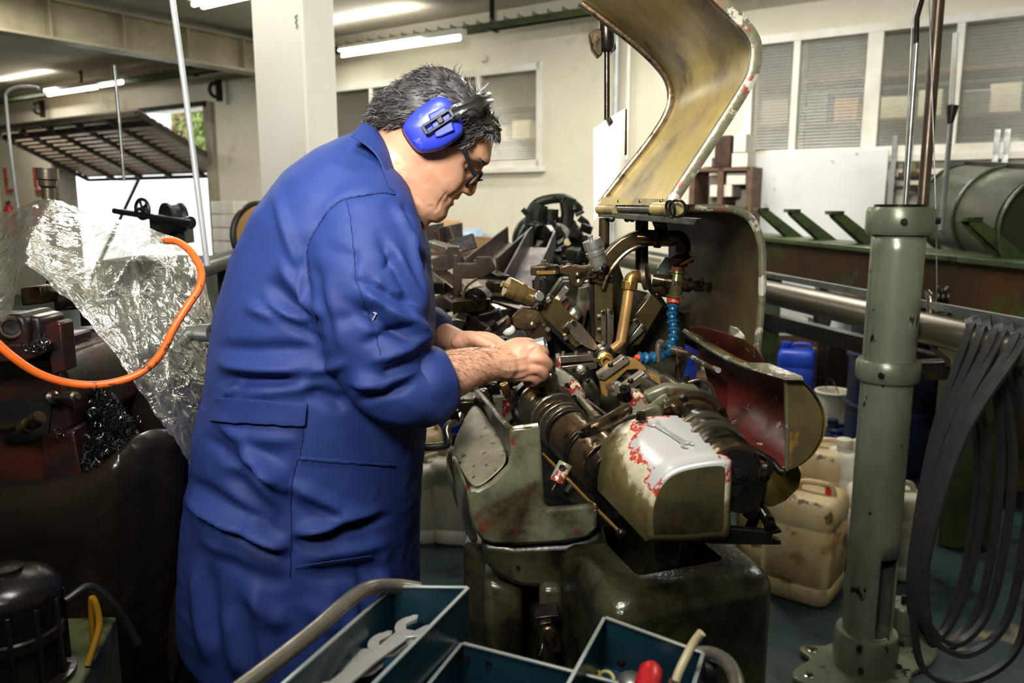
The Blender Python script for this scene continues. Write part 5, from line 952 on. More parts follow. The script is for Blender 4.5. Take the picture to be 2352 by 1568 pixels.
# ---------------------------------------------------------------- crank and gearbox on the far left
px_poly('feed_gearbox', [(1046, 925), (1058, 918), (1094, 918), (1094, 960), (1080, 985), (1056, 975), (1046, 950)], 1.55, .08, m_steel, None, .006)
px_tube('crank_handle', [(965, 1028, 1.45), (1018, 1024, 1.45), (1030, 1012, 1.45), (1026, 990, 1.46), (1032, 976, 1.47), (1052, 966, 1.49), (1058, 950, 1.5)], .0078, m_bsteel, None, 6, 14); px_poly('crank_boss', [(1034, 946), (1052, 942), (1056, 968), (1036, 972)], 1.48, .02, m_dsteel); px_tube('brass_pin', [(1034, 940, 1.47), (1028, 958, 1.47), (1026, 964, 1.47)], .004, m_brass); px_cyl('stub_shaft', (1034, 1010, 1.48), (1060, 1005, 1.5), .01, m_dsteel)
# ---------------------------------------------------------------- base column and chip tray
BS = px_poly('base_neck', [(1100, 1246), (1180, 1252), (1300, 1246), (1385, 1220), (1400, 1260), (1400, 1420), (1290, 1420), (1285, 1360), (1235, 1355), (1190, 1352), (1140, 1330), (1112, 1295)], 1.16, .25, m_castdk, None, .012)
scr(1190, 1303, 1.159, .0035, .001, m_cavity_black, 'pin')
b = B(); b.prism([P(1062, 1200, 1.36)*[1, 1, 0], P(1310, 1400, 1.2)*[1, 1, 0], P(1310, 1400, 1.2)*[1, 1, 0]+[0, .4, 0], P(1062, 1200, 1.36)*[1, 1, 0]+[0, .35, 0]], (0, 0, .80)); b.obj('base_cabinet', m_castdk, LT, bevel=.02, seg=4)
px_poly('base_rib', [(1240, 1350), (1290, 1350), (1300, 1640), (1236, 1640)], 1.14, .1, m_castdk, None, .01); px_poly('base_rib', [(1110, 1330), (1200, 1350), (1200, 1640), (1116, 1640)], 1.17, .1, m_castdk, None, .015)
px_poly('pedal_hood', [(1228, 1418), (1284, 1412), (1288, 1424), (1240, 1432)], 1.1, .04, m_dsteel, BS); px_poly('pedal_bracket', [(1240, 1432), (1268, 1428), (1270, 1440), (1242, 1444)], 1.09, .03, m_osteel, BS); px_poly('pedal', [(1244, 1444), (1268, 1440), (1288, 1482), (1292, 1500), (1262, 1504), (1250, 1475)], 1.085, .03, m_osteel, BS, .004)
px_tube('chip_hook', [(1246, 1478, 1.08), (1244, 1492, 1.075), (1238, 1506, 1.075)], .0012, m_bsteel, BS)
# tray: rounded box, open top with a wide left shoulder
m_tray2 = M('oily_green_tray', (64, 64, 42), (30, 28, 19), 7, .24, .15, bump=.0008, bscale=120, grime=(9, .44, .62), rvar=.08)
zt = P(1420, 1372, .99)[2]
FL, FR_, BL_ = PZ(1400, 1392, zt), PZ(1796, 1312, zt), PZ(1292, 1258, zt); ex = FR_-FL; ey = BL_-FL; ey = nrm(ey)*max(np.linalg.norm(ey), .3); LX, LY = np.linalg.norm(ex), np.linalg.norm(ey); ex, ey = ex/LX, ey/LY
def rrect(xa, xb, ya, yb_, r, z, n=7):
    out = []
    for cx, cy, a in ((xb-r, yb_-r, 0), (xa+r, yb_-r, 90), (xa+r, ya+r, 180), (xb-r, ya+r, 270)):
        for t in np.linspace(0, 90, n): out.append(np.array([cx+r*math.cos(math.radians(a+t)), cy+r*math.sin(math.radians(a+t)), z]))
    return out
def rq(xa, xb, ya, yb_, r, z): return [FL*[1, 1, 0]+ex*q[0]+ey*q[1]+Z_*z for q in rrect(xa, xb, ya, yb_, r, 0)]
ro = .035; rr = [rq(0, LX, 0, LY, ro, .02), rq(0, LX, 0, LY, ro, zt-.034)]
for t in np.linspace(10, 90, 7): k = math.radians(t); e_ = .032*(1-math.cos(k)); rr.append(rq(e_, LX-e_*.8, e_, LY-.005, ro, zt-.034+.034*math.sin(k)))
rr += [rq(.07, LX-.06, .06, LY-.03, .012, zt+.001), rq(.073, LX-.063, .063, LY-.033, .012, zt-.01), rq(.085, LX-.075, .075, LY-.04, .012, zt-.22)]
b = B(); b.loft(rr); TRY = b.obj('chip_tray', m_tray2, LT, smooth=50, label='oily dark green chip tray with rounded edges')
# shoulder rising to the bed on the left of the tray
b = B(); b.box((.3, 1.62, .35), (.32, .4, .7)); b.obj('bed_pedestal', m_castdk, LT, bevel=.02, seg=3)
# ================================================================ dark red lathe on the left, its plastic sheet, swarf, hose, pump
m_maroon = M('oily_maroon_paint', (64, 30, 25), (34, 19, 16), 9, .34, .15, bump=.0008, bscale=50, spots=((24, 18, 15), 10, .55, .15), rvar=.15)
m_brown = M('oily_brown_casting', (38, 29, 22), (20, 16, 13), 6, .26, .15, bump=.0008, bscale=40, spots=((60, 40, 26), 6, .6, .15), rvar=.12)
L2 = thing('maroon_lathe', 'oily dark red lathe with swarf trough at the left edge of the picture', 'lathe', (-.95, 1.6, 0))
def lp(name, poly, Y, t, mat, bevel=.003, parent=None, label=None):
    b = B(); b.ppx(poly, Y, t); return b.obj(name, mat, parent or L2, bevel=bevel, label=label)
def lc(name, a, c, prof, mat, parent=None, n=28):
    p0, p1 = P(*a), P(*c); L = np.linalg.norm(p1-p0); b = B(); b.lathe(p0, p1-p0, [(t*L, r) for t, r in prof], n); return b.obj(name, mat, parent or L2, smooth=30)
hb_ = lp('bearing_block', [(-260, 800), (-260, 735), (0, 728), (20, 722), (40, 722), (56, 734), (62, 756), (64, 802)], 1.34, .1, m_maroon, .006)
lc('bearing_bore', (24, 752, 1.345), (26, 752, 1.325), [(0, .020), (.5, .020), (.6, .017), (.6, .013), (0, .012)], m_steel, hb_); lc('bore_hole', (25, 752, 1.34), (26, 752, 1.332), [(0, .012), (1, .0118)], m_cavity_black, hb_)
lp('block_cap', [(52, 734), (62, 724), (90, 730), (94, 760), (92, 788), (66, 800)], 1.36, .08, m_maroon, .006, hb_)
lp('machine_ledge', [(-260, 805), (105, 786), (108, 810), (60, 830), (-260, 852)], 1.33, .15, m_maroon, .004); lp('guide_bracket', [(102, 748), (128, 738), (140, 742), (150, 852), (118, 862)], 1.35, .04, m_maroon, .003)
lp('machine_body', [(-280, 840), (118, 815), (150, 860), (160, 930), (166, 985), (120, 1000), (110, 1140), (-280, 1150)], 1.42, .3, m_maroon, .01); lp('front_panel', [(96, 1002), (168, 985), (196, 1140), (100, 1145)], 1.40, .05, m_maroon, .004)
lp('dark_recess', [(-280, 918), (120, 920), (110, 1000), (60, 1015), (-280, 990)], 1.415, .02, m_cavity_black, 0); lc('clamp_bolt', (112, 912, 1.40), (180, 910, 1.34), [(0, .010), (.15, .012), (.2, .006), (.55, .006), (.56, .009), (.9, .009), (.92, .005), (1, .005)], m_steel, None, 12)
lc('oil_arm', (-20, 985, 1.36), (62, 972, 1.33), [(0, .012), (.8, .010), (1, .009)], m_brown); lc('arm_head', (52, 985, 1.33), (92, 958, 1.32), [(0, .012), (.35, .013), (.37, .010), (.6, .010), (.62, .013), (1, .012)], m_osteel)
for i, (x, y, w, h, Y) in enumerate(((150, 690, 60, 40, 1.75), (215, 720, 70, 50, 1.8), (70, 680, 50, 36, 1.7), (180, 800, 120, 60, 1.7), (120, 640, 30, 80, 1.85), (310, 740, 80, 120, 1.85), (250, 850, 120, 60, 1.75))):
    lp('carriage_block', [(x-w/2, y-h/2), (x+w/2, y-h/2-6), (x+w/2+4, y+h/2), (x-w/2+4, y+h/2+5)], Y, .08, (m_dsteel, m_brown, m_osteel, m_maroon, m_steel, m_brown, m_maroon)[i], .004)
lc('cross_shaft', (130, 655, 1.85), (160, 655, 1.84), [(0, .03), (1, .03)], m_dsteel); lc('tail_shaft', (150, 690, 1.72), (200, 668, 1.7), [(0, .018), (.6, .02), (1, .015)], m_steel)
lp('chip_guard_plate', [(205, 880), (300, 868), (335, 900), (384, 985), (380, 1012), (330, 1060), (262, 1080), (180, 1000)], 1.68, .01, m_brown, .002)
# steel spindles sticking out
lc('spindle_top', (112, 460, 1.66), (108, 386, 1.66), [(0, .012), (.38, .012), (.45, .017), (.62, .0175), (.66, .021), (1, .021), (1, .012), (.9, .011)], m_steel); lc('spindle_side', (400, 764, 1.5), (489, 764, 1.46), [(0, .008), (.35, .009), (.4, .0145), (.66, .0145), (.68, .017), (1, .017), (1, .01), (.9, .009)], m_galv)
# trough with rolled lip, cabinet to the floor
lip = spline([(-280, 1150), (-60, 1138), (80, 1128), (175, 1116), (225, 1095), (265, 1062), (310, 1026), (345, 1010), (380, 1014), (404, 1040), (414, 1090), (416, 1160)], 6)
g = []
for i, q in enumerate(lip):
    t = i/(len(lip)-1); Y = 1.24+.16*max(0, t-.45)/.55; g.append([P(*q, Y)+[0, .05, -.03], P(*q, Y)+[0, .012, .006], P(*q, Y), P(q[0], q[1]+14, Y-.006), P(q[0]+(4 if t > .5 else 0), q[1]+120-60*t, Y+.01), P(q[0]-20*t, 1420, Y+.07), P(q[0]-25*t, 1700, Y+.07)])
b = B(); b.sheet(g, .01); tr_ = b.obj('swarf_trough', m_brown, L2, smooth=60, label='oily brown cast swarf trough with rolled lip')
lp('cabinet_panel', [(318, 1235), (345, 1225), (412, 1140), (420, 1300), (412, 1520), (396, 1568), (385, 1568), (360, 1400)], 1.40, .03, m_brown, .004); lc('panel_knob', (352, 1272, 1.405), (368, 1272, 1.38), [(0, .012), (.4, .014), (1, .01)], m_brown)
lp('inner_wall', [(-280, 1240), (60, 1235), (74, 1250), (58, 1260), (50, 1360), (-280, 1370)], 1.27, .02, m_maroon, .004); lp('side_slot', [(-280, 1262), (54, 1246), (48, 1285), (-280, 1290)], 1.262, .006, m_cavity_black, 0)
b = B(); b.box((-.98, 1.72, .42), (.85, .6, .84)); b.obj('base_cabinet', m_brown, L2, bevel=.02)
# dark green side plate with rounded shoulder
lp('side_guard', [(500, 790), (470, 815), (440, 848), (430, 880), (422, 960), (414, 1045), (440, 1200), (520, 1200)], 1.72, .006, M('dark_green_sheet', (34, 44, 38), (24, 32, 28), 5, .3, .2), .002)
# swarf
sw = B()
m_sw1 = M('steel_swarf', (130, 130, 132), (66, 66, 68), 40, .22, .95); m_sw2 = M('dark_swarf', (44, 43, 44), None, 30, .35, .8)
def pile(px, py): t = (py-890)/220; return 1.52-.13*t
gp = [[P(165+(x/7)*(60+190*(y/7))+ (8 if y else 30), 898+y/7*225, pile(0, 898+y/7*225)+.02) for x in range(8)] for y in range(8)]
sw.sheet(gp, .03, mi=1)
for i in range(3400):
    py = random.uniform(892, 1125); k = (py-892)/233; px = random.uniform(178+10*k, 235+ 165*k**.8); Y = pile(px, py)+random.uniform(-.02, .015)
    c = P(px, py, Y); a = nrm(rng.normal(size=3)); e = nrm(np.cross(a, rng.normal(size=3))); L = random.uniform(.004, .011); cv = random.uniform(-.5, .5)
    sw.tube([c-a*L, c+e*L*cv, c+a*L], [.0007, .0013, .0006], 3, cap=False, mi=0 if random.random() < .75 else 1)
for i in range(40):
    px, py = random.choice([(random.uniform(190, 330), random.uniform(900, 1080)), (random.uniform(120, 190), random.uniform(985, 1010)), (random.uniform(60, 110), random.uniform(780, 800))]); c = P(px, py, (pile(px, py)-.02) if py > 820 and px > 170 else (1.38 if py > 900 else 1.32)); R0 = random.uniform(.004, .009); x, y, _ = frame(rng.normal(size=3))
    sw.tube([c+(x*math.cos(t)+y*math.sin(t))*R0+_*t*.0012 for t in np.linspace(0, random.uniform(3, 9), 14)], .0008, 3, cap=False)
o = sw.obj('swarf_pile', [m_sw1, m_sw2], smooth=60); o['kind'] = 'stuff'; o['label'] = 'heap of curly grey steel swarf in the trough of the maroon lathe'; o['category'] = 'swarf'
# plastic sheet
def plastic(name):
    m = bpy.data.materials.new(name); m.use_nodes = True; nt = m.node_tree; n = nt.nodes; L = nt.links; n.remove(n['Principled BSDF'])
    tr = n.new('ShaderNodeBsdfTransparent'); tr.inputs[0].default_value = (.86, .85, .78, 1); gl_ = n.new('ShaderNodeBsdfGlossy'); gl_.inputs['Roughness'].default_value = .2; gl_.inputs[0].default_value = (.95, .95, .92, 1); df = n.new('ShaderNodeBsdfDiffuse'); df.inputs[0].default_value = rgb(196, 192, 170); tl = n.new('ShaderNodeBsdfTranslucent'); tl.inputs[0].default_value = rgb(205, 200, 182)
    tc = n.new('ShaderNodeTexCoord'); nz = n.new('ShaderNodeTexNoise'); nz.inputs['Scale'].default_value = 26; nz.inputs['Detail'].default_value = 4; nz.inputs['Distortion'].default_value = 1.2; L.new(tc.outputs['Object'], nz.inputs['Vector']); bp_ = n.new('ShaderNodeBump'); bp_.inputs['Distance'].default_value = .012; L.new(nz.outputs['Fac'], bp_.inputs['Height'])
    for s in (gl_, df): L.new(bp_.outputs[0], s.inputs['Normal'])
    m1 = n.new('ShaderNodeMixShader'); m1.inputs[0].default_value = .5; L.new(df.outputs[0], m1.inputs[1]); L.new(tl.outputs[0], m1.inputs[2])
    m2 = n.new('ShaderNodeMixShader'); m2.inputs[0].default_value = .36; L.new(tr.outputs[0], m2.inputs[1]); L.new(m1.outputs[0], m2.inputs[2])
    lw = n.new('ShaderNodeLayerWeight'); lw.inputs['Blend'].default_value = .35; L.new(bp_.outputs[0], lw.inputs['Normal']); mr = n.new('ShaderNodeMapRange'); mr.inputs[3].default_value = .24; mr.inputs[4].default_value = .8; L.new(lw.outputs['Facing'], mr.inputs[0])
    m3 = n.new('ShaderNodeMixShader'); L.new(mr.outputs[0], m3.inputs[0]); L.new(m2.outputs[0], m3.inputs[1]); L.new(gl_.outputs[0], m3.inputs[2]); L.new(m3.outputs[0], n['Material Output'].inputs[0]); return m
m_pl = plastic('clear_plastic_film')
cols = [((-200, 540), (-200, 730)), ((-30, 496), (-30, 735)), ((25, 482), (20, 725)), ((60, 470), (52, 610)), ((110, 455), (112, 655)), ((170, 474), (176, 706)), ((230, 492), (246, 792)), ((300, 512), (312, 882)), ((360, 530), (352, 945)), ((410, 552), (386, 992)), ((446, 578), (402, 1010)), ((468, 636), (430, 1060)), ((490, 740), (452, 1100))]
top = spline([c[0] for c in cols], 8); bot = spline([c[1] for c in cols], 8); nR = 60; g = []
RID = [((310, 577), (240, 690), 16, .030), ((310, 577), (110, 560), 26, .012), ((310, 577), (345, 830), 14, .022), ((310, 577), (470, 650), 14, .018), ((310, 577), (395, 500), 16, .012), ((215, 600), (205, 690), 12, .016), ((60, 600), (180, 690), 14, .014), ((110, 456), (50, 600), 10, .016), ((170, 480), (210, 600), 16, .012), ((280, 660), (330, 900), 18, .012), ((380, 620), (392, 900), 16, .014)]
for r in range(nR):
    s = r/(nR-1); row = []
    for i in range(len(top)):
        q = top[i]*(1-s)+bot[i]*s; Y = 1.62-.34*s**.8+.06*abs(i/(len(top)-1)-.5); 
        Y -= .07*math.exp(-((q[0]-310)**2+(q[1]-577)**2)/70**2)
        for a, c, w, am in RID:
            a = np.array(a, float); c = np.array(c, float); u_ = c-a; L = np.linalg.norm(u_); u_ /= L; ss = (q-a)@u_; tt = (q-a)@np.array((-u_[1], u_[0])); e = np.clip(min(ss+15, L-ss)/30, 0, 1); Y -= am*math.exp(-abs(tt)/w)*e
        w_ = P(*q, Y); v = Vector(w_*14); w_ = w_+np.array([0, 1., .3])*(.010*(abs(mnoise.noise(v*1.3))-.2)+.007*(abs(mnoise.noise(v*3.1))-.2)+.003*mnoise.noise(v*8)); row.append(w_)
    g.append(row)
b = B(); b.sheet(g); o = b.obj('plastic_sheet', m_pl, smooth=180); tag(o, 'crumpled clear plastic sheet draped over the maroon lathe', 'plastic sheet')
# orange air hose
m_or = M('orange_hose', (224, 104, 34), (206, 88, 28), 10, .42, spots=((110, 60, 34), 60, .66, .02)); m_or.node_tree.nodes['Principled BSDF']
hs = [(380, 552, 1.42), (410, 556, 1.38), (440, 580, 1.34), (462, 622, 1.31), (458, 660, 1.28), (430, 704, 1.26), (400, 752, 1.245), (372, 808, 1.235), (335, 848, 1.225), (285, 872, 1.21), (220, 884, 1.19), (150, 878, 1.17), (85, 856, 1.15), (30, 820, 1.13), (-15, 780, 1.12), (-60, 735, 1.12), (-140, 640, 1.2), (-220, 560, 1.4)]
b = B(); b.tube(spline([P(*q) for q in hs], 6), .0062, 14); tag(b.obj('air_hose', m_or), 'bright orange hose looping in front of the plastic sheet', 'hose')
# coolant pump motor on its green tank
TK = thing('coolant_tank', 'small green coolant tank with sloping top at the bottom left', 'tank', P(180, 1568, 1.1)*[1, 1, 0])
tz = P(270, 1418, 1.12)[2]
b = B(); pts = [PZ(x, y, tz) for x, y in ((60, 1420), (268, 1414), (150, 1640), (-200, 1640))]; b.prism([q*[1, 1, 0] for q in pts], (0, 0, tz)); tb = b.obj('tank_body', M('tank_green', (92, 100, 62), (66, 72, 44), 6, .35, .1, spots=((34, 32, 24), 12, .6, .1), bump=.0006, bscale=60), TK, bevel=.004)
mo = PZ(42, 1560, tz); PM = thing('pump_motor', 'round black pump motor standing on the green coolant tank', 'motor', mo)
k_ = .066
b = B(); b.lathe(mo, (0, 0, 1), [(0, k_*1.05), (.008, k_*1.05), (.01, k_*.86), (.06, k_*.86), (.062, k_*.92), (.075, k_*.92), (.077, k_*.86), (.10, k_*.88), (.12, k_*.93), (.128, k_*.92), (.142, k_*.78), (.15, k_*.5), (.152, k_*.3), (.158, k_*.3), (.16, k_*.05)], 48); b.obj('motor_housing', M('black_motor', (40, 34, 28), (24, 21, 18), 8, .25, .3, bump=.0005, bscale=60, rvar=.1), PM)
for t in np.linspace(0, 2*math.pi, 12, endpoint=False): b = B(); q = mo+np.array([math.cos(t), math.sin(t), 0])*k_*.88; b.bar(q+[0, 0, .015], q+[0, 0, .115], .006, .01, (math.cos(t), math.sin(t), 0)); b.obj('cooling_fin', MATS['black_motor'], PM, bevel=.001)
b = B(); b.tube(spline([mo+np.array([k_*.9, .02, .1]), mo+np.array([k_*1.2, .05, .105]), mo+np.array([k_*1.6, .06, .07]), mo+np.array([k_*1.9, .07, .01])], 6), .006, 10); b.obj('motor_cable', m_black, PM); b = B(); b.tube(spline([mo+np.array([k_*1.05, .06, .02]), mo+np.array([k_*1.2, .05, .09]), mo+np.array([k_*1.3, .05, .05]), mo+np.array([k_*1.15, .03, .002])], 8), .0045, 12); b.obj('cable_gland', M('yellow_plastic', (170, 124, 32), None, 8, .4), PM)
RL = thing('floor_rail', 'oily floor rail with yellow edge under the blue coat hem', 'rail', PZ(440, 1568, .0))
b = B(); b.bar(PZ(470, 1440, .03), PZ(350, 1720, .03), .1, .06); b.obj('rail_body', m_brown, RL, bevel=.004); b = B(); b.bar(PZ(490, 1450, .02)+[.02, 0, 0], PZ(400, 1720, .02)+[.03, 0, 0], .05, .04); b.obj('yellow_edge', M('worn_yellow', (150, 110, 30), None, 8, .5), RL, bevel=.003)
# ================================================================ cantilever toolbox in the foreground
m_blue = M('teal_toolbox_paint', (38, 78, 94), (26, 56, 70), 6, .3, .25, bump=.0003, bscale=60, spots=((96, 124, 130), 26, .78, .04)); m_edge = M('worn_tray_edge', (150, 176, 178), (176, 172, 156), 20, .35, .4)
zb = P(905, 1348, .86)[2]
TB = thing('toolbox', 'open blue-green cantilever toolbox in the foreground', 'toolbox', (.02, .62, zb-.2))
def tray(cpx, z, h, t=.0016):      # cpx: rim corners in the photo (back-left, back-right, front-right, front-left)
    c = [PZ(x, y, z) for x, y in cpx]; o = [q-np.array([0, 0, h]) for q in c]; ctr = sum(c)/4
    b = B(); b.prism(o, (0, 0, .002)); fl = b.obj('tray', m_blue, TB)
    for i in range(4):
        a, d_ = c[i], c[(i+1) % 4]; n_ = nrm(np.cross(d_-a, Z_)); n_ = n_ if n_@(ctr-a) < 0 else -n_
        b = B(); b.prism([a, d_, d_-np.array([0, 0, h]), a-np.array([0, 0, h])], n_*t); b.obj('tray_wall', m_blue, fl)
        b = B(); b.bar(a+Z_*.0012+n_*t*.5, d_+Z_*.0012+n_*t*.5, .0045, .0028); b.obj('rolled_rim', m_edge, fl, bevel=.0008)
    return c, o, fl
cA, oA, fA = tray([(905, 1349), (1074, 1352), (830, 1600), (600, 1620)], zb, .062)
cC, oC, fC = tray([(1390, 1421), (1613, 1502), (1560, 1680), (1260, 1660)], zb-.03, .06)
cB, oB, fB = tray([(1062, 1480), (1420, 1572), (1330, 1760), (900, 1680)], zb-.055, .06)
for x, y in ((1071, 1512), (1124, 1524)): bolt(fB, P(x, y, P(x, y, .8)[1])*0+PZ(x, y, zb-.07), (0, -1, 0), .005, .002, m_blk, 'dome')
bolt(fC, PZ(1427, 1523, zb-.06), (0, -1, 0), .005, .002, m_blk, 'dome')
m_handle = M('steel_handle', (150, 144, 128), (112, 106, 92), 14, .3, .6)
b = B(); b.tube(spline([P(500, 1620, .64), P(600, 1545, .68), P(720, 1450, .74), P(800, 1380, .79), P(850, 1350, .82), P(910, 1346, .86), P(960, 1352, .88)], 6), .0085, 14); b.obj('handle', m_handle, TB)
b = B(); b.tube(spline([P(1600, 1500, .80), P(1635, 1502, .79), P(1668, 1520, .76), P(1690, 1560, .72), P(1696, 1620, .68)], 6), .008, 14); b.obj('handle', m_handle, TB)
b = B(); q = PZ(1616, 1540, zb-.06); b.cyl(q, q+[.012, 0, 0], .012, n=18); b.obj('handle_pivot', m_blk, TB)
b = B(); b.prism([(-.35, .30, zb-.205), (.45, .30, zb-.205), (.45, .86, zb-.205), (-.35, .86, zb-.205)], (0, 0, .03)); b.prism([(-.2, .35, zb-.176), (.3, .35, zb-.176), (.3, .8, zb-.176), (-.2, .8, zb-.176)], (0, 0, .06)); b.obj('toolbox_base', m_blue, TB)
b = B()
for sx in (-.3, .4):
    for sy in (.34, .82): b.bar((sx, sy, 0), (sx, sy, zb-.23), .04, .04, (0, 1, 0))
BN = thing('work_stand', 'low steel stand carrying the blue-green toolbox', 'stand', (.05, .58, 0))
for sx in (-.3, .4):
    for sy in (.34, .82): b = B(); b.bar((sx, sy, 0), (sx, sy, zb-.23), .03, .03, (0, 1, 0)); b.obj('leg', m_dkmetal, BN)
b = B(); b.box((.05, .58, zb-.218), (.8, .56, .024)); b.obj('stand_top', m_dkmetal, BN, bevel=.003)
zt_ = zb-.058
up_ = np.array([0, 0, 1.])
for i, (a, c, lab, zz, tl_) in enumerate((((965, 1432), (790, 1568), 'large open-end wrench with jaw uppermost in the toolbox tray', .03, .35), ((905, 1470), (740, 1600), 'open-end wrench in the middle of the toolbox tray, jaw facing right', .022, .2), ((850, 1512), (700, 1640), 'open-end wrench nearest the left wall of the toolbox tray', .016, .1), ((985, 1462), (860, 1620), 'small open-end wrench at the back right corner of the toolbox tray', .008, .3))):
    a3 = PZ(*a, zt_+zz); c3 = PZ(*c, zt_+zz-.008); wrench('tray_wrench', a3, c3, nrm(np.array([-.25*tl_-.1, -.35, 1.])), max(np.linalg.norm(a3-c3), .16), lab, m_chrome, 'wrenches in the toolbox tray', hk=.125)
zc = zb-.088
q = PZ(1478, 1590, zc+.02); SD = thing('screwdriver', 'screwdriver with a bright red handle in the right toolbox tray', 'screwdriver', q); m_red = M('red_plastic', (206, 34, 34), (180, 26, 28), 8, .3)
b = B(); b.lathe(P(1480, 1600, .70), P(1497, 1535, .735)-P(1480, 1600, .70), [(0, .012), (.02, .013), (.035, .012), (.042, .007)], 14); b.obj('handle', m_red, SD); b = B(); b.cyl(P(1494, 1545, .73), P(1499, 1530, .74), .004, n=10); b.obj('ferrule', m_bsteel, SD)
b = B(); b.ball(PZ(1450, 1575, zc+.02), (.018, .02, .014)); tag(b.obj('bearing_ball', m_galv, smooth=60), 'dull grey rounded metal part beside the red screwdriver handle', 'metal part')
for x, y, lab in ((1392, 1558, 'yellow plastic washer beside the grey rounded part in the toolbox'), (1362, 1552, 'faded washer lying left of the yellow washer')):
    b = B(); b.torus(PZ(x, y, zc+.006), (0, -.5, 1), .0085, .0022, 22, 8); tag(b.obj('plastic_washer', M('washer_yellow', (200, 190, 110), None, 8, .5)), lab, 'washer')
HZ = thing('cream_hose_piece', 'short cream plastic hose standing up from the right toolbox tray', 'hose', PZ(1540, 1600, zc)); b = B(); b.tube(spline([P(1540, 1610, .70), P(1556, 1552, .715), P(1580, 1500, .73), P(1596, 1472, .735), P(1612, 1452, .735)], 6), .0045, 12); b.obj('hose_body', M('cream_hose', (214, 202, 160), (196, 182, 138), 9, .4), HZ); b = B(); b.cyl(P(1545, 1580, .71), P(1551, 1562, .713), .0062, n=14); b.obj('hose_ferrule', m_bsteel, HZ)
# ================================================================ bar feed stand, tube, belts
m_post = M('grey_green_enamel', (128, 134, 112), (98, 102, 82), 5, .3, .35, bump=.0004, bscale=40, spots=((30, 30, 24), 16, .7, .02), stretch=(1, 1, .5), rvar=.1)
Y0_ = 2.23; X0 = P(2066, 520, Y0_)[0]
def cpt(t, r, z): return np.array([X0+r*math.cos(t), Y0_+r*math.sin(t), z])
BF = thing('bar_feed_stand', 'grey-green bar feed stand with collars, guide tube and pulley', 'bar feed', (X0, Y0_, 0))
zt_ = P(2070, 508, Y0_-.07)[2]; zm = P(2050, 862, Y0_-.08)[2]; zbh = P(2000, 1478, Y0_-.07)[2]; zs1 = P(2020, 1285, Y0_-.06)[2]
rp, na = .070, 60; zz = np.concatenate([np.linspace(.0, zs1, 12), np.linspace(zs1+.05, zt_, 12)]); b = B()
vs = [cpt(2*math.pi*j/na, rp, z) for z in zz for j in range(na)]; fs = []
for i in range(len(zz)-1):
    for j in range(na):
        ang = (math.degrees(2*math.pi*(j+.5)/na)) % 360
        if zz[i] >= zbh-.02 and zz[i+1] <= zs1+.001 and 262 < ang < 325: continue
        fs.append((i*na+j, i*na+(j+1) % na, (i+1)*na+(j+1) % na, (i+1)*na+j))
b.add(vs, fs); o = b.obj('column_tube', m_post, BF); sm = o.modifiers.new('wall', 'SOLIDIFY'); sm.thickness = .006
def collar(z, h, r, name='collar'):
    b = B(); b.lathe((X0, Y0_, z-h/2), (0, 0, 1), [(0, rp), (0, r*.94), (h*.15, r), (h*.85, r), (h, r*.94), (h, rp)], 48); return b.obj(name, m_post, BF)
c1 = collar(zt_, .075, .088, 'top_collar'); b = B(); b.cyl((X0, Y0_, zt_+.03), (X0, Y0_, zt_+.045), .069, n=40); b.obj('top_cap', m_dsteel, c1)
c2 = collar(zm, .06, .086); c3 = collar(zbh/2+.005, zbh, .092, 'base_hub')
for cc, z, r, tt in ((c1, zt_, .088, (250, 345)), (c2, zm, .086, (235, 340)), (c3, .05, .092, (240, 320)), (c3, .12, .092, (235, 325))):
    for t in tt: t = math.radians(t); bolt(cc, cpt(t, r-.003, z), (math.cos(t), math.sin(t), 0), .009, .016, m_dsteel, 'hex')
b = B(); poly = []
for t in np.linspace(0, 2*math.pi, 72, endpoint=False): r = .13+.12*max(0, math.cos(2*(t-math.radians(18))))**3+.06*max(0, math.cos(3*(t-math.radians(150))))**3; poly.append(cpt(t, r, 0))
b.prism(poly, (0, 0, .022)); fp = b.obj('foot_plate', m_post, BF, bevel=.006)
for t in (18, 198, 150, 270): q = cpt(math.radians(t), .20 if t in (18, 198) else .15, .02); bolt(fp, q, (0, 0, 1), .016, .004, m_steel, 'dome'); bolt(fp, q+[0, 0, .004], (0, 0, 1), .009, .01, m_steel, 'hex')
# guide tube running back behind the post
ta, tb_ = np.array(P(1752, 668, 3.12)), np.array(P(2352, 803, 1.95)); td = nrm(tb_-ta); ta2 = ta-td*2.2; tb2 = tb_+td*.35; rt = .046
b = B(); b.cyl(ta2, tb2, rt, n=36); gt = b.obj('guide_tube', M('bright_tube', (116, 107, 90), (84, 76, 62), 4, .32, .65, stretch=(.3, .3, 3)), BF)
b = B(); b.bar(ta2+[0, .05, rt+.02], tb2+[0, .05, rt+.02], .02, .02); b.obj('rail', m_galv, gt); b = B(); b.tube([P(1750, 626, 3.1), P(2000, 668, 2.6)], .002, 6); b.obj('wire', m_galv, gt)
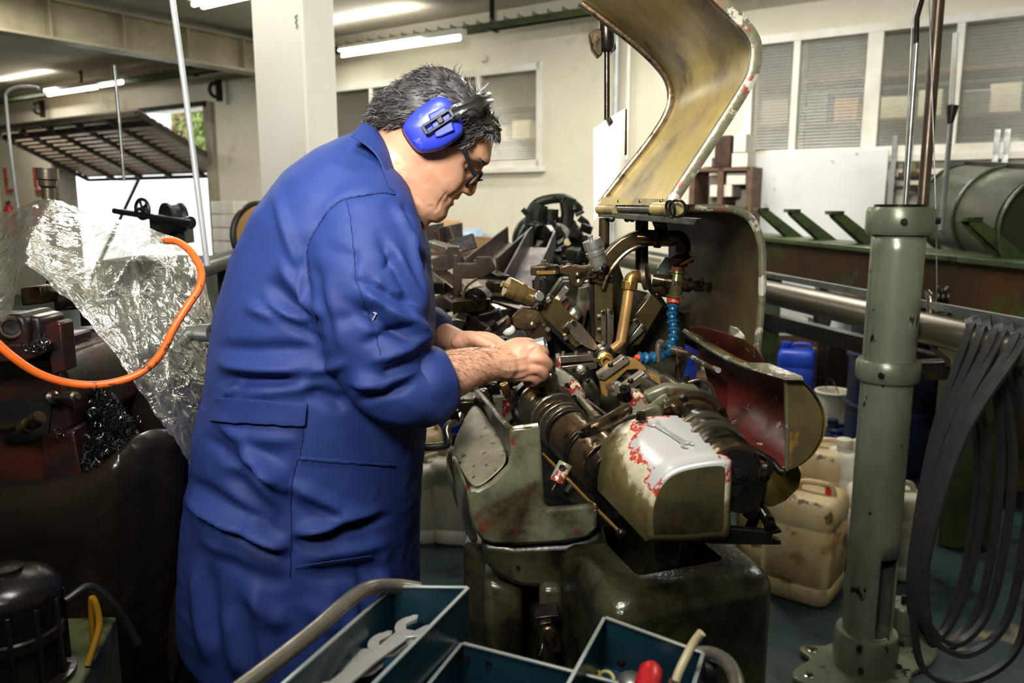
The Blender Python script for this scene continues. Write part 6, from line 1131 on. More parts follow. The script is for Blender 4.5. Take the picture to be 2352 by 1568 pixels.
# hook bracket with pulley
px_ = lambda *a: P(*a)
b = B(); b.tube(spline([P(2128, 670, 2.3), P(2138, 690, 2.28), P(2136, 750, 2.27), P(2148, 800, 2.25), P(2175, 822, 2.25), P(2180, 838, 2.25)], 6), .011, 12); b.obj('hook_arm', m_steel, BF)
b = B(); b.lathe(P(2150, 682, 2.32), (.9, -.4, 0), [(0, .034), (.006, .034), (.012, .026), (.02, .026), (.026, .034), (.032, .034)], 32); pu = b.obj('pulley', m_dsteel, BF); b = B(); b.cyl(P(2140, 720, 2.29), P(2180, 722, 2.2), .007, n=12); b.obj('axle', m_dsteel, pu)
b = B(); b.ppx([(2120, 690), (2134, 690), (2138, 740), (2128, 760), (2116, 740)], 2.3, .03); b.obj('bracket', m_dsteel, BF, bevel=.003); b = B(); b.ppx([(2105, 835), (2185, 830), (2185, 872), (2110, 876)], 2.33, .06); b.obj('clamp_block', m_brown, BF, bevel=.004)
for pts, r, mm, nm in (([(2158, -20, 2.42), (2118, 490, 2.40)], .0165, M('brown_rod', (96, 82, 66), (70, 58, 46), 10, .35, .6), 'lift_rod'), ([(2106, 95, 2.44), (2078, 490, 2.42)], .007, m_galv, 'thin_rod'), ([(2120, -10, 2.46), (2106, 40, 2.45), (2104, 100, 2.44)], .008, m_dkmetal, 'rod_hook'), ([(2098, -10, 2.4), (2074, 485, 2.4)], .002, m_galv, 'wire'), ([(2134, -10, 2.42), (2150, 500, 2.3), (2152, 665, 2.3)], .0018, m_galv, 'wire')):
    b = B(); b.tube([P(*q) for q in pts], r, 14); b.obj(nm, mm, BF)
HC = thing('hanging_handle_rod', 'thin rod with black handle grip hanging in front of the right window', 'rod', P(2187, 240, 3.2)); b = B(); b.cyl(P(2196, 75, 3.2), P(2186, 240, 3.2), .011, n=12); b.obj('white_rod', m_frame, HC); b = B(); b.lathe(P(2188, 242, 3.2), P(2182, 285, 3.2)-P(2188, 242, 3.2), [(0, .022), (.02, .02), (.07, .011)], 16); b.obj('grip', m_black, HC); b = B(); b.cyl(P(2184, 280, 3.2), P(2162, 530, 3.1), .010, n=10); b.obj('lower_rod', m_galv, HC)
# rubber belts hung over the tube
m_rub = M('black_rubber', (42, 41, 41), (30, 29, 29), 20, .55, bump=.0004, bscale=200)
def tube_at(px):   # point of the guide tube axis under a pixel column
    ts = np.linspace(0, 1, 400); q = ta+(tb2-ta)*ts[:, None]; X_, _y = proj(q); i = np.argmin(abs(X_-px)); return q[i]
for i, (pxt, bl, br, yb_, zoff, lab) in enumerate(((2222, 2092, 2210, 1478, .000, 'leftmost black V-belt hanging from the guide tube'), (2240, 2102, 2228, 1462, .012, 'second black V-belt from the left on the guide tube'), (2290, 2112, 2262, 1488, .0, 'middle black V-belt hanging from the guide tube'), (2312, 2122, 2290, 1478, .011, 'fourth black V-belt from the left on the guide tube'), (2338, 2128, 2330, 1502, .0, 'rightmost black V-belt, its loop widest at the bottom'), (2262, 2098, 2352, 1566, .022, 'longest black V-belt, its loop reaching the floor edge of the picture'))):
    c = tube_at(pxt); up = c+Z_*(rt+.006+zoff*.6); fr_ = c+np.array([-.03, -rt-.01-zoff, .01]); bkp = c+np.array([.02, rt+.01+zoff, -.01]); Yc = c[1]-.02
    pts = [up, c+np.array([-.012, -.03, rt*.75]), fr_, P(bl+(pxt-bl)*.42, 1000, Yc-.03), P(bl+8, 1250, Yc-.03), P(bl, 1390, Yc-.02), P(bl+24, yb_-28, Yc), P((bl+br)/2-10, yb_, Yc+.02), P(br-30, yb_-60, Yc+.04), P(br+10, yb_-190, Yc+.05), P(br+36, 1050, Yc+.06), bkp, c+np.array([.012, .03, rt*.75])]
    pts = spline(pts+[pts[0]], 7)[:-1]; rr_ = []
    for k in range(len(pts)):
        d_ = nrm(pts[(k+1) % len(pts)]-pts[k-1]); sd = nrm(td-d_*(td@d_)); n_ = np.cross(d_, sd); rr_.append([pts[k]+sd*a*.0115+n_*c_*.006 for a, c_ in ((-.7, -1), (.7, -1), (1, 1), (-1, 1))])
    b = B(); b.loft(rr_+[rr_[0]], cap=False); tag(b.obj('v_belt', m_rub), lab, 'belt', 'belts on the guide tube')
# ================================================================ cans and buckets on the floor
m_tan2 = M('stained_plastic_can', (196, 176, 134), (164, 136, 86), 5, .5, bump=.0006, bscale=30, spots=((112, 84, 44), 5, .58, .12), spots2=((88, 70, 44), 10, .66, .05)); m_wcan = M('white_plastic_can', (208, 204, 186), (184, 176, 150), 5, .5, spots=((150, 136, 100), 6, .6, .15)); m_bcan = M('blue_plastic_can', (34, 66, 178), (24, 50, 148), 5, .4)
def jerry(name, label, pos, w, d, h, rot, mat, cap=None, z=0, group='plastic cans on the floor', red=False):
    pos = np.array([pos[0], pos[1], z]); T_ = thing(name, label, 'canister', pos, group); x = np.array([math.cos(rot), math.sin(rot), 0]); y = np.array([-math.sin(rot), math.cos(rot), 0])
    def rr2(k, zz_, r=.045): return [pos+x*q[0]+y*q[1]+Z_*zz_ for q in [(p_[0], p_[1]) for p_ in rrect(-w/2*k, w/2*k, -d/2*k, d/2*k, r, 0, 6)]]
    rr_ = [rr2(.9, 0), rr2(.98, .012), rr2(1, .04), rr2(1, h*.18), rr2(.985, h*.185), rr2(.985, h*.2), rr2(1, h*.205), rr2(1, h*.72), rr2(.985, h*.73), rr2(.985, h*.745), rr2(1, h*.755), rr2(1, h*.88), rr2(.97, h*.94), rr2(.88, h*.985, .04), rr2(.7, h, .03)]
    b = B(); b.loft(rr_); b.obj('can_body', mat, T_, smooth=50)
    s0 = pos+x*(-w*.3)+Z_*h*.98; b = B(); b.lathe(s0, (0, 0, 1), [(0, .03), (.02, .028), (.022, .032), (.05, .032), (.052, .028)], 24); b.obj('screw_cap', cap or mat, T_)
    b = B(); b.tube(spline([pos+x*(-w*.14)+Z_*(h*.97), pos+x*(-w*.1)+Z_*(h*1.06), pos+x*(w*.1)+Z_*(h*1.085), pos+x*(w*.32)+Z_*(h*1.07), pos+x*(w*.38)+Z_*(h*.96)], 6), .011, 10); b.obj('handle', mat, T_)
    if red: b = B(); b.cyl(pos+x*w*.3+Z_*h*1.0, pos+x*w*.3+Z_*(h*1.0+.02), .014, n=14); b.obj('red_plug', m_red, T_)
    return T_
g0 = PZ(1900, 1405, 0)
jerry('jerrycan', 'large stained tan jerrycan on the green floor left of the stand', g0+np.array([-.03, .17, 0]), .25, .25, .385, math.radians(-38), m_tan2, red=True)
jerry('jerrycan', 'pale jerrycan standing behind the large stained one', PZ(1905, 1260, 0)+np.array([0, .12, 0]), .24, .24, .4, math.radians(-30), m_tan2)
jerry('jerrycan', 'dirty white jerrycan half hidden behind the grey-green stand', PZ(2048, 1345, 0)+np.array([.02, .14, 0]), .26, .22, .33, math.radians(-12), m_wcan)
jerry('jerrycan', 'white jerrycan with a torn label behind the stand column', PZ(1990, 1300, 0)+np.array([.02, .2, 0]), .2, .18, .42, math.radians(10), m_wcan)
jerry('jerrycan', 'tan jerrycan squeezed between the lathe tray and the large can', PZ(1800, 1330, 0)+np.array([.0, .22, 0]), .2, .22, .4, math.radians(10), m_tan2)
jerry('jerrycan', 'blue plastic jerrycan by the rear guard of the lathe', PZ(1822, 945, 0), .24, .2, .44, math.radians(-25), m_bcan)
jerry('detergent_bottle', 'white bottle with blue stripe label beside the blue jerrycan', PZ(1885, 925, 0), .2, .14, .36, math.radians(-6), m_wcan, z=.0)
q = PZ(1885, 925, 0); b = B()
for zz_, hh, cc in ((.12, .025, (80, 170, 200)), (.17, .02, (200, 200, 196)), (.2, .012, (110, 116, 122))):
    b = B(); x = np.array([math.cos(math.radians(-6)), math.sin(math.radians(-6)), 0]); y = np.array([-x[1], x[0], 0]); b.box(q+Z_*(zz_+.05)-y*.0705, (.15, .002, hh), x, y); 
    o = b.obj('label_stripe', M('stripe_%d' % cc[0], cc, cc, 3, .6), bpy.data.objects['detergent_bottle'])
jerry('jerrycan', 'white jerrycan with red cap on the floor behind the crank handle', PZ(1000, 1250, 0)+np.array([-.02, .1, 0]), .22, .2, .33, math.radians(15), m_wcan, m_red)
jerry('jerrycan', 'dirty grey jerrycan with a dark stain beside the lathe base', PZ(1035, 1275, 0)+np.array([.02, .2, 0]), .2, .24, .36, math.radians(-10), m_wcan)
jerry('jerrycan', 'stained tan jerrycan partly hidden by the coat hem', PZ(965, 1245, 0)+np.array([-.02, .25, 0]), .2, .2, .42, math.radians(5), m_tan2)
jerry('jerrycan', 'blue plastic jerrycan behind the hoses at the rear of the lathe', PZ(1590, 1060, 0)+np.array([.0, .5, 0]), .22, .2, .62, math.radians(0), m_bcan)
jerry('jerrycan', 'blue plastic jerrycan under the machinist\'s forearm', PZ(1010, 1120, 0)+np.array([0, .3, 0]), .24, .22, .6, math.radians(0), m_bcan)
def bucket(name, label, pos, r, h, mat, cat='bucket', rim=True):
    T_ = thing(name, label, cat, pos); b = B(); b.lathe(pos, (0, 0, 1), [(0, r*.84), (h*.96, r*.97), (h, r), (h, r*.93), (h*.1, r*.8)], 36); b.obj('bucket_wall', mat, T_)
    if rim: b = B(); b.torus(pos+Z_*h*.98, (0, 0, 1), r, .008, 36, 8); b.obj('rim', mat, T_)
    b = B(); b.torus(pos+Z_*h*.9, (1, 0, .25), r*.98, .003, 20, 6, 0, math.pi); b.obj('bail', m_dkmetal, T_)
bucket('plastic_tub', 'white plastic tub on the floor below the striped bottle', PZ(1908, 985, 0), .105, .25, m_wcan)
bucket('paint_bucket', 'stained cream bucket with lid beside the stand column', PZ(1978, 890, 0), .085, .36, m_tan2)
DR = thing('oil_drum', 'blue steel oil drum behind the hanging belts', 'drum', PZ(2140, 1150, 0)); q = PZ(2150, 1120, 0)+np.array([.0, .42, 0]); b = B(); b.lathe(q, (0, 0, 1), [(0, .27), (.02, .285), (.3, .28), (.31, .295), (.33, .295), (.34, .28), (.58, .28), (.59, .295), (.61, .295), (.62, .28), (.84, .28), (.86, .29), (.87, .27), (.85, .26)], 48); b.obj('drum_shell', M('dark_blue_drum', (26, 40, 84), (18, 28, 60), 4, .4, .2, spots=((60, 50, 40), 8, .62, .08)), DR); b = B(); b.cyl(q+Z_*.84, q+Z_*.855, .262, n=40); b.obj('drum_lid', m_brown, DR)
jerry('blue_funnel_can', 'small dark blue can standing by the white tub', PZ(1912, 1025, 0)+np.array([.03, 0, 0]), .14, .12, .12, .2, MATS['dark_blue_drum'])
WG = thing('counterweight', 'round iron counterweight standing behind the stand foot', 'weight', PZ(2070, 1510, 0)); q = PZ(2066, 1500, 0)+np.array([.03, .06, 0]); b = B(); b.lathe(q, (0, 0, 1), [(0, .052), (.01, .056), (.05, .056), (.052, .05), (.056, .05), (.058, .056), (.13, .056), (.14, .05), (.14, .022), (.137, .02)], 32); b.obj('weight_body', MATS['grey_green_enamel'], WG); b = B(); b.cyl(q+Z_*.138, q+Z_*.165, .008, n=10); b.obj('hook_eye', m_dsteel, WG)
CR = thing('wooden_crate', 'dark brown crate on the floor behind the open red cover', 'crate', P(1805, 800, 5.62)*[1, 1, 0]); q = P(1805, 800, 5.62)*[1, 1, 0]
for i in range(6):
    b = B(); b.box(q+np.array([0, -.11, .06+.1*i]), (.38, .018, .085)); b.obj('plank', m_wood, CR, bevel=.003)
    for s in (-1, 1): b = B(); b.box(q+np.array([s*.19, 0, .06+.1*i]), (.018, .2, .085)); b.obj('plank', m_brown, CR, bevel=.003)
b = B(); b.box(q+np.array([0, 0, .01]), (.36, .2, .02)); b.obj('crate_floor', m_wood, CR)
# rusty cable drum, cabinet, floor strip
RD = thing('rusty_reel', 'rusty brown steel reel standing under the green beam', 'reel', P(1950, 690, 5.3)*[1, 1, 0]); q = P(1950, 690, 5.3)
for s in (-1, 1): b = B(); b.lathe(q+U_*s*.14, U_*s, [(0, .25), (.03, .25), (.03, .22), (.015, .21), (.015, .06), (.03, .05)], 40); b.obj('flange', m_rust, RD)
b = B(); b.box(q*[1, 1, 0]+[0, 0, (q[2]-.251)/2], (.3, .2, q[2]-.251)); b.obj('reel_stand', m_brown, RD); b = B(); b.cyl(q-U_*.15, q+U_*.15, .12, n=24); b.obj('core', m_rust, RD)
CB2 = thing('olive_cabinet', 'olive brown metal cabinet at the right edge of the picture', 'cabinet', PZ(2320, 1190, 0)); q0 = PZ(2215, 1150, 0); zc_ = P(2260, 690, q0[1])[2]
m_cab = M('olive_brown_cabinet', (96, 78, 34), (70, 56, 28), 5, .45, .1, bump=.0005, bscale=40, spots=((44, 36, 22), 8, .6, .1)); b = B(); b.prism([q0+Z_*.08, q0+Z_*.08+np.array([.95, -.55, 0]), q0+Z_*.08+np.array([1.3, .1, 0]), q0+Z_*.08+np.array([.3, .6, 0])], (0, 0, zc_-.08)); cb_ = b.obj('cabinet_body', m_cab, CB2, bevel=.01); b = B(); b.prism([q0+np.array([.04, .03, 0]), q0+np.array([.93, -.5, 0]), q0+np.array([1.25, .1, 0]), q0+np.array([.3, .55, 0])], (0, 0, .08)); b.obj('plinth', m_black, CB2)
# ================================================================ green bar magazine beam
BM = thing('bar_magazine', 'long green and rust-brown bar magazine beam with angled green brackets', 'machine', P(2000, 700, 3.7)*[1, 1, 0])
bl_, br_ = P(1700, 543, 4.7), P(2420, 618, 2.85); bd = nrm(br_-bl_); ht = .2
b = B(); b.bar(bl_-[0, 0, ht/2], br_-[0, 0, ht/2], .10, ht); b.obj('beam', M('rust_beam', (84, 54, 26), (56, 40, 24), 4, .4, .2, spots=((70, 80, 34), 5, .58, .1)), BM, bevel=.006)
b = B(); b.bar(bl_+[0, 0, .012], br_+[0, 0, .012], .26, .024); b.obj('top_plate', m_green, BM, bevel=.004)
b = B(); b.bar(bl_-[0, -.1, ht+.25], br_-[0, -.1, ht+.25], .06, .08); b.obj('lower_rail', m_brown, BM)
for px in (1740, 1815, 1915, 2232):
    ts = np.linspace(0, 1, 300); X_, _y = proj(bl_+(br_-bl_)*ts[:, None]); c = bl_+(br_-bl_)*ts[np.argmin(abs(X_-px-55))]; k = c[1]/3.9
    for s, w in ((-1, .012), (1, .012)): b = B(); b.prism([c+np.array([.02, s*.03, .02]), c+np.array([.11, s*.03, .02]), c+np.array([-.08, s*.03, .16]), c+np.array([-.14, s*.03, .17]), c+np.array([-.12, s*.03, .14])], (0, w, 0)); b.obj('bracket_cheek', m_green, BM, bevel=.002)
    b = B(); b.bar(c+np.array([.06, 0, .025]), c+np.array([-.11, 0, .155]), .055, .012); b.obj('bracket_web', m_green, BM); b = B(); b.box(c+np.array([-.12, 0, .168]), (.06, .08, .016)); b.obj('bracket_pad', m_green, BM)
for px in (1765, 2290):
    ts = np.linspace(0, 1, 300); X_, _y = proj(bl_+(br_-bl_)*ts[:, None]); c = bl_+(br_-bl_)*ts[np.argmin(abs(X_-px))]; b = B(); b.prism([c*[1, 1, 0]+[-.09, .06, 0], c*[1, 1, 0]+[.09, .0, 0], c*[1, 1, 0]+[.09, .12, 0], c*[1, 1, 0]+[-.09, .18, 0]], (0, 0, c[2]-ht)); b.obj('beam_leg', m_green, BM, bevel=.006)
GD = thing('green_guard_drum', 'large dark green cylindrical guard on the bar magazine at far right', 'machine guard', P(2290, 560, 3.3)); ga, gb = P(2215, 480, 3.85), P(2420, 520, 3.05); gdv = nrm(gb-ga)
m_dg = M('dark_green_enamel', (58, 64, 46), (40, 46, 34), 4, .32, .2)
b = B(); b.lathe(ga, gdv, [(0, .16), (.0, .2), (.03, .21), (np.linalg.norm(gb-ga), .21)], 44); gg = b.obj('guard_shell', m_dg, GD)
for t in (0.0, .42, .85): b = B(); b.torus(ga+gdv*t, gdv, .212, .008, 40, 8); b.obj('guard_band', m_green, gg)
b = B(); b.bar(ga+[0, 0, .215], gb+[0, 0, .215], .05, .02); b.obj('top_strap', m_dkmetal, gg); b = B(); b.prism([ga*[1, 1, 0]+[-.02, 0, .8], gb*[1, 1, 0]+[0, 0, .8], gb*[1, 1, 0]+[.1, .1, .8], ga*[1, 1, 0]+[.1, .1, .8]], (0, 0, ga[2]-.95)); b.obj('guard_support', m_green, GD)
# ================================================================ background: second lathe head, racks, boxes, shelving
m_dgm = M('dark_green_machine', (44, 50, 34), (24, 26, 19), 9, .32, .3, bump=.001, bscale=40, spots=((16, 14, 11), 14, .54, .12))
G2 = thing('background_lathe', 'dark green lathe with curved tool arms standing by the cream wall', 'lathe', P(1280, 640, 3.5)*[1, 1, 0])
def bp2(name, poly, Y, t, mat=m_dgm, bevel=.006): b = B(); b.ppx(poly, Y, t); return b.obj(name, mat, G2, bevel=bevel)
b = B(); b.tube(spline([P(*q, 3.5) for q in ((1216, 490), (1232, 468), (1260, 458), (1296, 456), (1318, 470), (1332, 484))], 6), .022, 10); b.obj('upper_arm', m_dgm, G2)
b = B(); b.tube(spline([P(*q, 3.52) for q in ((1194, 568), (1192, 545), (1202, 522), (1222, 506), (1238, 500))], 6), .03, 12); b.obj('guard_ring', m_dgm, G2)
for pts, r in (([(1200, 480), (1218, 500)], .012), ([(1218, 492), (1214, 510), (1232, 512)], .022), ([(1242, 470), (1234, 500), (1238, 530)], .035), ([(1300, 462), (1304, 490), (1300, 520)], .03), ([(1316, 458), (1322, 478), (1300, 488)], .014), ([(1330, 500), (1346, 512), (1352, 528)], .016), ([(1322, 494), (1340, 484)], .010), ([(1290, 465), (1296, 452)], .010), ([(1274, 460), (1274, 450)], .008), ([(1268, 480), (1266, 520)], .03)):
    b = B(); b.tube([P(*q, 3.48) for q in pts], r, 10); b.obj('tool_arm', m_dgm, G2)
bp2('spider_plate', [(1215, 530), (1235, 505), (1260, 495), (1310, 500), (1335, 525), (1350, 560), (1358, 620), (1200, 620), (1200, 570)], 3.55, .12)
for x, y, r, mm in ((1282, 545, .06, m_dgm), (1306, 556, .03, m_cross), (1240, 575, .045, m_dsteel), (1325, 590, .05, m_dgm)):
    b = B(); b.lathe(P(x, y, 3.55), (-.1, -1, .05), [(0, r), (.1, r), (.1, r*.6), (.16, r*.5)], 20); b.obj('gear_boss', mm, G2)
for i in range(26):
    x, y = random.uniform(1212, 1345), random.uniform(505, 615); a_ = random.uniform(0, math.pi); L_ = random.uniform(12, 34); b = B(); Yq = random.uniform(3.35, 3.5); b.bar(P(x, y, Yq), P(x+L_*math.cos(a_), y+L_*math.sin(a_)*.8, Yq-.03), random.uniform(.015, .045), random.uniform(.015, .05)); b.obj('tool_block', (m_dgm, m_dsteel, m_dgm, m_brown)[i % 4], G2, bevel=.004)
bp2('lathe_bed', [(1150, 600), (1370, 595), (1400, 760), (1150, 780)], 3.6, .5); bp2('bed_shelf', [(1180, 574), (1222, 568), (1222, 592), (1180, 598)], 3.45, .2, m_black)
b = B(); b.box(P(1280, 800, 3.9)*[1, 1, 0]+[0, 0, .4], (.9, .7, .8)); b.obj('pedestal', m_dgm, G2, bevel=.02)
b = B(); b.box(P(1165, 575, 3.7), (.065, .08, .07)); b.box(P(1165, 575, 3.7)+[0, 0, .02], (.02, .085, .04)); b.obj('green_vee_block', m_green, G2, bevel=.003)
# bar rack of rusty channels
RK_ = thing('bar_rack', 'rusty steel bar rack of slanted channels behind the machinist\'s hands', 'rack', P(1100, 760, 2.6)*[1, 1, 0])
def ch(a, c, w, h, mat=m_rust, nm='channel'):
    b = B(); p0, p1 = P(*a), P(*c); d_ = nrm(p1-p0); sd = nrm(np.cross(d_, Z_)); up = np.cross(sd, d_); b.bar(p0, p1, w, .006); b.bar(p0+sd*w/2+up*h/2, p1+sd*w/2+up*h/2, .006, h); b.bar(p0-sd*w/2+up*h/2, p1-sd*w/2+up*h/2, .006, h); b.obj(nm, mat, RK_)
ch((1190, 690, 2.5), (1245, 570, 3.0), .10, .07); ch((1108, 640, 2.6), (1195, 560, 3.2), .1, .07); ch((985, 560, 3.0), (1040, 545, 3.3), .08, .06)
for a, c, w, mm in (((1000, 625, 2.7), (1090, 690, 2.3), .06, m_osteel), ((990, 560, 2.9), (1040, 575, 2.7), .05, m_steel), ((1010, 650, 2.6), (1110, 740, 2.2), .05, m_dsteel), ((1060, 640, 2.5), (1160, 720, 2.2), .05, m_steel), ((1040, 690, 2.4), (1140, 760, 2.1), .06, m_rust), ((1000, 740, 2.3), (1110, 780, 2.1), .08, m_brown), ((1070, 600, 2.8), (1160, 640, 2.5), .04, m_dsteel), ((1120, 690, 2.3), (1210, 720, 2.2), .05, m_osteel)):
    b = B(); b.bar(P(*a), P(*c), w, w*.5); b.obj('bar_stock', mm, RK_, bevel=.003)
for i, (x, y, Y) in enumerate(((1000, 660, 2.5), (1010, 700, 2.45), (1085, 700, 2.2), (1130, 735, 2.15), (1160, 690, 2.3), (1030, 600, 2.7), (1110, 610, 2.6), (1065, 560, 2.9), (1180, 740, 2.2), (1020, 540, 3.1), (1150, 660, 2.4))):
    b = B(); b.box(P(x, y, Y), (.07+.02*(i % 3), .06, .04+.015*(i % 2)), (1, .4*(i % 3-1), .3*(i % 2))); b.obj('clamp_block', (m_dsteel, m_rust, m_osteel, m_brown)[i % 4], RK_, bevel=.004)
b = B(); b.ppx([(1040, 588), (1050, 586), (1050, 606), (1094, 604), (1094, 590), (1126, 590), (1140, 618), (1108, 640), (1060, 640), (1064, 730), (1040, 730)], 2.35, .03); b.obj('rack_upright', m_rust, RK_, bevel=.003)
b = B(); b.ppx([(1020, 745), (1048, 730), (1070, 736), (1060, 762), (1030, 775)], 2.1, .12); b.obj('end_block', m_steel, RK_, bevel=.004); b = B(); b.lathe(P(1105, 685, 2.25), (-.3, -1, 0), [(0, .035), (.05, .035), (.05, .02), (.08, .018)], 24); b.obj('roller', m_dsteel, RK_)
b = B(); b.tube(spline([P(*q, 2.2) for q in ((1095, 640), (1070, 660), (1064, 690), (1072, 715), (1094, 722))], 6), .004, 8); b.obj('wire_loop', m_gold, RK_)
for x in (930, 1120): b = B(); b.box(P(x, 800, 2.5)*[1, 1, 0]+[0, 0, .5], (.05, .05, 1.0)); b.obj('rack_leg', m_brown, RK_)
b = B(); b.box(P(1040, 760, 2.6)*[1, 1, 0]+[0, .1, .95], (.6, .6, .04)); b.obj('rack_shelf', m_brown, RK_)
# cardboard boxes on a bench by the wall
BT = thing('wall_bench', 'low bench carrying cardboard boxes against the cream wall', 'bench', PW(1060, 700, 5.7)*[1, 1, 0]); zb2 = PW(1060, 575, 5.7)[2]; c = PW(1060, 575, 5.7)
b = B(); b.box(c-[0, 0, .02], (.9, .5, .04), U_, V_); b.obj('bench_top', m_wood, BT)
for s in (-1, 1): b = B(); b.bar((c+U_*s*.4)*[1, 1, 0], c+U_*s*.4-[0, 0, .04], .05, .05, V_); b.obj('leg', m_rust, BT)
def carton(name, label, px0, px1, py0, py1, v, d=.25, flap=False, mat=None, lab=False):
    a = PW(px0, py1, v); c = PW(px1, py1, v); h = PW(px0, py0, v)[2]-a[2]; T_ = thing(name, label, 'box', a, None); u0, u1 = a@U_, c@U_
    b = B(); b.prism([R(u0, v, a[2]), R(u1, v, a[2]), R(u1, v+d, a[2]), R(u0, v+d, a[2])], (0, 0, h)); b.obj('box_body', mat or m_card, T_, smooth=0, bevel=.003)
    if flap:
        b = B(); b.prism([R(u0, v, a[2]+h), R(u1, v, a[2]+h), R(u1, v+.12, a[2]+h+.08), R(u0, v+.12, a[2]+h+.08)], (0, .004, .003)); b.obj('flap', m_card, T_)
    if lab: b = B(); w = u0-u1; b.prism([R(u0-w*.12, v-.002, a[2]+h*.1), R(u0-w*.5, v-.002, a[2]+h*.1), R(u0-w*.5, v-.002, a[2]+h*.8), R(u0-w*.12, v-.002, a[2]+h*.8)], V_*.002); b.obj('paper_label', m_paper, T_)
    return T_
carton('cardboard_box', 'open cardboard box with raised flaps on the wall bench', 998, 1042, 528, 572, 5.65, flap=True)
carton('cardboard_box', 'cardboard box with white label on the wall bench', 1044, 1106, 545, 575, 5.6, lab=True)
q = PW(1078, 540, 5.68); b = B(); g = [[q+U_*(-.16+.32*i/9)+V_*(-.08+.2*j/7)+Z_*(.06*math.sin(math.pi*i/9)*math.sin(math.pi*j/7)+.03*mnoise.noise(Vector((i*.8, j*.9, 1)))) for i in range(10)] for j in range(8)]; b.sheet(g, .004); tag(b.obj('plastic_bag', M('blue_white_bag', (205, 210, 212), (120, 160, 196), 5, .35)), 'blue and white plastic bag lying on the labelled cardboard box', 'bag')
# timber shelf with cartons
SH = thing('timber_shelf', 'brown timber shelf unit against the wall behind the hood', 'shelf', PW(1650, 600, 5.75)*[1, 1, 0]); u0, u1 = PW(1590, 400, 5.75)@U_, PW(1722, 400, 5.75)@U_; zts = PW(1650, 385, 5.75)[2]
for u in (u0, u1, (u0+u1)/2): b = B(); b.prism([R(u-.02, 5.75, 0), R(u+.02, 5.75, 0), R(u+.02, 6.05, 0), R(u-.02, 6.05, 0)], (0, 0, zts)); b.obj('upright', m_wood, SH)
for z in (zts, zts-.28, zts-.56, zts-.84, .1): b = B(); b.prism([R(u0, 5.75, z-.025), R(u1, 5.75, z-.025), R(u1, 6.05, z-.025), R(u0, 6.05, z-.025)], (0, 0, .025)); b.obj('board', m_wood, SH)
for nm, lab, a, bb_, c_, d_, mm in (('carton', 'brown carton standing on top of the timber shelf', 1640, 1676, 312, 384, m_rust), ('carton', 'white carton stacked on the right end of the timber shelf', 1680, 1716, 352, 384, m_paper), ('carton', 'small white carton on top of the right stack of the timber shelf', 1684, 1712, 308, 350, m_paper), ('carton', 'small white carton on the left end of the timber shelf top', 1610, 1634, 362, 384, m_paper), ('carton', 'white carton in the upper bay of the timber shelf', 1668, 1712, 398, 424, m_paper), ('carton', 'pale carton lying in the middle of the timber shelf', 1630, 1680, 425, 452, m_paper)): carton(nm, lab, a, bb_, c_, d_, 5.78, .2, mat=mm)
# white panel leaning on the wall, grey steel shelf
b = B(); a, c = PW(1733, 345, 5.98), PW(2042, 336, 5.98); b.prism([R(a@U_, 5.98, .35), R(c@U_, 5.98, .35), R(c@U_, 6.02, .35), R(a@U_, 6.02, .35)], (0, 0, 1.42)); tag(b.obj('white_panel', M('white_board', (218, 220, 216), (204, 206, 200), 2, .45, spots=((150, 150, 144), 9, .74, .05)), bevel=.004), 'large plain white panel on the wall below the right window', 'panel')
SS = thing('steel_shelf', 'grey slotted steel shelf on the wall at the right', 'shelf', PW(2150, 600, 5.75)*[1, 1, 0]); u0, u1 = PW(2050, 400, 5.75)@U_, PW(2360, 400, 5.75)@U_
for u in (u0, u0-.09, PW(2282, 400, 5.75)@U_, PW(2305, 400, 5.75)@U_): b = B(); b.prism([R(u-.015, 5.74, 0), R(u+.015, 5.74, 0), R(u+.015, 5.78, 0), R(u-.015, 5.78, 0)], (0, 0, PW(2050, 312, 5.75)[2] if u > u1+.3 else PW(2290, 298, 5.75)[2])); b.obj('upright', m_galv, SS)
for py in (412, 434, 500): z = PW(2100, py, 5.75)[2]; b = B(); b.prism([R(u0, 5.76, z), R(u1, 5.76, z), R(u1, 6.05, z), R(u0, 6.05, z)], (0, 0, .02)); b.obj('shelf_plate', m_dkmetal, SS)
carton('tool_case', 'black tool case lying open on the grey steel shelf', 2178, 2234, 368, 410, 5.8, .1, mat=m_black); carton('parts_tray', 'brown parts tray on the grey steel shelf', 2110, 2200, 400, 412, 5.78, .2, mat=m_rust); carton('parts_tray', 'brown wooden box beside the black tool case', 2062, 2106, 396, 412, 5.78, .2, mat=m_wood); carton('grey_tin', 'greenish grey tin on the left of the grey steel shelf', 2072, 2104, 374, 396, 5.82, .15, mat=m_cross)
jerry('blue_canister', 'blue canister on the lower steel shelf near the belts', PW(2160, 500, 5.85), .26, .18, .2, AZ, m_bcan, M('yellow_cap', (220, 180, 50), None, 5, .4), z=PW(2160, 502, 5.85)[2]+.02, group=None); jerry('yellow_canister', 'yellow canister with red band on the lower steel shelf', PW(2186, 480, 5.9), .14, .12, .2, AZ, M('yellow_can', (216, 176, 60), (200, 60, 40), 6, .4, contrast=.05), m_red, z=PW(2160, 502, 5.85)[2]+.02, group=None)
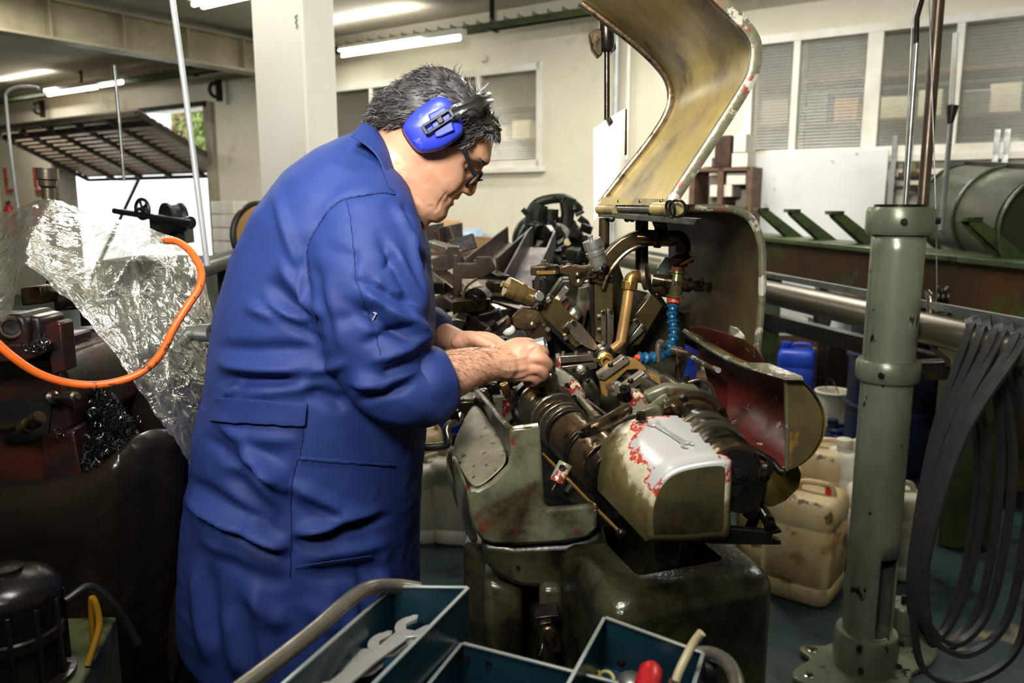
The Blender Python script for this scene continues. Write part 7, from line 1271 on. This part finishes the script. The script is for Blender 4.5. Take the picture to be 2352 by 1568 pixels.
# hanging cylinder with rod, and the white drawing sheet
AC = thing('hanging_cylinder', 'brown pneumatic cylinder with rod hanging left of the hood', 'cylinder', P(1388, 150, 1.9)); b = B(); b.lathe(P(1392, 30, 1.9), P(1394, 112, 1.9)-P(1392, 30, 1.9), [(0, .012), (.01, .017), (.076, .017), (.084, .012)], 24); b.obj('barrel', m_dsteel, AC); b = B(); b.cyl(P(1394, 108, 1.9), P(1394, 275, 1.9), .0065, n=14); b.obj('piston_rod', m_dsteel, AC); b = B(); b.ppx([(1352, 76), (1374, 64), (1384, 70), (1384, 124), (1374, 132), (1360, 112)], 1.89, .03); b.obj('side_block', m_osteel, AC, bevel=.003); b = B(); b.cyl(P(1392, 36, 1.9), P(1392, 36, 1.9)*[1, 1, 0]+[0, 0, CEIL], .006, n=8); b.obj('hanger_rod', m_dkmetal, AC)
b = B(); b.ppx([(1404, 95), (1414, 98), (1416, 112), (1404, 122)], 1.89, .03); b.obj('side_lug', m_osteel, AC, bevel=.002)
WS = thing('drawing_sheet', 'white paper sheet clipped to the rod left of the hood', 'paper', P(1395, 400, 1.88)); g = []
for s in np.linspace(0, 1, 9): a = np.array((1362, 295))*(1-s)+np.array((1436, 248))*s; c = np.array((1364, 506))*(1-s)+np.array((1432, 462))*s; g.append([P(*(a*(1-t)+c*t), 1.88+.012*math.sin(5*s+2*t)) for t in np.linspace(0, 1, 8)])
b = B(); b.sheet(g, .001); b.obj('paper', m_paper, WS, smooth=60); b = B(); b.ppx([(1392, 272), (1402, 268), (1408, 278), (1398, 286)], 1.87, .012); b.obj('clip', m_dkmetal, WS); b = B(); b.ppx([(1432, 250), (1440, 250), (1440, 355), (1434, 358)], 1.9, .004); b.obj('edge_strip', m_osteel, WS)
for x0_, x1_, y1_, r, mm, lab in ((1418, 1424, 560, .010, m_greytube, 'pale conduit pipe on the wall left of the hood'), (1446, 1450, 365, .007, m_frame, 'thin white cable running down the wall left of the hood')):
    a = PW(x0_, 60, 5.95); c = PW(x1_, y1_, 5.95); b = B(); b.cyl(a*[1, 1, 0]+[0, 0, CEIL], a*[1, 1, 0]+[0, 0, c[2]], r*2.4, n=12); tag(b.obj('wall_pipe', mm), lab, 'pipe')
# ---------------------------------------------------------------- left background
for pts, r, mm, lab, Y in (([(392, -30), (428, 230), (476, 610)], .0074, m_greytube, 'pale grey pole rising in front of the garage door', 1.98), ([(262, 150), (274, 280), (285, 416)], .006, m_galv, 'thin grey drop wire hanging in front of the garage door', 3.2), ([(90, 205), (80, 200), (40, 200), (16, 212), (14, 240), (28, 380), (44, 500)], .0065, m_greytube, 'bent grey conduit at the left edge of the picture', 3.4)):
    b = B(); a = spline([P(*q, Y) for q in pts], 6); b.tube(a, r, 12); tag(b.obj('pole' if Y < 2.5 else 'conduit', mm), lab, 'pole' if Y < 2.5 else 'conduit')
HM = thing('handwheel_machine', 'black handwheel machine silhouetted against the bright doorway', 'machine', P(390, 560, 3.0)*[1, 1, 0])
def wheel(px, py, rpx, Y, w, spokes, name): 
    c = P(px, py, Y); r = rpx*Y/F; ax = nrm((.45, .9, 0)); b = B(); b.torus(c, ax, r, r*.2, 28, 8); o = b.obj(name, m_black, HM); fx, fy, _ = frame(ax)
    for t in np.linspace(0, 2*math.pi, spokes, endpoint=False): b = B(); b.bar(c, c+(fx*math.cos(t)+fy*math.sin(t))*r, r*.3, r*.2); b.obj('spoke', m_black, o)
    b = B(); b.cyl(c-ax*w, c+ax*w, r*.22, n=14); b.obj('hub', m_black, o)
wheel(327, 480, 22, 3.0, .03, 5, 'handwheel'); b = B(); c = P(397, 500, 3.0); ax = nrm((.66, .75, 0)); b.lathe(c-ax*.03, ax, [(0, .056), (.01, .056), (.02, .048), (.045, .048), (.055, .056), (.065, .056)], 30); b.obj('pulley', m_black, HM); b = B(); b.cyl(P(262, 484, 3.05), P(440, 512, 2.9), .012, n=12); b.obj('shaft', m_black, HM); b = B(); b.lathe(P(420, 510, 2.95), P(446, 512, 2.92)-P(420, 510, 2.95), [(0, .018), (.03, .018), (.032, .024), (.045, .024)], 16); b.obj('end_knob', m_black, HM); b = B(); b.ppx([(340, 495), (420, 505), (425, 560), (345, 560)], 3.05, .1); b.obj('bearing_stand', m_dgm, HM, bevel=.005); b = B(); b.box(P(390, 620, 3.1)*[1, 1, 0]+[0, 0, .6], (.4, .35, 1.2)); b.obj('column_base', m_dgm, HM, bevel=.01)
BT2 = thing('far_guide_tube', 'dark guide tube passing behind the machinist\'s back', 'tube', P(510, 595, 2.6)); b = B(); b.cyl(P(420, 630, 2.4), P(640, 560, 3.2), .030, n=24); b.obj('tube', M('dark_tube', (88, 86, 78), (60, 58, 52), 5, .35, .6), BT2); b = B(); b.bar(P(520, 600, 2.72)*[1, 1, 0], P(520, 600, 2.72), .05, .05, (0, 1, 0)); b.obj('support_post', m_dgm, BT2)
carton('cardboard_box', 'brown cardboard box on the floor behind the machinist\'s back', 488, 545, 640, 720, 4.6, .3)
BK = thing('block_stack', 'stack of pale blocks beside the garage door jamb', 'blocks', PW(535, 620, 5.6)*[1, 1, 0]); zb3 = 0
for i in range(10):
    for j in range(2): c = PW(520+24*j, 560, 5.6); b = B(); b.box(np.array([c[0], c[1], .07+.145*i]), (.2, .2, .135), U_, V_); b.obj('block', m_paper, BK, bevel=.006)
RT = thing('wooden_reel', 'dark rimmed wooden reel beside the white column', 'reel', P(590, 560, 3.9)*[1, 1, 0]); b = B(); b.torus(P(600, 540, 3.85), (.75, -.65, 0), .15, .014, 32, 8); b.obj('rim', m_black, RT); b = B(); b.lathe(P(600, 540, 3.87), (.75, -.65, 0), [(0, .145), (.03, .145), (.03, .05), (.04, .04)], 32); b.obj('disc', m_card, RT); b = B(); b.bar(P(600, 540, 3.9)*[1, 1, 0], P(600, 540, 3.9), .06, .06, (0, 1, 0)); b.obj('stand', m_dgm, RT)
m_sign = M('red_sign', (206, 56, 36), None, 5, .5); m_ext = M('extinguisher_red', (190, 30, 30), None, 5, .35)
for px, lab in ((18, 'left'), (86, 'right')):
    q = PW(px, 408, WV-.02); S = thing('fire_sign', 'red and white fire extinguisher sign, %s one of two on the left wall' % lab, 'sign', q); b = B(); b.box(q, (.26, .006, .34), U_, V_); b.obj('sign_board', m_paper, S); b = B(); b.box(q-V_*.005+U_*.06, (.1, .004, .3), U_, V_); b.obj('sign_print', m_sign, S); b = B(); b.box(q-V_*.005-[0, 0, .2], (.2, .004, .06), U_, V_); b.obj('sign_print', m_sign, S)
    q = PW(px+2, 470, WV-.12); E_ = thing('fire_extinguisher', 'red fire extinguisher hanging below the %s fire sign' % lab, 'extinguisher', q-[0, 0, .4]); b = B(); b.lathe(q-[0, 0, .5], (0, 0, 1), [(0, .06), (.01, .08), (.4, .08), (.46, .05), (.5, .02)], 24); b.obj('bottle', m_ext, E_); b = B(); b.bar(q, q+U_*.09+[0, 0, .03], .03, .03); b.bar(q, q+[0, 0, .06], .03, .03, V_); b.obj('valve', m_black, E_); b = B(); b.tube(spline([q+U_*.05, q+U_*.13-[0, 0, .06], q+U_*.1-[0, 0, .3]], 6), .014, 8); b.obj('discharge_hose', m_black, E_)
b = B(); q = PW(1112, 135, WV-.02); b.ball(q, .035); tag(b.obj('wall_bulb', m_frame, smooth=60), 'small round white fitting on the wall above the left window', 'fitting')
